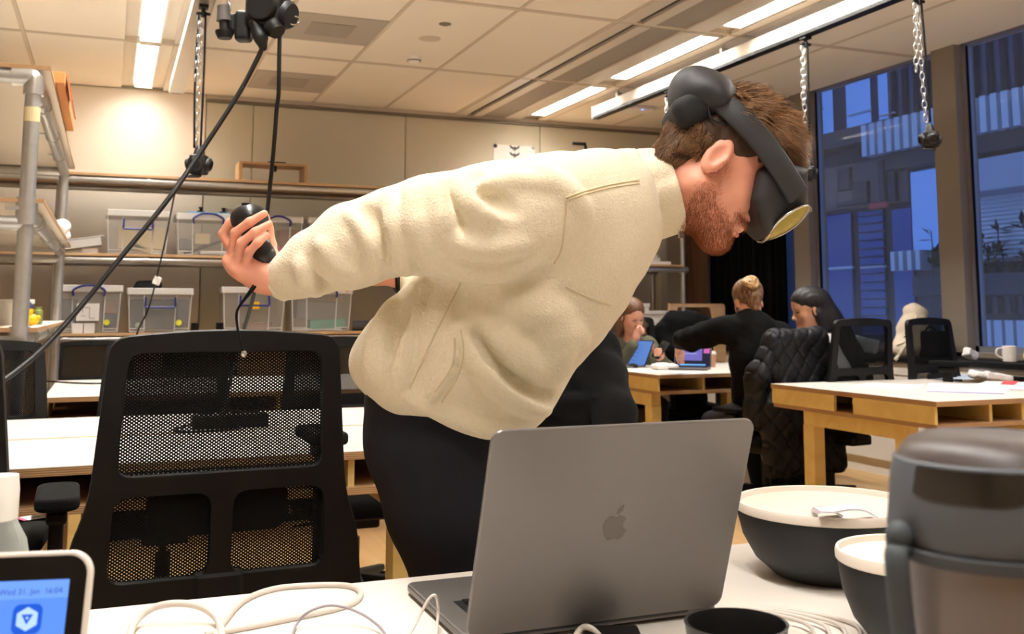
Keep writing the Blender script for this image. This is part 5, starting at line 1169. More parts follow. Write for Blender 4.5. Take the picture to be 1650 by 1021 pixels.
s = Soft(); s.chain([Q(1014, 556, .07), Q(1016, 600, .12), Q(1018, 650, .14)], [.12, .15, .16], .04); s.cone(Q(988, 553, .08), Q(1040, 556, .08), .075, .075, .05)
s.chain([Q(986, 556, .07), Q(992, 592, -.05), Q(1004, 586, -.10), Q(1020, 556, -.155)], [.075, .068, .06, .045], .03); s.chain([Q(1043, 558, .07), Q(1070, 596, -.04), Q(1076, 594, -.1), Q(1067, 582, -.2)], [.075, .066, .056, .044], .03)
s.ell(Q(1016, 545, .0), (.055, .055, .05), None, .02, -1)
def d4(P): return .005 * wob(P, 30, 21) + .003 * wob(P, 60, 22)
link(s.mesh(.0075, 'sweater', d4), 'sweater', mat('olive_sweater', (92, 90, 72), .95, noise=(40, .1), bump=(300, .4, .002)), w1)
h = Soft(); h.ell(T(0, .002, .066), (.087, .112, .09), R, .02); h.chain([T(-.066, -.02, .05), T(-.085, .0, -.06), T(-.105, .02, -.16), T(-.115, .03, -.25)], [.04, .045, .042, .026], .03); h.chain([T(.066, -.03, .05), T(.078, -.02, -.06), T(.082, -.01, -.15)], [.036, .036, .022], .03); h.cone(T(0, -.06, .0), T(0, -.07, -.16), .07, .06, .04)
h.ell(T(.012, .098, -.015), (.062, .075, .098), R, .012, -1); h.ell(T(.0, .075, -.07), (.052, .06, .06), R, .012, -1)
link(h.mesh(.0055, 'hair', lambda P: .0016 * np.sin(((P - hd) @ R)[..., 0] * 300 + 6 * np.sin(((P - hd) @ R)[..., 2] * 30))), 'hair', streak_mat('auburn_hair', (122, 84, 58), (66, 44, 30)), w1)
hp1 = Q(1018, 655, .16); hp1 = np.array([hp1[0], hp1[1], .54]); seated(hp1, -FWH * .9 + RT * .1, parent=w1)
put_chair(ch_w1, hp1[0] + .02, hp1[1] + .02, math.pi - .3)
t = thing('phone', 'dark phone in the olive-sweater woman\'s hand', 'phone', ph_c); Rp = basis(-FWH * .6 - RT * .5 + UPZ * .55, 0, .35)
obj('case', MB().prism(rrect(.074, .148, .012), .008, ph_c, np.stack([Rp[:, 0], Rp[:, 2], -Rp[:, 1]], 1)), M_BLACKP, t, bevel=.002); obj('camera_bump', MB().prism(rrect(.03, .03, .008), .003, ph_c + Rp[:, 1] * .0 + Rp[:, 2] * .05 + Rp[:, 0] * .016, np.stack([Rp[:, 0], Rp[:, 2], -Rp[:, 1]], 1) @ np.diag([1, 1, -1])), M_BLACKP, t)

# ---- woman with her hair in a bun, black sweater, seen from behind
D2 = 6.22
Q = lambda u, v, o=0.: W(u, v, D2 + o)
hd = Q(1207, 487, .05); R = basis(FWH * .98 - RT * .2, .32, .0)
root = Q(1215, 600, .1); w2 = thing('person', 'woman with a blonde-streaked bun and black sweater seen from behind', 'person', (root[0], root[1], 0))
b = Soft(); T = head_soft(b, hd, R, 1., .95); b.cone(hd - R[:, 2] * .05 - R[:, 1] * .015, Q(1210, 515, -.02), .047, .052, .03); b.chain([Q(1212, 535, .03), Q(1220, 640, .0)], [.07, .10], .04)
b.chain([Q(1168, 530, .03), Q(1118, 545, .2), Q(1094, 558, .42)], [.045, .038, .027], .02); b.chain([Q(1260, 545, .03), Q(1275, 585, .15), Q(1235, 590, .4)], [.045, .04, .027], .02)
lf_ = [[Q(1091, 564, .44), Q(1090, 572, .47), Q(1091, 577, .48)]] + [[Q(1092 + 3 * i, 570, .45 + .012 * i), Q(1092 + 3 * i, 578, .47 + .012 * i), Q(1093 + 3 * i, 585, .47 + .012 * i)] for i in range(4)]
hand_soft(b, Q(1094, 560, .43), lf_, .008, .013); rf_ = [[Q(1230, 588, .42), Q(1224, 590, .44), Q(1221, 592, .45)]] + [[Q(1224 + 3 * i, 592, .44 + .01 * i), Q(1220 + 3 * i, 594, .49), Q(1219 + 3 * i, 597, .52)] for i in range(4)]; hand_soft(b, Q(1233, 590, .42), rf_, .008, .013)
link(b.mesh(.0055, 'body'), 'body', M_SKIN2, w2); face_bits(T, w2)
s = Soft(); s.chain([Q(1212, 530, .02), Q(1220, 580, .0), Q(1226, 660, -.0)], [.125, .16, .17], .04); s.cone(Q(1172, 532, .03), Q(1252, 538, .03), .075, .075, .06)
s.chain([Q(1168, 530, .03), Q(1135, 540, .12), Q(1114, 547, .2), Q(1100, 546, .3), Q(1094, 553, .4)], [.085, .078, .07, .058, .04], .03); s.chain([Q(1258, 542, .03), Q(1278, 588, .14), Q(1242, 590, .36)], [.08, .072, .045], .03); s.cone(Q(1209, 512, .0), Q(1210, 520, .0), .062, .075, .03)
link(s.mesh(.0085, 'sweater', lambda P: .005 * wob(P, 28, 31) + .003 * wob(P, 55, 32)), 'sweater', mat('black_knit', (8, 8, 9), .95, spec=.2, bump=(300, .4, .002)), w2)
h = Soft(); h.ell(T(0, -.002, .062), (.092, .108, .09), R, .02); h.cone(T(0, -.06, .0), T(0, -.062, -.055), .055, .028, .03); h.ell(T(0, .11, -.03), (.068, .085, .085), R, .012, -1)
h.half(T(0, 0, -.06), R @ np.array([0, .35, -1.]), hd - .3, hd + .3)
for x in (-1, 1): h.ell(T(x * .09, .012, -.022), (.03, .034, .045), R, .01, -1); h.cone(T(x * .07, .03, .0), T(x * .074, .028, -.075), .009, .004, .006)
hm = h.mesh(.0052, 'hair', lambda P: .0026 * np.sin(np.arctan2(((P - hd) @ R)[..., 0], ((P - hd) @ R)[..., 2] - .09) * 42)); link(hm, 'hair', streak_mat('bronde_hair', (150, 112, 78), (66, 48, 38), sc=(120, 120, 25)), w2)
bn = Soft(); bc = T(-.020, -.112, .088); ax = frame(-R[:, 1] + R[:, 2] * .5)
for i in range(2):
    ring_ = [bc + ax[:, 0] * math.cos(a) * (.036 - .016 * i) + ax[:, 1] * math.sin(a) * (.034 - .016 * i) + ax[:, 2] * (.012 * i + .008 * math.sin(2 * a)) for a in np.linspace(0, 2 * math.pi, 15)]; bn.chain(ring_, .0165 - .003 * i, .006)
link(bn.mesh(.0042, 'bun', lambda P: .0018 * np.sin(P @ np.array([260., 180, 300]))), 'hair_bun', streak_mat('blonde_bun', (208, 172, 120), (134, 98, 64), sc=(90, 90, 90)), w2)
hp2 = Q(1228, 665, .0); hp2 = np.array([hp2[0], hp2[1], .55]); seated(hp2, FWH * .95 - RT * .3, parent=w2, tuck=.12)
put_chair(ch_w2, hp2[0] + .03, hp2[1] + .02, .12)
# quilted jacket over that chair
jm = mat('black_quilted_nylon', (17, 17, 21), .55, spec=.3, bump=(120, .2, .003)); cx_ = ch_w2.location; Rj = rotz(.12); J = lambda x, y, z: np.array([cx_[0], cx_[1], 0]) + Rj @ np.array([x + .04, y, z - .065])
s = Soft(); s.rbox(J(0, -.275, .80), (.215, .055, .29), Rj @ rotx(-.08), .05, .03); s.cone(J(-.19, -.28, 1.05), J(.13, -.28, 1.07), .055, .055, .04); s.rbox(J(.02, -.27, .50), (.30, .05, .22), Rj, .04, .06); s.chain([J(.13, -.27, 1.02), J(.22, -.26, .86), J(.30, -.24, .70), J(.33, -.2, .52)], [.05, .06, .07, .06], .05); s.chain([J(-.22, -.27, 1.04), J(-.31, -.25, .85), J(-.32, -.22, .60)], [.05, .065, .06], .05)
def quilt(P):
    q = (P - J(0, -.28, .8)) @ Rj; a = (q[..., 0] + q[..., 2] * .8) * 30; c = (q[..., 0] - q[..., 2] * .8) * 30
    return .015 * (np.exp(-np.abs(np.sin(a)) * 7) + np.exp(-np.abs(np.sin(c)) * 7)) - .004 + .007 * wob(P, 18, 41)
jo = link_base(largest(s.mesh(.0075, 'jacket', quilt)), 'quilted_jacket', jm); tag(jo, 'black quilted jacket hung over the chair of the woman with the bun', 'jacket')

# ---- woman with long black hair in profile, white top
D3 = 6.42
Q = lambda u, v, o=0.: W(u, v, D3 + o)
hd = Q(1306, 501); R = basis(-RT * .97 - FWH * .1, .14, .0)
root = Q(1335, 620, .0); w3 = thing('person', 'woman with long black hair and white top in profile by the window', 'person', (root[0], root[1], 0))
b = Soft(); T = head_soft(b, hd, R, 1.0, .95); b.cone(hd - UPZ * .05 + RT * .02, Q(1322, 540), .045, .05, .03); b.chain([Q(1325, 556, .02), Q(1342, 655, .05)], [.10, .12], .04)
b.chain([Q(1318, 560, -.12), Q(1300, 610, -.1), Q(1250, 606, .1)], [.04, .036, .025], .02); b.chain([Q(1320, 560, .16), Q(1300, 610, .2), Q(1255, 602, .25)], [.04, .036, .025], .02)
for (wu, wv, wo) in ((1250, 606, .1), (1255, 602, .25)):
    fs_ = [[Q(wu - 4, wv - 3, wo + .02), Q(wu - 10, wv - 3, wo + .03), Q(wu - 14, wv - 1, wo + .03)]] + [[Q(wu - 12, wv - 1, wo - .03 + .018 * i), Q(wu - 20, wv + 1, wo - .03 + .018 * i), Q(wu - 24, wv + 4, wo - .03 + .018 * i)] for i in range(4)]; hand_soft(b, Q(wu, wv, wo), fs_, .008, .012)
link(b.mesh(.0052, 'body'), 'body', mat('warm_skin', (214, 158, 126), .5, sub=.1), w3); face_bits(T, w3, M_DARK)
s = Soft(); s.chain([Q(1324, 552, .02), Q(1334, 600, .03), Q(1344, 665, .05)], [.105, .14, .15], .04); s.cone(Q(1320, 556, -.13), Q(1326, 556, .17), .07, .07, .06); s.chain([Q(1316, 558, -.13), Q(1300, 606, -.12), Q(1262, 606, .06)], [.07, .062, .042], .03); s.chain([Q(1320, 558, .17), Q(1302, 608, .2), Q(1266, 603, .23)], [.07, .062, .042], .03); s.cone(Q(1319, 537, .01), Q(1322, 546, .02), .056, .07, .02)
link(s.mesh(.008, 'top', lambda P: .004 * wob(P, 30, 51)), 'white_top', mat('white_cotton', (226, 222, 224), .9), w3)
h = Soft(); h.ell(T(0, .003, .066), (.087, .113, .09), R, .02); h.chain([T(0, -.06, .05), T(0, -.10, -.06), T(.0, -.15, -.16), T(.0, -.20, -.30), T(.0, -.22, -.46)], [.082, .082, .085, .085, .06], .03)
h.ell(T(0, .114, -.035), (.10, .070, .108), R, .012, -1)
for x in (-1, 1): h.ell(T(x * .095, .006, -.02), (.03, .030, .042), R, .01, -1)
h.chain([T(-.06, -.02, -.02), T(-.07, -.05, -.12)], [.035, .03], .02); h.chain([T(.06, -.04, -.0), T(.07, -.07, -.12)], [.03, .03], .02)
link(h.mesh(.0055, 'hair', lambda P: .002 * np.sin(((P - hd) @ R)[..., 0] * 320)), 'hair', streak_mat('black_hair', (30, 26, 28), (13, 11, 12), rough=.5), w3)
hp3 = Q(1350, 668, .06); hp3 = np.array([hp3[0], hp3[1], .55]); seated(hp3, -RT * .75 + FWH * .6, parent=w3, tuck=.05)

# ---- person in a black hoodie, head hidden behind the man
D4 = 3.3
Q = lambda u, v, o=0.: W(u, v, D4 + o)
hd = Q(872, 452, .0); R = basis(-FWH, .3)
root = Q(880, 700); w4 = thing('person', 'seated person in a black hoodie behind the bending man', 'person', (root[0], root[1], 0))
b = Soft(); T = head_soft(b, hd, R, 1.); b.cone(hd - UPZ * .05, Q(876, 535, .03), .05, .056, .03); b.chain([Q(878, 560, .04), Q(884, 740, .06)], [.11, .13], .04); 
for sx, us in ((-1, (785, 760, 800)), (1, (968, 992, 985))):
    b.chain([Q(us[0], 560, .04), Q(us[1], 650, .0), Q(us[2], 742, -.22)], [.045, .042, .028], .02); wu = us[2]
    fs_ = [[Q(wu - sx * 12, 742, -.26), Q(wu - sx * 26, 748, -.28), Q(wu - sx * 34, 752, -.29)]] + [[Q(wu - sx * (16 - 9 * i), 752, -.30 + .005 * i), Q(wu - sx * (24 - 9 * i), 764, -.33), Q(wu - sx * (26 - 9 * i), 776, -.335)] for i in range(4)]; hand_soft(b, Q(wu, 744, -.23), fs_, .0085, .014)
link(b.mesh(.0065, 'body'), 'body', M_SKIN2, w4); face_bits(T, w4)
s = Soft(); s.chain([Q(878, 560, .05), Q(882, 640, .04), Q(886, 735, .06)], [.14, .165, .17], .05); s.cone(Q(800, 560, .05), Q(952, 564, .05), .085, .085, .06)
s.chain([Q(782, 566, .04), Q(752, 650, .0), Q(790, 728, -.2)], [.085, .078, .058], .04); s.chain([Q(962, 572, .04), Q(972, 610, -.03), Q(976, 640, -.08), Q(990, 668, -.14), Q(990, 715, -.2)], [.078, .074, .068, .066, .055], .03)
s.chain([Q(830, 535, .10), Q(876, 545, .16), Q(925, 535, .10)], [.05, .06, .05], .03); s.rbox(Q(885, 668, -.115), (.13, .03, .065), np.stack([RT, FWH, UPZ], 1), .025, .012)
s.chain([Q(958, 640, -.155), Q(985, 648, -.165), Q(1004, 640, -.14)], [.010, .014, .010], .008)
link(s.mesh(.0075, 'hoodie', lambda P: .005 * wob(P, 26, 61) + .003 * wob(P, 50, 62)), 'hoodie', mat('black_hoodie_cotton', (13, 13, 14), .95, spec=.2, bump=(260, .4, .002)), w4)
h = Soft(); h.ell(T(0, -.006, .062), (.084, .102, .084), R, .02); h.ell(T(0, .11, -.03), (.10, .085, .085), R, .012, -1); h.half(T(0, 0, -.05), R @ np.array([0, .3, -1.]), hd - .3, hd + .3)
link(h.mesh(.006, 'hair', lambda P: .003 * wob(P, 120, 71)), 'hair', streak_mat('dark_brown_hair', (60, 42, 30), (32, 22, 16)), w4)
hp4 = Q(886, 745, .08); hp4 = np.array([hp4[0], hp4[1], .57]); seated(hp4, -FWH * .95 + RT * .1, parent=w4)
put_chair(ch_h, hp4[0], hp4[1] + .02, math.pi - .3)

# ---- dark coat over the chair between the olive sweater and the bun
Q = lambda u, v, o=0.: W(u, v, 7.95 + o)
s = Soft(); s.chain([Q(1068, 528), Q(1085, 518, .05), Q(1112, 517, .1), Q(1138, 522, .1)], [.06, .075, .07, .055], .05); s.chain([Q(1066, 545), Q(1080, 560, .0), Q(1110, 560, .05), Q(1135, 555, .1)], [.05, .08, .09, .08], .06); s.chain([Q(1085, 520), Q(1075, 580, .1)], [.05, .06], .05); s.chain([Q(1120, 520, .1), Q(1125, 700, .15)], [.07, .09], .05); s.chain([Q(1095, 530, .1), Q(1095, 700, .15)], [.07, .09], .05)
ch_c = clone(chair_low, 'office_chair', (0, 0, 0), 0, label='office chair buried under a dark coat beyond the far table'); p = Q(1105, 560, .3); put_chair(ch_c, p[0], p[1], math.pi - .2)
co2 = link_base(s.mesh(.009, 'coat', lambda P: .008 * wob(P, 26, 81) + .004 * wob(P, 55, 82)), 'coat', mat('black_wool', (8, 8, 9), .95, spec=.2)); tag(co2, 'dark coat heaped over a chair beside the brown-haired woman', 'coat')
# ================================================================== NEAR TABLE AND WHAT LIES ON IT
table(-1.15, 2.35, .36, 1.556, 'white laptop table in the foreground', xo=(.3, .3))
TZ = .7505
def Tt(u, v, dz=0.): return PZ(u, v, TZ + dz)
def text_mesh(s, size, name='lettering', align='LEFT', thick=.0):
    cu_ = bpy.data.curves.new(name, 'FONT'); cu_.body = s; cu_.size = size; cu_.align_x = align; cu_.extrude = thick; o = bpy.data.objects.new(name, cu_); COL.objects.link(o); dg = bpy.context.evaluated_depsgraph_get(); me = bpy.data.meshes.new_from_object(o.evaluated_get(dg)); bpy.data.objects.remove(o); return me
def put_text(s, size, m, parent, M, name='lettering', align='LEFT'):
    me = text_mesh(s, size, name, align); me.transform(M); return link(me, name, m, parent)
# ---- silver laptop seen from behind
M_MAC = mat('space_grey_aluminium', (112, 108, 105), .42, .6, noise=(60, .02)); M_MACD = mat('dark_hinge', (30, 30, 32), .4); M_LOGO = mat('polished_logo', (92, 88, 84), .18, .9)
hr_ = Tt(1158, 990); ax = np.array([1., 0, 0]); wd = .3557; ctr = hr_ - ax * wd / 2; fw_ = np.array([-ax[1], ax[0], 0.])   # keyboard side, away from the camera
mac = thing('laptop', 'grey laptop on the foreground table with its lid toward the camera', 'laptop', (ctr[0], ctr[1], TZ)); Rm = np.stack([ax, fw_, UPZ], 1)
base = MB().prism(rrect(wd, .262, .014), .0105, ctr + fw_ * .131 + UPZ * .004, Rm); obj('base', base, M_MAC, mac, bevel=.003)
obj('feet', MB().box(ctr + fw_ * .03 + UPZ * .002, (.25, .01, .0045), Rm).box(ctr + fw_ * .22 + UPZ * .002, (.25, .01, .0045), Rm), M_MACD, mac)
obj('hinge', MB().tube([ctr - ax * .13 + UPZ * .012 + fw_ * .004, ctr + ax * .13 + UPZ * .012 + fw_ * .004], .006, 12), M_MACD, mac, smooth='auto')
kb = obj('keyboard_well', MB().box(ctr + fw_ * .082 + UPZ * .0148, (.29, .118, .0008), Rm), M_MACD, mac)
for r_ in range(6):
    n = 14; 
    for c_ in range(n):
        p = ctr + fw_ * (.132 - .0196 * r_ - .001) + ax * (-.135 + .27 * (c_ + .5) / n) + UPZ * .0162; obj('key', MB().box(p, (.0166, .0166 if r_ < 5 else .0155, .002), Rm), M_BLACKP, kb)
obj('trackpad', MB().box(ctr + fw_ * .19 + UPZ * .0146, (.15, .095, .0006), Rm), M_MAC, mac)
tilt = math.radians(20); ly = UPZ * math.cos(tilt) - fw_ * math.sin(tilt); ln_ = np.cross(ax, ly); Rl = np.stack([ax, ly, ln_], 1)
lid_o = ctr + UPZ * .014 + ly * .134 - ln_ * (-.0)
lid = obj('lid', MB().prism(rrect(wd, .268, .016, 6), .0058, lid_o, Rl), M_MAC, mac, bevel=.0022, seg=3)
obj('screen', MB().prism(rrect(wd - .008, .26, .012), .0006, lid_o - ln_ * .0006, Rl), M_BLACKP, mac)
out_s = 1 if (ln_ @ fw_) < 0 else -1
apple = spline([np.array(p + (0.,)) for p in ((0, .36), (.16, .42), (.36, .36), (.46, .26), (.36, .12), (.35, -.04), (.44, -.18), (.52, -.22), (.43, -.46), (.28, -.62), (.14, -.62), (0, -.57), (-.14, -.62), (-.30, -.58), (-.46, -.34), (-.54, -.04), (-.48, .24), (-.32, .40), (-.15, .42))], 5, True)[:, :2] * .031
leaf = spline([np.array(p + (0.,)) for p in ((0, .48), (.02, .66), (.12, .80), (.26, .88), (.25, .70), (.16, .56))], 4, True)[:, :2] * .031
lc = lid_o + (ln_ * .0058 if (ln_ @ (EYE - lid_o)) > 0 else -ln_ * .0001)
sgn = 1 if (ln_ @ (EYE - lid_o)) > 0 else -1
for nm, pl in (('logo_body', apple), ('logo_leaf', leaf)): obj(nm, MB().prism([(x * (1 if sgn > 0 else -1), y) for x, y in pl], .0004, lc if sgn > 0 else lc - ln_ * .0003, Rl), M_LOGO, lid)
# ---- tablet at the lower left
M_SILV = mat('pale_silver_frame', (226, 218, 208), .35, .3); M_GLB = mat('black_glass', (10, 10, 12), .08)
dt = .80; tr_ = W(153, 884, dt); tl_ax = nrm(RT * .985 + FWH * .17); tw, th_ = .178, .245; lean_ = math.radians(14); tup = UPZ * math.cos(lean_) + nrm(FWH - tl_ax * (FWH @ tl_ax)) * math.sin(lean_); tup = nrm(tup - tl_ax * (tup @ tl_ax)); tn_ = np.cross(tl_ax, tup)
hgt = (tr_[2] - TZ) / tup[2]; tc_ = tr_ - tl_ax * tw / 2 - tup * hgt / 2; Rt = np.stack([tl_ax, tup, tn_], 1); th_ = hgt
tab = thing('tablet', 'upright tablet with a blue home screen in the lower left corner', 'tablet', (tc_[0], tc_[1], TZ))
obj('case', MB().prism(rrect(tw, th_, .017, 7), .0075, tc_ - tn_ * .0075, Rt), M_SILV, tab, bevel=.0025, seg=3)
obj('bezel', MB().prism(rrect(tw - .0075, th_ - .0075, .014, 7), .0005, tc_, Rt), M_GLB, tab)
M_SCR = mat('lit_blue_screen', (20, 30, 60), .2, emit=((92, 146, 250), .85)); M_SCR2 = mat('lit_icon_blue', (10, 20, 60), .2, emit=((24, 92, 220), .8)); M_SCRW = mat('lit_icon_white', (60, 60, 60), .3, emit=((178, 212, 255), .9)); M_INK = mat('screen_ink', (20, 34, 100), .5, emit=((40, 74, 190), .5))
bz = .0155; sw_, sh2 = tw - 2 * bz, th_ - 2 * .0205; obj('display', MB().prism(rrect(sw_, sh2, .001), .0004, tc_ + tn_ * .0004, Rt), M_SCR, tab)
def TP(x, y, z=.001): return tc_ + tl_ax * x + tup * y + tn_ * z
def TM(x, y, z=.0012): p = TP(x, y, z); M = Matrix.Identity(4); M.col[0][:3] = tl_ax; M.col[1][:3] = tup; M.col[2][:3] = tn_; M.col[3][:3] = p; return M
st_ = obj('status_bar', MB().prism(rrect(sw_, .0125, .0005), .0002, TP(0, sh2 / 2 - .0065, .0008), Rt), mat('lit_status_bar', (24, 34, 60), .3, emit=((112, 162, 250), .85)), tab)
put_text('Wed 31. Jan  16:04', .0057, M_INK, tab, TM(sw_ / 2 - .004, sh2 / 2 - .0095), align='RIGHT')
ic = TP(sw_ / 2 - .0265, sh2 / 2 - .0265, .001); obj('app_icon', MB().prism(rrect(.0205, .0205, .005), .0003, ic, Rt), M_SCR2, tab)
hx = [(.0082 * math.cos(math.radians(90 + 60 * i)), .0082 * math.sin(math.radians(90 + 60 * i))) for i in range(6)]; tri = [(.0048 * math.cos(math.radians(270 + 120 * i)), .0048 * math.sin(math.radians(270 + 120 * i)) + .0008) for i in range(3)]
obj('icon_mark', MB().plate(hx, [tri], .0002, ic + tn_ * .0004, Rt), M_SCRW, tab); obj('icon_dot', MB().prism([(x * .28, y * .28 + .0005) for x, y in tri], .0002, ic + tn_ * .0004, Rt), M_SCRW, tab)
put_text('Nucleo', .0058, M_SCRW, tab, TM(sw_ / 2 - .0265, sh2 / 2 - .0435), align='CENTER')
obj('stand', MB().prism([(.0, 0), (.10, 0), (.04, .12)], .09, TP(-.045, -hgt / 2, -.0085), np.stack([-np.array([tn_[0], tn_[1], 0]), UPZ, tl_ax], 1)), M_BLACKM, tab)
# ---- clear water bottle with a white cap behind the tablet
dB = 1.16; bc = W(-4, 880, dB); bc = np.array([bc[0], bc[1], TZ]); ztop = float(W(10, 765, dB)[2]) - TZ
wb = thing('water_bottle', 'clear plastic water bottle with a white cap at the left edge', 'bottle', bc); r0 = .033
obj('bottle', MB().lathe([(0, 0), (r0 - .004, 0), (r0, .006), (r0, ztop * .58), (r0 - .004, ztop * .68), (.020, ztop * .76), (.0175, ztop * .80)], bc, n=32, cap=(False, False)), glass_mat('clear_pet', (210, 216, 210), .22, .06, .6), wb, smooth=True)
obj('water', MB().lathe([(0, .002), (r0 - .006, .002), (r0 - .003, .008), (r0 - .003, ztop * .5), (0, ztop * .5)], bc, n=28), glass_mat('still_water', (190, 200, 190), .12, .02, .5), wb, smooth='auto')
obj('cap', MB().lathe([(.0175, ztop * .78), (.019, ztop * .79), (.019, ztop * .93), (.0175, ztop), (0, ztop + .001)], bc, n=32), mat('white_cap_plastic', (232, 230, 224), .4), wb, smooth='auto')
# ---- cables on the table
M_CAB = mat('white_cable', (206, 196, 186), .5); M_BCAB = mat('black_cable', (18, 18, 19), .5)
def cable(name, pts, r, m, label, cat='cable', n=10, extra=None):
    mb = MB().tube(spline(pts, 10), r, 10); return solo(name, mb, m, label, cat, smooth=True)
cable('charging_cable', [Tt(205, 1045, .003), Tt(216, 1005, .008), Tt(245, 980, .02), Tt(285, 972, .026), Tt(325, 978, .02), Tt(352, 1000, .008), Tt(358, 1040, .003)], .0046, M_CAB, 'white cable arching up beside the tablet')
cable('charging_cable', [Tt(340, 1040, .003), Tt(360, 1003, .003), Tt(392, 968, .003), Tt(440, 949, .003), Tt(500, 943, .003), Tt(556, 943, .003), Tt(580, 952, .003), Tt(574, 968, .003), Tt(540, 981, .003), Tt(470, 996, .003), Tt(400, 1010, .003), Tt(330, 1022, .003)], .0042, M_CAB, 'white cable lying in a wide loop left of the laptop')
cable('thin_cable', [Tt(470, 1030, .002), Tt(478, 1005, .006), Tt(500, 984, .02), Tt(535, 975, .024), Tt(575, 985, .018), Tt(610, 1008, .008), Tt(632, 1040, .002)], .0017, mat('grey_cable', (150, 140, 146), .5), 'thin grey cable arching in front of the white loop')
cable('charging_cable', [Tt(650, 1040, .004), Tt(672, 1000, .02), Tt(690, 966, .042), Tt(702, 960, .045), Tt(706, 985, .02), Tt(700, 1040, .004)], .0019, M_CAB, 'white cord standing in a hairpin loop before the keyboard')
cable('charging_cable', [Tt(925, 1030, .004), Tt(935, 1014, .012), Tt(947, 1010, .016), Tt(962, 1020, .010), Tt(980, 1045, .004)], .004, M_CAB, 'short white cord end below the laptop lid')
coil = []
for k in range(4): coil.append(cable('coiled_cable', [Tt(1150 - 3 * k, 992 + 2 * k, .003 + .003 * k), Tt(1195, 979 + k * 1.5, .003 + .003 * k), Tt(1262 - 10 * k, 981 + 2 * k, .003 + .003 * k), Tt(1330 - 16 * k, 992 + 2 * k, .003 + .002 * k), Tt(1378 - 24 * k, 1006 + 1.5 * k, .003 + .002 * k), Tt(1392 - 26 * k, 1030, .003 + .002 * k)], .0026, M_CAB, ['white cable, outermost turn of the coil before the bowls', 'white cable, second turn of the coil before the bowls', 'white cable, third turn of the coil before the bowls', 'white cable, innermost turn of the coil before the bowls'][k]))
# ---- small dark things at the lower edge
c = Tt(418, 1085); mb = MB().prism(rrect(.085, .05, .012), .026, c, np.stack([ax, fw_, UPZ], 1)); t = thing('power_adapter', 'dark power adapter at the bottom edge among the cables', 'adapter', c); obj('case', mb, mat('slate_plastic', (58, 58, 64), .35), t, bevel=.005); obj('seam', MB().box(c + UPZ * .0262 - ax * .018, (.0015, .05, .0008), Rm), M_BLACKM, t)
c = Tt(985, 1030); t = thing('card_reader', 'flat black card reader under the laptop edge', 'gadget', c); obj('body', MB().prism(rrect(.07, .045, .006), .011, c - ax * .0, Rm @ rotz(-.35)), M_BLACKP, t, bevel=.002); obj('plug', MB().box(c + Rm @ rotz(-.35) @ np.array([-.043, 0, .006]), (.018, .012, .006), Rm @ rotz(-.35)), M_CHROME, t)
dC = 1.06; cc = W(1186, 1002, dC); zr = float(cc[2]) - TZ; cc = np.array([cc[0], cc[1], TZ]); t = thing('black_cup', 'open black cup at the bottom edge beside the white coil', 'cup', cc)
obj('wall', MB().lathe([(0, 0), (.036, 0), (.04, .004), (.0505, zr - .002), (.0515, zr), (.0485, zr), (.038, .008), (0, .006)], cc, n=40), mat('black_ceramic', (13, 12, 14), .45), t, smooth='auto')
# ---- two lidded bowls
M_BOWL = mat('black_stoneware', (26, 28, 28), .6, bump=(400, .1, .0005)); M_LID = mat('cream_silicone_lid', (224, 212, 198), .55, noise=(20, .02))
def bowl(u, v, d, r, label, vis=1.):
    c = W(u, v, d); zr = float(c[2]) - TZ; c = np.array([c[0], c[1], TZ]); t = thing('lidded_bowl', label, 'bowl', c)
    obj('bowl', MB().lathe([(0, 0), (r * .52, 0), (r * .60, .004), (r * .80, zr * .25), (r * .93, zr * .55), (r * .985, zr * .85), (r * .985, zr - .006), (r * .96, zr - .006), (r * .9, zr * .5), (0, .01)], c, n=64), M_BOWL, t, smooth='auto')
    obj('lid', MB().lathe([(r * .99, zr - .012), (r * 1.012, zr - .010), (r * 1.015, zr - .002), (r * 1.0, zr + .002), (r * .965, zr + .001), (r * .945, zr - .006), (0, zr - .006)], c, n=64), M_LID, t, smooth='auto')
    return c, zr, t
bc1, zr1, _ = bowl(1333, 808, 1.62, .139, 'large black bowl with a cream lid behind the laptop'); bowl(1472, 888, 1.30, .092, 'smaller black bowl with a cream lid beside the grey bottle')
# white strap loop lying on the large lid
zl_ = TZ + zr1 - .0055; a0 = PZ(1313, 832, zl_); pts = [PZ(1313, 830, zl_), PZ(1318, 824, zl_ + .016), PZ(1340, 824, zl_ + .017), PZ(1365, 820, zl_ + .020), PZ(1390, 822, zl_ + .014), PZ(1412, 834, zl_ + .002)]
mb = MB(); pp_ = spline(pts, 7); V_ = []; 
for i, p in enumerate(pp_):
    V_ += [p + FWH * .022, p - FWH * .012, p - FWH * .012 + UPZ * .0025, p + FWH * .022 + UPZ * .0025]
mb.add(V_, [(i * 4 + k, i * 4 + (k + 1) % 4, (i + 1) * 4 + (k + 1) % 4, (i + 1) * 4 + k) for i in range(len(pp_) - 1) for k in range(4)] + [(3, 2, 1, 0), tuple((len(pp_) - 1) * 4 + k for k in range(4))])
solo('white_band', mb, mat('lilac_white_plastic', (222, 216, 226), .4), 'curved white band lying on the large bowl\'s lid', 'band', smooth='auto')
mb = MB(); pp_ = spline([PZ(1312, 832, zl_ + .001), PZ(1312, 823, zl_ + .010), PZ(1322, 818, zl_ + .012), PZ(1340, 823, zl_ + .006), PZ(1352, 828, zl_ + .001)], 6); V_ = []
for p in pp_: V_ += [p + FWH * .004, p - FWH * .02, p - FWH * .02 + UPZ * .002, p + FWH * .004 + UPZ * .002]
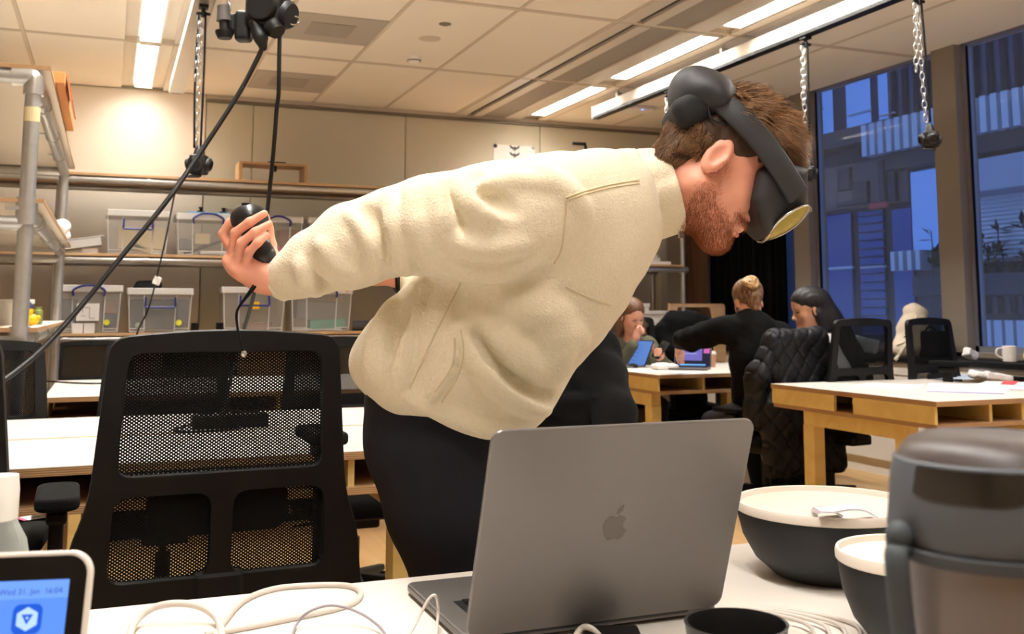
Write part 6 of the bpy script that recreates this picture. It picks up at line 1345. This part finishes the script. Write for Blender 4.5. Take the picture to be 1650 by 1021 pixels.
mb.add(V_, [(i * 4 + k, i * 4 + (k + 1) % 4, (i + 1) * 4 + (k + 1) % 4, (i + 1) * 4 + k) for i in range(len(pp_) - 1) for k in range(4)] + [(3, 2, 1, 0), tuple((len(pp_) - 1) * 4 + k for k in range(4))])
solo('grey_clip', mb, mat('grey_plastic_clip', (150, 152, 148), .5), 'grey curled clip beside the white band on the lid', 'clip', smooth='auto')
# ---- grey drinking bottle at the right edge
dG = .56; gc = W(1602, 900, dG); gc = np.array([gc[0], gc[1], TZ]); zz = lambda v: float(W(1602, v, dG)[2]) - TZ; rp_ = lambda p: p * dG / F
t = thing('drinking_bottle', 'large grey drinking bottle at the right edge of the picture', 'bottle', gc); zt_, zs, zb = zz(700), zz(742), zz(872)
obj('body', MB().lathe([(0, 0), (rp_(118), 0), (rp_(124), .006), (rp_(148), zz(905)), (rp_(150), zz(893)), (rp_(140), zz(885)), (0, zz(885))], gc, n=64), mat('taupe_grey_plastic', (118, 110, 108), .45), t, smooth='auto')
obj('collar_ring', MB().lathe([(rp_(150), zz(893)), (rp_(160), zz(889)), (rp_(160), zz(872)), (rp_(150), zz(868)), (rp_(140), zz(868))], gc, n=64, cap=(False, False)), mat('slate_rubber', (64, 66, 70), .6), t, smooth='auto')
M_SLATE = mat('slate_lid_plastic', (82, 86, 92), .5); 
obj('lid', MB().lathe([(rp_(142), zz(872)), (rp_(154), zz(866)), (rp_(157), zz(850)), (rp_(149), zz(765)), (rp_(143), zz(738)), (rp_(130), zz(730)), (0, zz(728))], gc, n=64), M_SLATE, t, smooth='auto')
obj('dome', MB().lathe([(rp_(138), zz(735)), (rp_(132), zz(722)), (rp_(120), zz(708)), (rp_(98), zz(699)), (rp_(60), zz(695)), (0, zz(694))], gc, n=64), mat('smoked_dome', (70, 62, 60), .42), t, smooth='auto')
# glossy dark window set into the lid's front
wnv = []; a_c = math.atan2(-RT[1] * .0 - FWH[1], -FWH[0]); n1 = 18
for j, vv in enumerate((792, 786, 770, 754, 741)):
    for i in range(n1):
        a = -1.2 + 1.12 * i / (n1 - 1); f_ = (-FWH * math.cos(a) + RT * math.sin(a)); rr = rp_({792: 152.6, 786: 152, 770: 150.4, 754: 147.6, 741: 144.8}[vv]); wnv.append(gc + f_ * rr + UPZ * zz(vv + (10 * (abs(a + .64) / .56) ** 4 * (-1 if j < 2 else 0))))
mb = MB(); mb.add(wnv, [(j * n1 + i, j * n1 + i + 1, (j + 1) * n1 + i + 1, (j + 1) * n1 + i) for j in range(4) for i in range(n1 - 1)]); obj('window', mb, mat('gloss_black_window', (18, 16, 17), .06, coat=1.), t, smooth=True)
lp = spline([gc + (-FWH * .25 - RT * .97) * rp_(158) + UPZ * zz(878), gc + (-FWH * .35 - RT) * rp_(172) + UPZ * zz(872), gc + (-FWH * .4 - RT) * rp_(176) + UPZ * zz(900), gc + (-FWH * .4 - RT) * rp_(172) + UPZ * zz(960), gc + (-FWH * .4 - RT) * rp_(163) + UPZ * zz(1060), gc + (-FWH * .4 - RT) * rp_(156) + UPZ * zz(1150)], 8)
obj('carry_strap', MB().tube(lp, .0062, 10, squash=(1, .6)), mat('slate_strap', (62, 68, 72), .7), t, smooth=True); obj('strap_bead', MB().ball(gc + (-FWH * .3 - RT) * rp_(164) + UPZ * zz(852), (.007, .007, .008), 12), mat('slate_strap', (62, 68, 72), .7), t, smooth=True)
# label on the armrest of the chair at the left edge
# ================================================================== TRACKS, CHAINS AND SOCKETS OVERHEAD
ZR = 2.84
a = PZ(960, 190, ZR); xR, yR = float(a[0]), float(a[1]); a = PZ(286, 148, ZR); xL, yL = float(PZ(330, 0, ZR)[0]) , float(a[1])
def track(x, y0, y1, label, side):
    e = .0 if side == 'r' else .022
    t = thing('ceiling_track', label, 'track', (x, (y0 + y1) / 2, ZR))
    obj('profile', MB().bx((x - .03 - e, y0, ZR + .012), (x + .03 + e, y1, ZR + .10 - e)), mat('cream_track', (228, 216, 196), .4) if side == 'r' else mat('satin_track', (172, 164, 152), .4, .4), t, bevel=.008)
    obj('slot_rail', MB().bx((x - .034 - e, y0, ZR - .012), (x + .034 + e, y1, ZR + .012)), M_BLACKP if side == 'r' else M_ALU, t, bevel=.003)
    obj('end_cap', MB().bx((x - .036, y1, ZR - .014), (x + .036, y1 + .012, ZR + .104)), M_ALU if side == 'r' else M_BLACKP, t, bevel=.003)
    y = y1 - .45
    while y > y0: obj('hanger', MB().cyl((x, y, ZR + .10), (x, y, H - .001), .006, 8).box((x, y, ZR + .12), (.05, .03, .03)), M_GALV, t); y -= 1.6
    return t
track(xR, -.5, yR, 'cream ceiling track with a black lower edge along the windows', 'r'); track(xL, -.5, yL, 'aluminium ceiling track on the left', 'l')
def chain_mesh(a, b, sag=0., link_=.034, r=.0032):
    a = np.asarray(a, float); b = np.asarray(b, float); L = np.linalg.norm(b - a); n = max(3, int(L / (link_ * .78))); mb = MB(); d = nrm(b - a); Rf = frame(d, RT)
    for i in range(n):
        t_ = (i + .5) / n; c = a + (b - a) * t_ + np.array([0, 0, -sag * 4 * t_ * (1 - t_)]); e1 = Rf[:, 0] if i % 2 else Rf[:, 1]; pts = []
        for k in range(10):
            an = 2 * math.pi * k / 10; pts.append(c + d * math.sin(an) * link_ * .5 + e1 * math.cos(an) * link_ * .26)
        mb.tube(pts, r, 5, closed=True)
    return mb
M_SOCK = mat('black_rubber_socket', (20, 20, 21), .5); M_SOCKG = mat('grey_socket_lid', (92, 88, 86), .5)
def socket_body(c, s, parent, Rz=0., lidm=None):
    R = np.stack([RT, FWH, UPZ], 1) @ rotz(Rz)
    obj('socket_body', MB().prism(rrect(.085 * s, .085 * s, .02 * s), .10 * s, c + R @ np.array([0, 0, -.10 * s]), R), M_SOCK, parent, bevel=.010 * s, seg=3)
    obj('collar', MB().lathe([(.024 * s, 0), (.03 * s, .0), (.022 * s, .035 * s), (.012 * s, .05 * s), (0, .05 * s)], c, n=16), M_SOCK, parent, smooth='auto')
    for (dx, dy, nm) in ((0, -1, 'socket_lid'), (1, 0, 'socket_lid'), (-1, 0, 'socket_lid')):
        o = c + R @ np.array([dx * .043 * s, dy * .043 * s, -.05 * s]); z = R @ np.array([dx, dy, -.25]); obj(nm, MB().lathe([(.037 * s, 0), (.037 * s, .012 * s), (.030 * s, .020 * s), (.026 * s, .022 * s), (.024 * s, .014 * s), (0, .013 * s)], o, frame(z), 24), lidm or M_SOCK, parent, smooth='auto')
    obj('lower_flap', MB().prism(rrect(.07 * s, .045 * s, .01 * s), .012 * s, c + R @ np.array([-.015 * s, -.02 * s, -.118 * s]), R @ rotx(.25)), M_SOCK, parent, bevel=.004 * s)
def hanging(u0, v0, u1, v1, label, s=1., x=None, extra=True):
    """chain and cord from a track point down to a socket whose collar shows at (u1, v1)"""
    x = xR if x is None else x; a = PX(u0, v0, x); a = np.array([x, float(a[1]), ZR - .02]); dep = float(np.dot(a, FWH)); c = W(u1, v1, dep)
    t = thing('hanging_socket', label, 'socket', c - UPZ * .12)
    obj('track_clip', MB().box(a + UPZ * .004, (.05, .06, .03)).cyl(a - UPZ * .06, a, .012, 10).box(a - UPZ * .04, (.075, .016, .016)), M_BLACKP, t, bevel=.004)
    obj('chain', chain_mesh(a - UPZ * .05 - RT * .012, c + UPZ * .05 - RT * .018, .0, .046), M_GALV, t, smooth=True, kind='stuff')
    obj('loose_chain', chain_mesh(a - UPZ * .05 - RT * .02, a - UPZ * .42 - RT * .03, .0, .046), M_GALV, t, smooth=True, kind='stuff')
    obj('cord', MB().tube(spline([a - UPZ * .03 + RT * .012, (a * .6 + c * .4) + RT * .012, c + UPZ * .05 + RT * .006], 6), .006, 10), M_BLACKM, t, smooth=True); socket_body(c, s, t); return t, a, c
hanging(1298, 68, 1303, 268, 'black socket on a chain right behind the headset', .8)
hanging(1479, -30, 1498, 212, 'black socket on a chain in front of the window post', .85)
hanging(1078, 152, 1074, 235, 'black socket on a chain left of the headset, mostly hidden', .6)
# left socket with two cords
tL, aL, cL = hanging(327, 42, 321, 250, 'black socket on a chain above the top shelf on the left', 1.05, xL); obj('cord', MB().tube(spline([aL - UPZ * .03 - RT * .025, (aL + cL) / 2 - RT * .035, cL + UPZ * .04 - RT * .028], 6), .006, 10), M_BLACKM, tL, smooth=True)
dL = float(np.dot(cL, FWH))
# thin cable from it down behind the boxes, with a white tag
pts = [W(302, 284, dL), W(290, 288, dL), W(282, 310, dL + .05), W(268, 380, dL + .3), W(254, 440, dL + .6), W(240, 495, dL + .8), W(222, 533, dL + 1.0), W(205, 585, dL + 1.1), W(180, 601, dL + 1.0), W(165, 607, dL + .85)]
cable('power_cable', pts[:8] + [np.array([*PZ(200, 612, .755)[:2], .757]), np.array([*PZ(150, 618, .755)[:2], .757]), np.array([*PZ(70, 614, .755)[:2], .757])], .005, M_BCAB, 'thin black cord falling from the left socket onto the second table')
p = W(253, 452, dL + .62); solo('cord_tag', MB().box(p, (.045, .01, .05), np.stack([RT, FWH, UPZ], 1) @ roty(.4)), M_PAPER, 'white paper tag on the thin black cord', 'tag', bevel=.008)
# ---- socket cluster near the camera at the top
dK = 2.92; K = lambda u, v, o=0.: W(u, v, dK + o)
t = thing('socket_cluster', 'cluster of black plugs and sockets at the top edge of the picture', 'socket', K(420, 75))
top = np.array([xL, float(K(420, 0)[1]), ZR])
obj('chain', chain_mesh(top, K(372, -30), 0, .036), M_GALV, t, smooth=True, kind='stuff'); obj('chain', chain_mesh(K(366, 45, .02), K(368, -20, .02), 0, .03), M_GALV, t, smooth=True, kind='stuff')
A3 = np.stack([RT, FWH, UPZ], 1); pm = lambda q: q * dK / F
def rb(c, h, rd, nm, R=A3, m=M_SOCK): s_ = Soft(); s_.rbox(c, h, R, rd, .004); return link(s_.mesh(.0032, nm), nm, m, t)
rb(K(393, 43), (pm(13.5), .022, pm(26)), .012, 'plug_box'); rb(K(372, 38, .03), (pm(10), .02, pm(16)), .008, 'plug_box')
def cone_part(nm, a_, b_, ra, rb_, m=M_SOCK): obj(nm, MB().lathe([(0, 0), (ra, 0), (ra, np.linalg.norm(b_ - a_) * .3), (rb_, np.linalg.norm(b_ - a_)), (0, np.linalg.norm(b_ - a_))], a_, frame(b_ - a_), 24), m, t, smooth='auto')
cone_part('grey_plug', K(360, 10, -.02), K(361, 34, -.02), pm(10), pm(12), M_SOCKG); cone_part('plug_neck', K(361, 34, -.02), K(362, 50, -.02), pm(8), pm(8)); cone_part('flange', K(362, 50, -.02), K(362, 62, -.02), pm(15), pm(11))
s_ = Soft(); s_.rbox(K(432, 10), (pm(34), .05, pm(40)), A3, .03, .02); s_.cone(K(420, 30, -.03), K(446, 44, -.03), pm(20), pm(14), .02); link(s_.mesh(.005, 'hub'), 'hub', M_SOCK, t)
cone_part('round_lid', K(422, 10, -.06), K(418, 8, -.08), pm(26), pm(22)); cone_part('round_lid', K(462, 24, -.03), K(470, 26, -.035), pm(24), pm(20)); cone_part('angled_lid', K(440, 42, -.04), K(448, 52, -.05), pm(18), pm(13))
s_ = Soft(); s_.chain([K(410, 38, -.05), K(420, 60, -.05), K(424, 76, -.05)], [pm(9), pm(11), pm(7)], .01); link(s_.mesh(.0035, 'gland'), 'cable_gland', M_SOCK, t); obj('chrome_ring', MB().tube([K(474 + 9 * math.cos(a_), 33 - 7 * math.sin(a_), -.02 + .01 * math.cos(a_)) for a_ in np.linspace(0, 2 * math.pi, 17)[:-1]], .003, 6, closed=True), M_CHROME, t, smooth=True)
# its two heavy cables
cable('heavy_cable', [K(424, 74, -.05), K(412, 100, -.05), K(385, 150, -.06), K(330, 235, -.1), K(270, 322, -.18), K(200, 408, -.25), K(130, 494, -.32), K(70, 560, -.4), K(15, 606, -.5), K(-40, 640, -.6), K(-90, 690, -.65)], .0068, M_BCAB, 'heavy black cable slanting from the socket cluster down to the left edge')
strip_c = PZ(370, 688, .752)
cable('heavy_cable', [K(451, 50, -.02), K(450, 90, -.02), K(449, 150, .0), K(446, 175, .02), K(441, 240, .05), K(434, 310, .1), K(424, 390, .2), K(410, 470, .3), K(395, 525, .38), K(372, 610, .52), W(358, 662, 3.46), np.array([*PZ(352, 676, .775)[:2], .775])], .0062, M_BCAB, 'heavy black cable hanging straight down to the power strip')
# ---- power strip and cord on the slotted table
t = thing('power_strip', 'black power strip on the slotted table behind the mesh chair', 'power strip', (strip_c[0], strip_c[1], .75)); xa, xb = float(PZ(308, 690, .752)[0]), float(PZ(434, 688, .752)[0]); ys = float(strip_c[1])
obj('housing', MB().bx((xa, ys - .032, .7502), (xb, ys + .032, .80)), M_BLACKP, t, bevel=.008)
for i in range(4): x = xa + (xb - xa) * (.2 + .2 * i); obj('outlet', MB().lathe([(.019, 0), (.021, .001), (.021, .003), (.018, .003), (.017, -.0), (0, .0)], (x, ys, .80), n=20), M_BLACKM, t)
cable('strip_cable', [np.array([xa + .01, ys, .77]), np.array([xa - .05, ys - .03, .757]), np.array([xa - .05, ys - .11, .756]), np.array([xa + .05, ys - .13, .756]), np.array([xa + .14, ys - .09, .756]), np.array([xa + .15, ys - .04, .762])], .004, M_BCAB, 'short black cord looped beside the power strip')
# ---- wifi box with a blue lamp on the back of the ceiling
p = PZ(1022, 178, H - .03); t = thing('access_point', 'flat pale box with a blue light on the ceiling near the back wall', 'access point', (p[0], min(p[1], WY - .15), H - .045)); obj('case', MB().prism(rrect(.34, .22, .05), .035, (p[0], min(p[1], WY - .15), H - .037)), M_LAMPW, t, bevel=.01); obj('status_light', MB().ball((p[0] + .03, min(p[1], WY - .15) - .1, H - .036), .008, 8), mat('blue_led', (60, 90, 255), .4, emit=((70, 110, 255), 6.)), t)
# ================================================================== THE FAR TABLE, THE BENCH, THE PAPERS
def FT(u, v, dz=0.): return PZ(u, v, .7505 + dz)
def quad_slab(a, b, c_, d_, th, nrm_dir):
    mb = MB(); n = nrm(nrm_dir) * th; v = [a, b, c_, d_, a + n, b + n, c_ + n, d_ + n]; mb.add(v, [(0, 1, 2, 3), (7, 6, 5, 4), (0, 4, 5, 1), (1, 5, 6, 2), (2, 6, 7, 3), (3, 7, 4, 0)]); return mb
def screen_set(name, label, base_l, base_r, hgt_, lean_, scr_m, frame_m, kb=True, kb_m=None):
    a, b = base_l, base_r; x = nrm((b - a) * [1, 1, 0]); back = np.array([-x[1], x[0], 0.]); w_ = np.linalg.norm((b - a)[:2]); up_ = UPZ * math.cos(lean_) + back * math.sin(lean_); n = np.cross(x, up_); R = np.stack([x, up_, n], 1); c = (a + b) / 2 + up_ * (hgt_ / 2 + .008)
    t = thing(name, label, 'laptop', ((a + b) / 2)); obj('lid', MB().prism(rrect(w_, hgt_, .01), .007, c - n * .007, R), frame_m, t, bevel=.002); sc_ = obj('screen', MB().prism(rrect(w_ - .016, hgt_ - .016, .003), .0006, c, R), scr_m, t)
    if kb: obj('base', MB().prism(rrect(w_, hgt_ * .95, .01), .012, (a + b) / 2 - back * hgt_ * .5 + UPZ * .001, np.stack([x, back, UPZ], 1)), kb_m or M_MAC, t, bevel=.002); obj('keys', MB().prism(rrect(w_ * .85, hgt_ * .4, .004), .001, (a + b) / 2 - back * hgt_ * .33 + UPZ * .0135, np.stack([x, back, UPZ], 1)), M_BLACKP, t)
    return t, c, R, w_, hgt_
# tablet with blue page, turned to the woman with the bun
S1 = mat('lit_page_blue', (30, 40, 70), .3, emit=((84, 128, 200), .75))
t1, c1, R1, ww, hh = screen_set('tablet_stand', 'blue-screened tablet propped up beside the black bottle', FT(1004, 589), FT(1038, 592), .20, .42, S1, M_BLACKP, True, M_MAC)
for i in range(5): obj('page_line', MB().prism(rrect(.05 + .03 * (i % 2), .003, .001), .0004, c1 + R1 @ np.array([-.02, .06 - .03 * i, .0008]), R1), mat('page_ink', (40, 60, 120), .5, emit=((44, 70, 140), .4)), t1)
# laptop with a violet window
S2 = mat('lit_dark_desktop', (8, 8, 20), .2, emit=((18, 20, 50), .8)); S3 = mat('lit_violet_page', (40, 36, 80), .3, emit=((104, 98, 176), .8)); S4 = mat('lit_pink_card', (70, 30, 60), .3, emit=((196, 96, 170), .8)); S5 = mat('lit_blue_bar', (30, 60, 100), .3, emit=((96, 170, 230), .9)); S6 = mat('lit_pale_card', (60, 60, 90), .3, emit=((150, 160, 220), .8))
t2, c2, R2_, ww, hh = screen_set('open_laptop', 'open laptop with a violet page on screen under the outstretched arm', FT(1086, 593), FT(1146, 594), .235, .30, S2, M_MAC, True, M_MAC)
def sp(nm, x, y, w_, h_, m): obj(nm, MB().prism(rrect(w_ * ww, h_ * hh, .003), .0005, c2 + R2_ @ np.array([x * ww, y * hh, .0009]), R2_), m, t2)
sp('violet_page', -.03, .04, .56, .66, S3); sp('pink_card', .37, .02, .16, .17, S4); sp('pale_card', .36, .28, .15, .2, S6); sp('dock', 0, -.42, .7, .04, S5)
for i in range(5): sp('side_tile', -.4, .3 - .14 * i, .1, .08, S6 if i % 2 else S5)
for i in range(4): obj('text_row', MB().prism(rrect(.32 * ww, .006, .001), .0004, c2 + R2_ @ np.array([-.05 * ww, (.28 - .12 * i) * hh, .0016]), R2_), S6, t2)
# black capped bottle with a pale label
p = FT(992, 585); t = thing('black_bottle', 'pale bottle with a black cap and dark lettering on the far table', 'bottle', p)
obj('body', MB().lathe([(0, 0), (.036, 0), (.038, .004), (.038, .135), (.034, .145), (0, .147)], p, n=28), mat('blush_bottle', (206, 170, 162), .35), t, smooth='auto'); obj('cap', MB().lathe([(.038, .137), (.04, .14), (.04, .168), (.034, .172), (.02, .174), (.02, .198), (0, .2)], p, n=28), M_BLACKP, t, smooth='auto'); 
for (dx, z0, z1_) in ((.006, .03, .12), (.026, .03, .12)): obj('printed_mark', MB().box(p + RT * dx - FWH * (.038 * math.cos(dx / .038) + .0008) + UPZ * (z0 + z1_) / 2, (.005, .002, z1_ - z0), A3), M_BLACKM, t)
for z0 in (.03, .118): obj('printed_mark', MB().box(p + RT * .016 - FWH * .0355 + UPZ * z0, (.022, .002, .006), A3), M_BLACKM, t)
p = FT(1020, 592); solo('computer_mouse', MB().ball(p + UPZ * .004, (.033, .05, .028), 16), M_BLACKM, 'black computer mouse at the corner of the far table', 'mouse', smooth=True)
s_ = Soft(); p = FT(1072, 595); s_.rbox(p + UPZ * .018, (.085, .06, .018), A3 @ rotz(.3), .012, .01); s_.rbox(p + UPZ * .03 - RT * .02, (.05, .045, .016), A3 @ rotz(-.2), .012, .01); me = s_.mesh(.006, 'napkin', lambda P: .006 * wob(P, 60, 91)); o = link_base(me, 'napkin', M_PAPER); tag(o, 'crumpled white napkin at the front of the far table', 'napkin')
p = FT(1146, 591); t = thing('paper_cup', 'brown paper coffee cup beside the violet-screened laptop', 'cup', p); obj('cup', MB().lathe([(0, 0), (.028, 0), (.038, .095), (.036, .095), (0, .02)], p, n=24), mat('kraft_cup', (196, 148, 116), .7), t, smooth='auto'); obj('lid', MB().lathe([(.038, .09), (.041, .092), (.041, .1), (.034, .104), (.034, .112), (0, .112)], p, n=24), M_PAPER, t, smooth='auto')
for (u, v, a_, lab) in ((1110, 600, .1, 'white sheet lying before the open laptop'), (1040, 598, -.2, 'white sheet under the blue tablet')): p = FT(u, v); solo('paper_sheet', MB().box(p + UPZ * .001, (.21, .15, .001), A3 @ rotz(a_)), M_PAPER, lab, 'paper')
# plywood panel standing behind the coat
pl = [PY(1078, 489, 7.75), PY(1168, 489, 7.75)]; x0, x1 = float(pl[0][0]), float(pl[1][0]); zt_ = float(pl[0][2])
poly = rpoly([(0, 0), (x1 - x0, 0), (x1 - x0, -.55), (x1 - x0 - .11, -.55), (x1 - x0 - .12, -.14), (x1 - x0 - .15, -.03), (.08, -.03), (.06, -.55), (0, -.55)], [.01, .03, .005, .005, .04, .02, .02, .005, .005], 3)
t = thing('plywood_frame', 'pale plywood frame standing behind the dark coat', 'frame', ((x0 + x1) / 2, 7.75, 0)); obj('panel', MB().prism(poly, .02, (x0, 7.77, zt_), rotx(math.pi / 2)), M_SHB, t); 
for x in (x0 + .03, x1 - .06): obj('foot', MB().bx((x - .02, 7.61, 0), (x + .02, 7.89, .03)).bx((x - .02, 7.75, .03), (x + .02, 7.77, zt_ - .5)), M_SHB, t)
# ---- papers on the right table
def sheet(pts, z, m, label, th=.0012):
    P = [PZ(u, v, .7505 + z) for u, v in pts]; mb = MB(); n = len(P); mb.add(P + [p + UPZ * th for p in P], [tuple(range(n - 1, -1, -1)), tuple(range(n, 2 * n))] + [(i, (i + 1) % n, n + (i + 1) % n, n + i) for i in range(n)]); return solo('paper_sheet', mb, m, label, 'paper')
M_LILP = mat('lilac_paper', (226, 222, 240), .7); 
sheet([(1368, 624), (1470, 628), (1490, 620), (1400, 617)], 0., M_PAPER, 'white sheet near the far left of the paper-strewn table')
o = sheet([(1494, 630), (1618, 634), (1632, 624), (1497, 617)], 0., M_LILP, 'large lilac-white drawing sheet in front on the right table')
ed = [PZ(u, v, .753) for u, v in ((1494, 630), (1618, 634))]; solo('paper_edge', MB().tube(ed, .002, 6), mat('violet_pencil', (120, 110, 190), .6), 'violet pencil along the front of the lilac sheet', 'pencil')
sheet([(1500, 610), (1570, 611), (1592, 603), (1508, 603)], 0., mat('pale_blue_paper', (206, 218, 238), .7), 'pale blue sheet at the back of the paper-strewn table')
sheet([(1560, 622), (1648, 628), (1668, 616), (1590, 614)], .002, M_PAPER, 'white sheet under the red card on the right table')
sheet([(1612, 619), (1634, 620), (1642, 614), (1618, 613)], .004, mat('red_card', (206, 84, 90), .6), 'small red card on the papers')
s_ = Soft(); p = PZ(1596, 612, .752); s_.rbox(p + UPZ * .022, (.10, .075, .02), A3 @ rotz(.4) @ roty(.15), .008, .01); me = s_.mesh(.006, 'crumple', lambda P: .010 * wob(P, 42, 95) + .005 * wob(P, 90, 96)); o = link_base(me, 'folded_paper', M_PAPER); tag(o, 'crumpled white paper behind the lilac sheet', 'paper')
# ---- on the window bench: tote bag, mug, paper, small figure
D5 = 6.75; zbn = .8355
def BN(u, x=5.2): p = PX(u, 580, x); return np.array([x, float(p[1]), zbn])
b0 = BN(1468); Rb = np.stack([nrm(np.cross(UPZ, (-1, .0, 0))), np.array([-1., 0, 0]), UPZ], 1); db = float(b0 @ FWH); Qb = lambda u, v, o=0.: W(u, v, db + o)
tb = thing('tote_bag', 'cream canvas bag standing on the window bench', 'bag', b0); s_ = Soft()
s_.chain([Qb(1470, 556), Qb(1472, 530), Qb(1474, 505)], [.105, .10, .075], .04); s_.chain([Qb(1460, 560), Qb(1488, 560)], [.09, .085], .04); s_.chain([Qb(1462, 500), Qb(1488, 502)], [.035, .035], .03); s_.half(np.array([0, 0, zbn]), (0, 0, -1), b0 - .4, b0 + .4)
M_CANV = mat('cream_canvas', (224, 210, 188), .9, bump=(300, .3, .001)); link(s_.mesh(.0065, 'bag', lambda P: .007 * wob(P, 26, 101) + .003 * wob(P, 60, 102)), 'body', M_CANV, tb)
bvh = BVHTree.FromPolygons([v.co.copy() for v in tb.children[0].data.vertices], [tuple(p_.vertices) for p_ in tb.children[0].data.polygons]); LWb = WM[tb]
def on_bag(u, v): r = ray(u, v); h_ = bvh.ray_cast(LWb.inverted() @ Vector(EYE), Vector(nrm(r))); return Qb(u, v, -.12) if h_[0] is None else np.array(LWb @ h_[0]) - nrm(r) * .004
obj('strap', MB().tube([on_bag(u, v) for u, v, _ in spline([np.array([a_, b_, 0.]) for a_, b_ in ((1476, 508), (1470, 530), (1460, 552), (1450, 570), (1442, 580))], 4)], .012, 8, squash=(1, .35)), M_CANV, tb, smooth=True); obj('flap_strap', MB().tube([on_bag(u, v) for u, v, _ in spline([np.array([a_, b_, 0.]) for a_, b_ in ((1445, 556), (1465, 548), (1490, 538))], 4)], .009, 8, squash=(1, .35)), M_CANV, tb, smooth=True)
lm_ = [on_bag(u, v) for u, v in ((1458, 537), (1461, 538), (1460, 541), (1457, 543))]; obj('printed_mark', MB().tube(lm_, .004, 6), M_BLACKM, tb)
m0 = BN(1627, 5.18); t = thing('white_mug', 'white mug on the window bench', 'mug', m0); obj('mug', MB().lathe([(0, 0), (.036, 0), (.042, .006), (.044, .098), (.041, .1), (.039, .098), (.036, .01), (0, .008)], m0, n=32), mat('white_glaze', (232, 226, 220), .25), t, smooth='auto'); obj('handle', MB().tube(spline([m0 - RT * .042 + UPZ * .085, m0 - RT * .075 + UPZ * .08, m0 - RT * .08 + UPZ * .045, m0 - RT * .042 + UPZ * .022], 6), .006, 10), mat('white_glaze', (232, 226, 220), .25), t, smooth=True)
m1 = BN(1662, 5.2); t = thing('round_figure', 'small cream round figure cut by the right edge', 'figure', m1); obj('body', MB().ball(m1 + UPZ * .042, (.046, .046, .042), 18), mat('cream_figure', (238, 214, 150), .5), t, smooth=True); obj('base', MB().lathe([(0, 0), (.03, 0), (.03, .006), (0, .006)], m1, n=18), M_BLACKM, t)
s_ = Soft(); p = BN(1564, 5.22); s_.rbox(p + UPZ * .035, (.045, .03, .03), A3 @ rotz(.5) @ roty(.5), .006, .01); me = s_.mesh(.005, 'scrap', lambda P: .008 * wob(P, 60, 111)); o = link_base(me, 'paper_scrap', M_PAPER); tag(o, 'crumpled paper scrap on the bench behind the empty chair', 'paper')
s_ = Soft(); p = BN(1392, 5.22); s_.rbox(p + UPZ * .06, (.09, .06, .055), A3 @ rotz(.2) @ roty(.2), .01, .01); me = s_.mesh(.006, 'scrap', lambda P: .012 * wob(P, 40, 113)); o = link_base(me, 'plastic_bag', mat('white_teal_bag', (196, 212, 216), .5)); tag(o, 'white plastic bag on the bench behind the long-haired woman', 'bag')
o = BN(1505, 5.24); t = thing('black_case', 'small black case standing behind the canvas bag', 'case', o); obj('case', MB().box(o + UPZ * .09, (.1, .2, .18)), M_BLACKM, t, bevel=.015); obj('handle', MB().tube(spline([o + np.array([-.02, -.05, .18]), o + np.array([-.02, 0, .21]), o + np.array([-.02, .05, .18])], 5), .008, 8), M_BLACKM, t)
# ---- floor clutter below the far tables
p = PZ(1246, 774, 0); s_ = Soft(); s_.chain([p + UPZ * .10 - RT * .06, p + UPZ * .11 + RT * .08], [.10, .09], .04); s_.chain([p + UPZ * .2 - RT * .04, p + UPZ * .2 + RT * .05], [.05, .05], .04); s_.half(p, (0, 0, -1), p - .4, p + .4)
me = s_.mesh(.009, 'bag', lambda P: .010 * wob(P, 28, 121)); o = link_base(me, 'shopping_bag', mat('beige_bag', (200, 178, 150), .8)); tag(o, 'beige bag slumped on the floor under the right table', 'bag')
p = PZ(1285, 785, 0)
for k in range(2):
    q = p + RT * .11 * k - FWH * .05 * k; f = nrm(RT * .8 - FWH * .5); Rf_ = np.stack([np.cross(f, UPZ), f, UPZ], 1); t = thing('sneaker', ['black and white sneaker on the floor, left of the table leg', 'black and white sneaker on the floor, nearer the table leg'][k], 'shoe', q, group='sneakers under the right table'); s_ = Soft(); s_.cone(q + UPZ * .05 - f * .06, q + UPZ * .042 + f * .09, .042, .034, .02); s_.cone(q + UPZ * .06 - f * .06, q + UPZ * .1 - f * .06, .04, .038, .02); s_.half(q + UPZ * .018, (0, 0, -1), q - .3, q + .3); link(s_.mesh(.006, 'upper'), 'upper', M_BLACKM, t); obj('sole', MB().prism(rpoly([(-.04, -.11), (.04, -.11), (.045, .06), (.025, .13), (-.025, .13), (-.045, .06)], .03, 4), .022, q, Rf_), M_SOLE, t, bevel=.004); obj('stripe', MB().box(q + UPZ * .055 + np.cross(f, UPZ) * -.0, (.088, .012, .03), Rf_), M_SHOE, t)
# ---- pink-edged label on the armrest at the left edge

Ml = WM[ch_left]; pc_ = np.array(Ml @ Vector((.27, -.03, .701))); Rl_ = np.array(Ml.to_3x3()) @ rotz(.5)
t = thing('paper_label', 'white label with pink edges stuck on the armrest at the left edge', 'label', pc_)
obj('label_face', MB().box(pc_ + UPZ * .0012, (.062, .046, .001), Rl_), M_PAPER, t)
for s in (-1, 1): obj('pink_edge', MB().box(pc_ + UPZ * .0014 + Rl_ @ np.array([s * .028, 0, 0]), (.009, .046, .0012), Rl_), mat('pink_label_edge', (232, 92, 120), .6), t)
obj('scribble', MB().tube([pc_ + UPZ * .002 + Rl_ @ np.array([-.008 + .005 * k, .006 * (-1) ** k, 0]) for k in range(4)], .0008, 5), M_BLACKP, t)
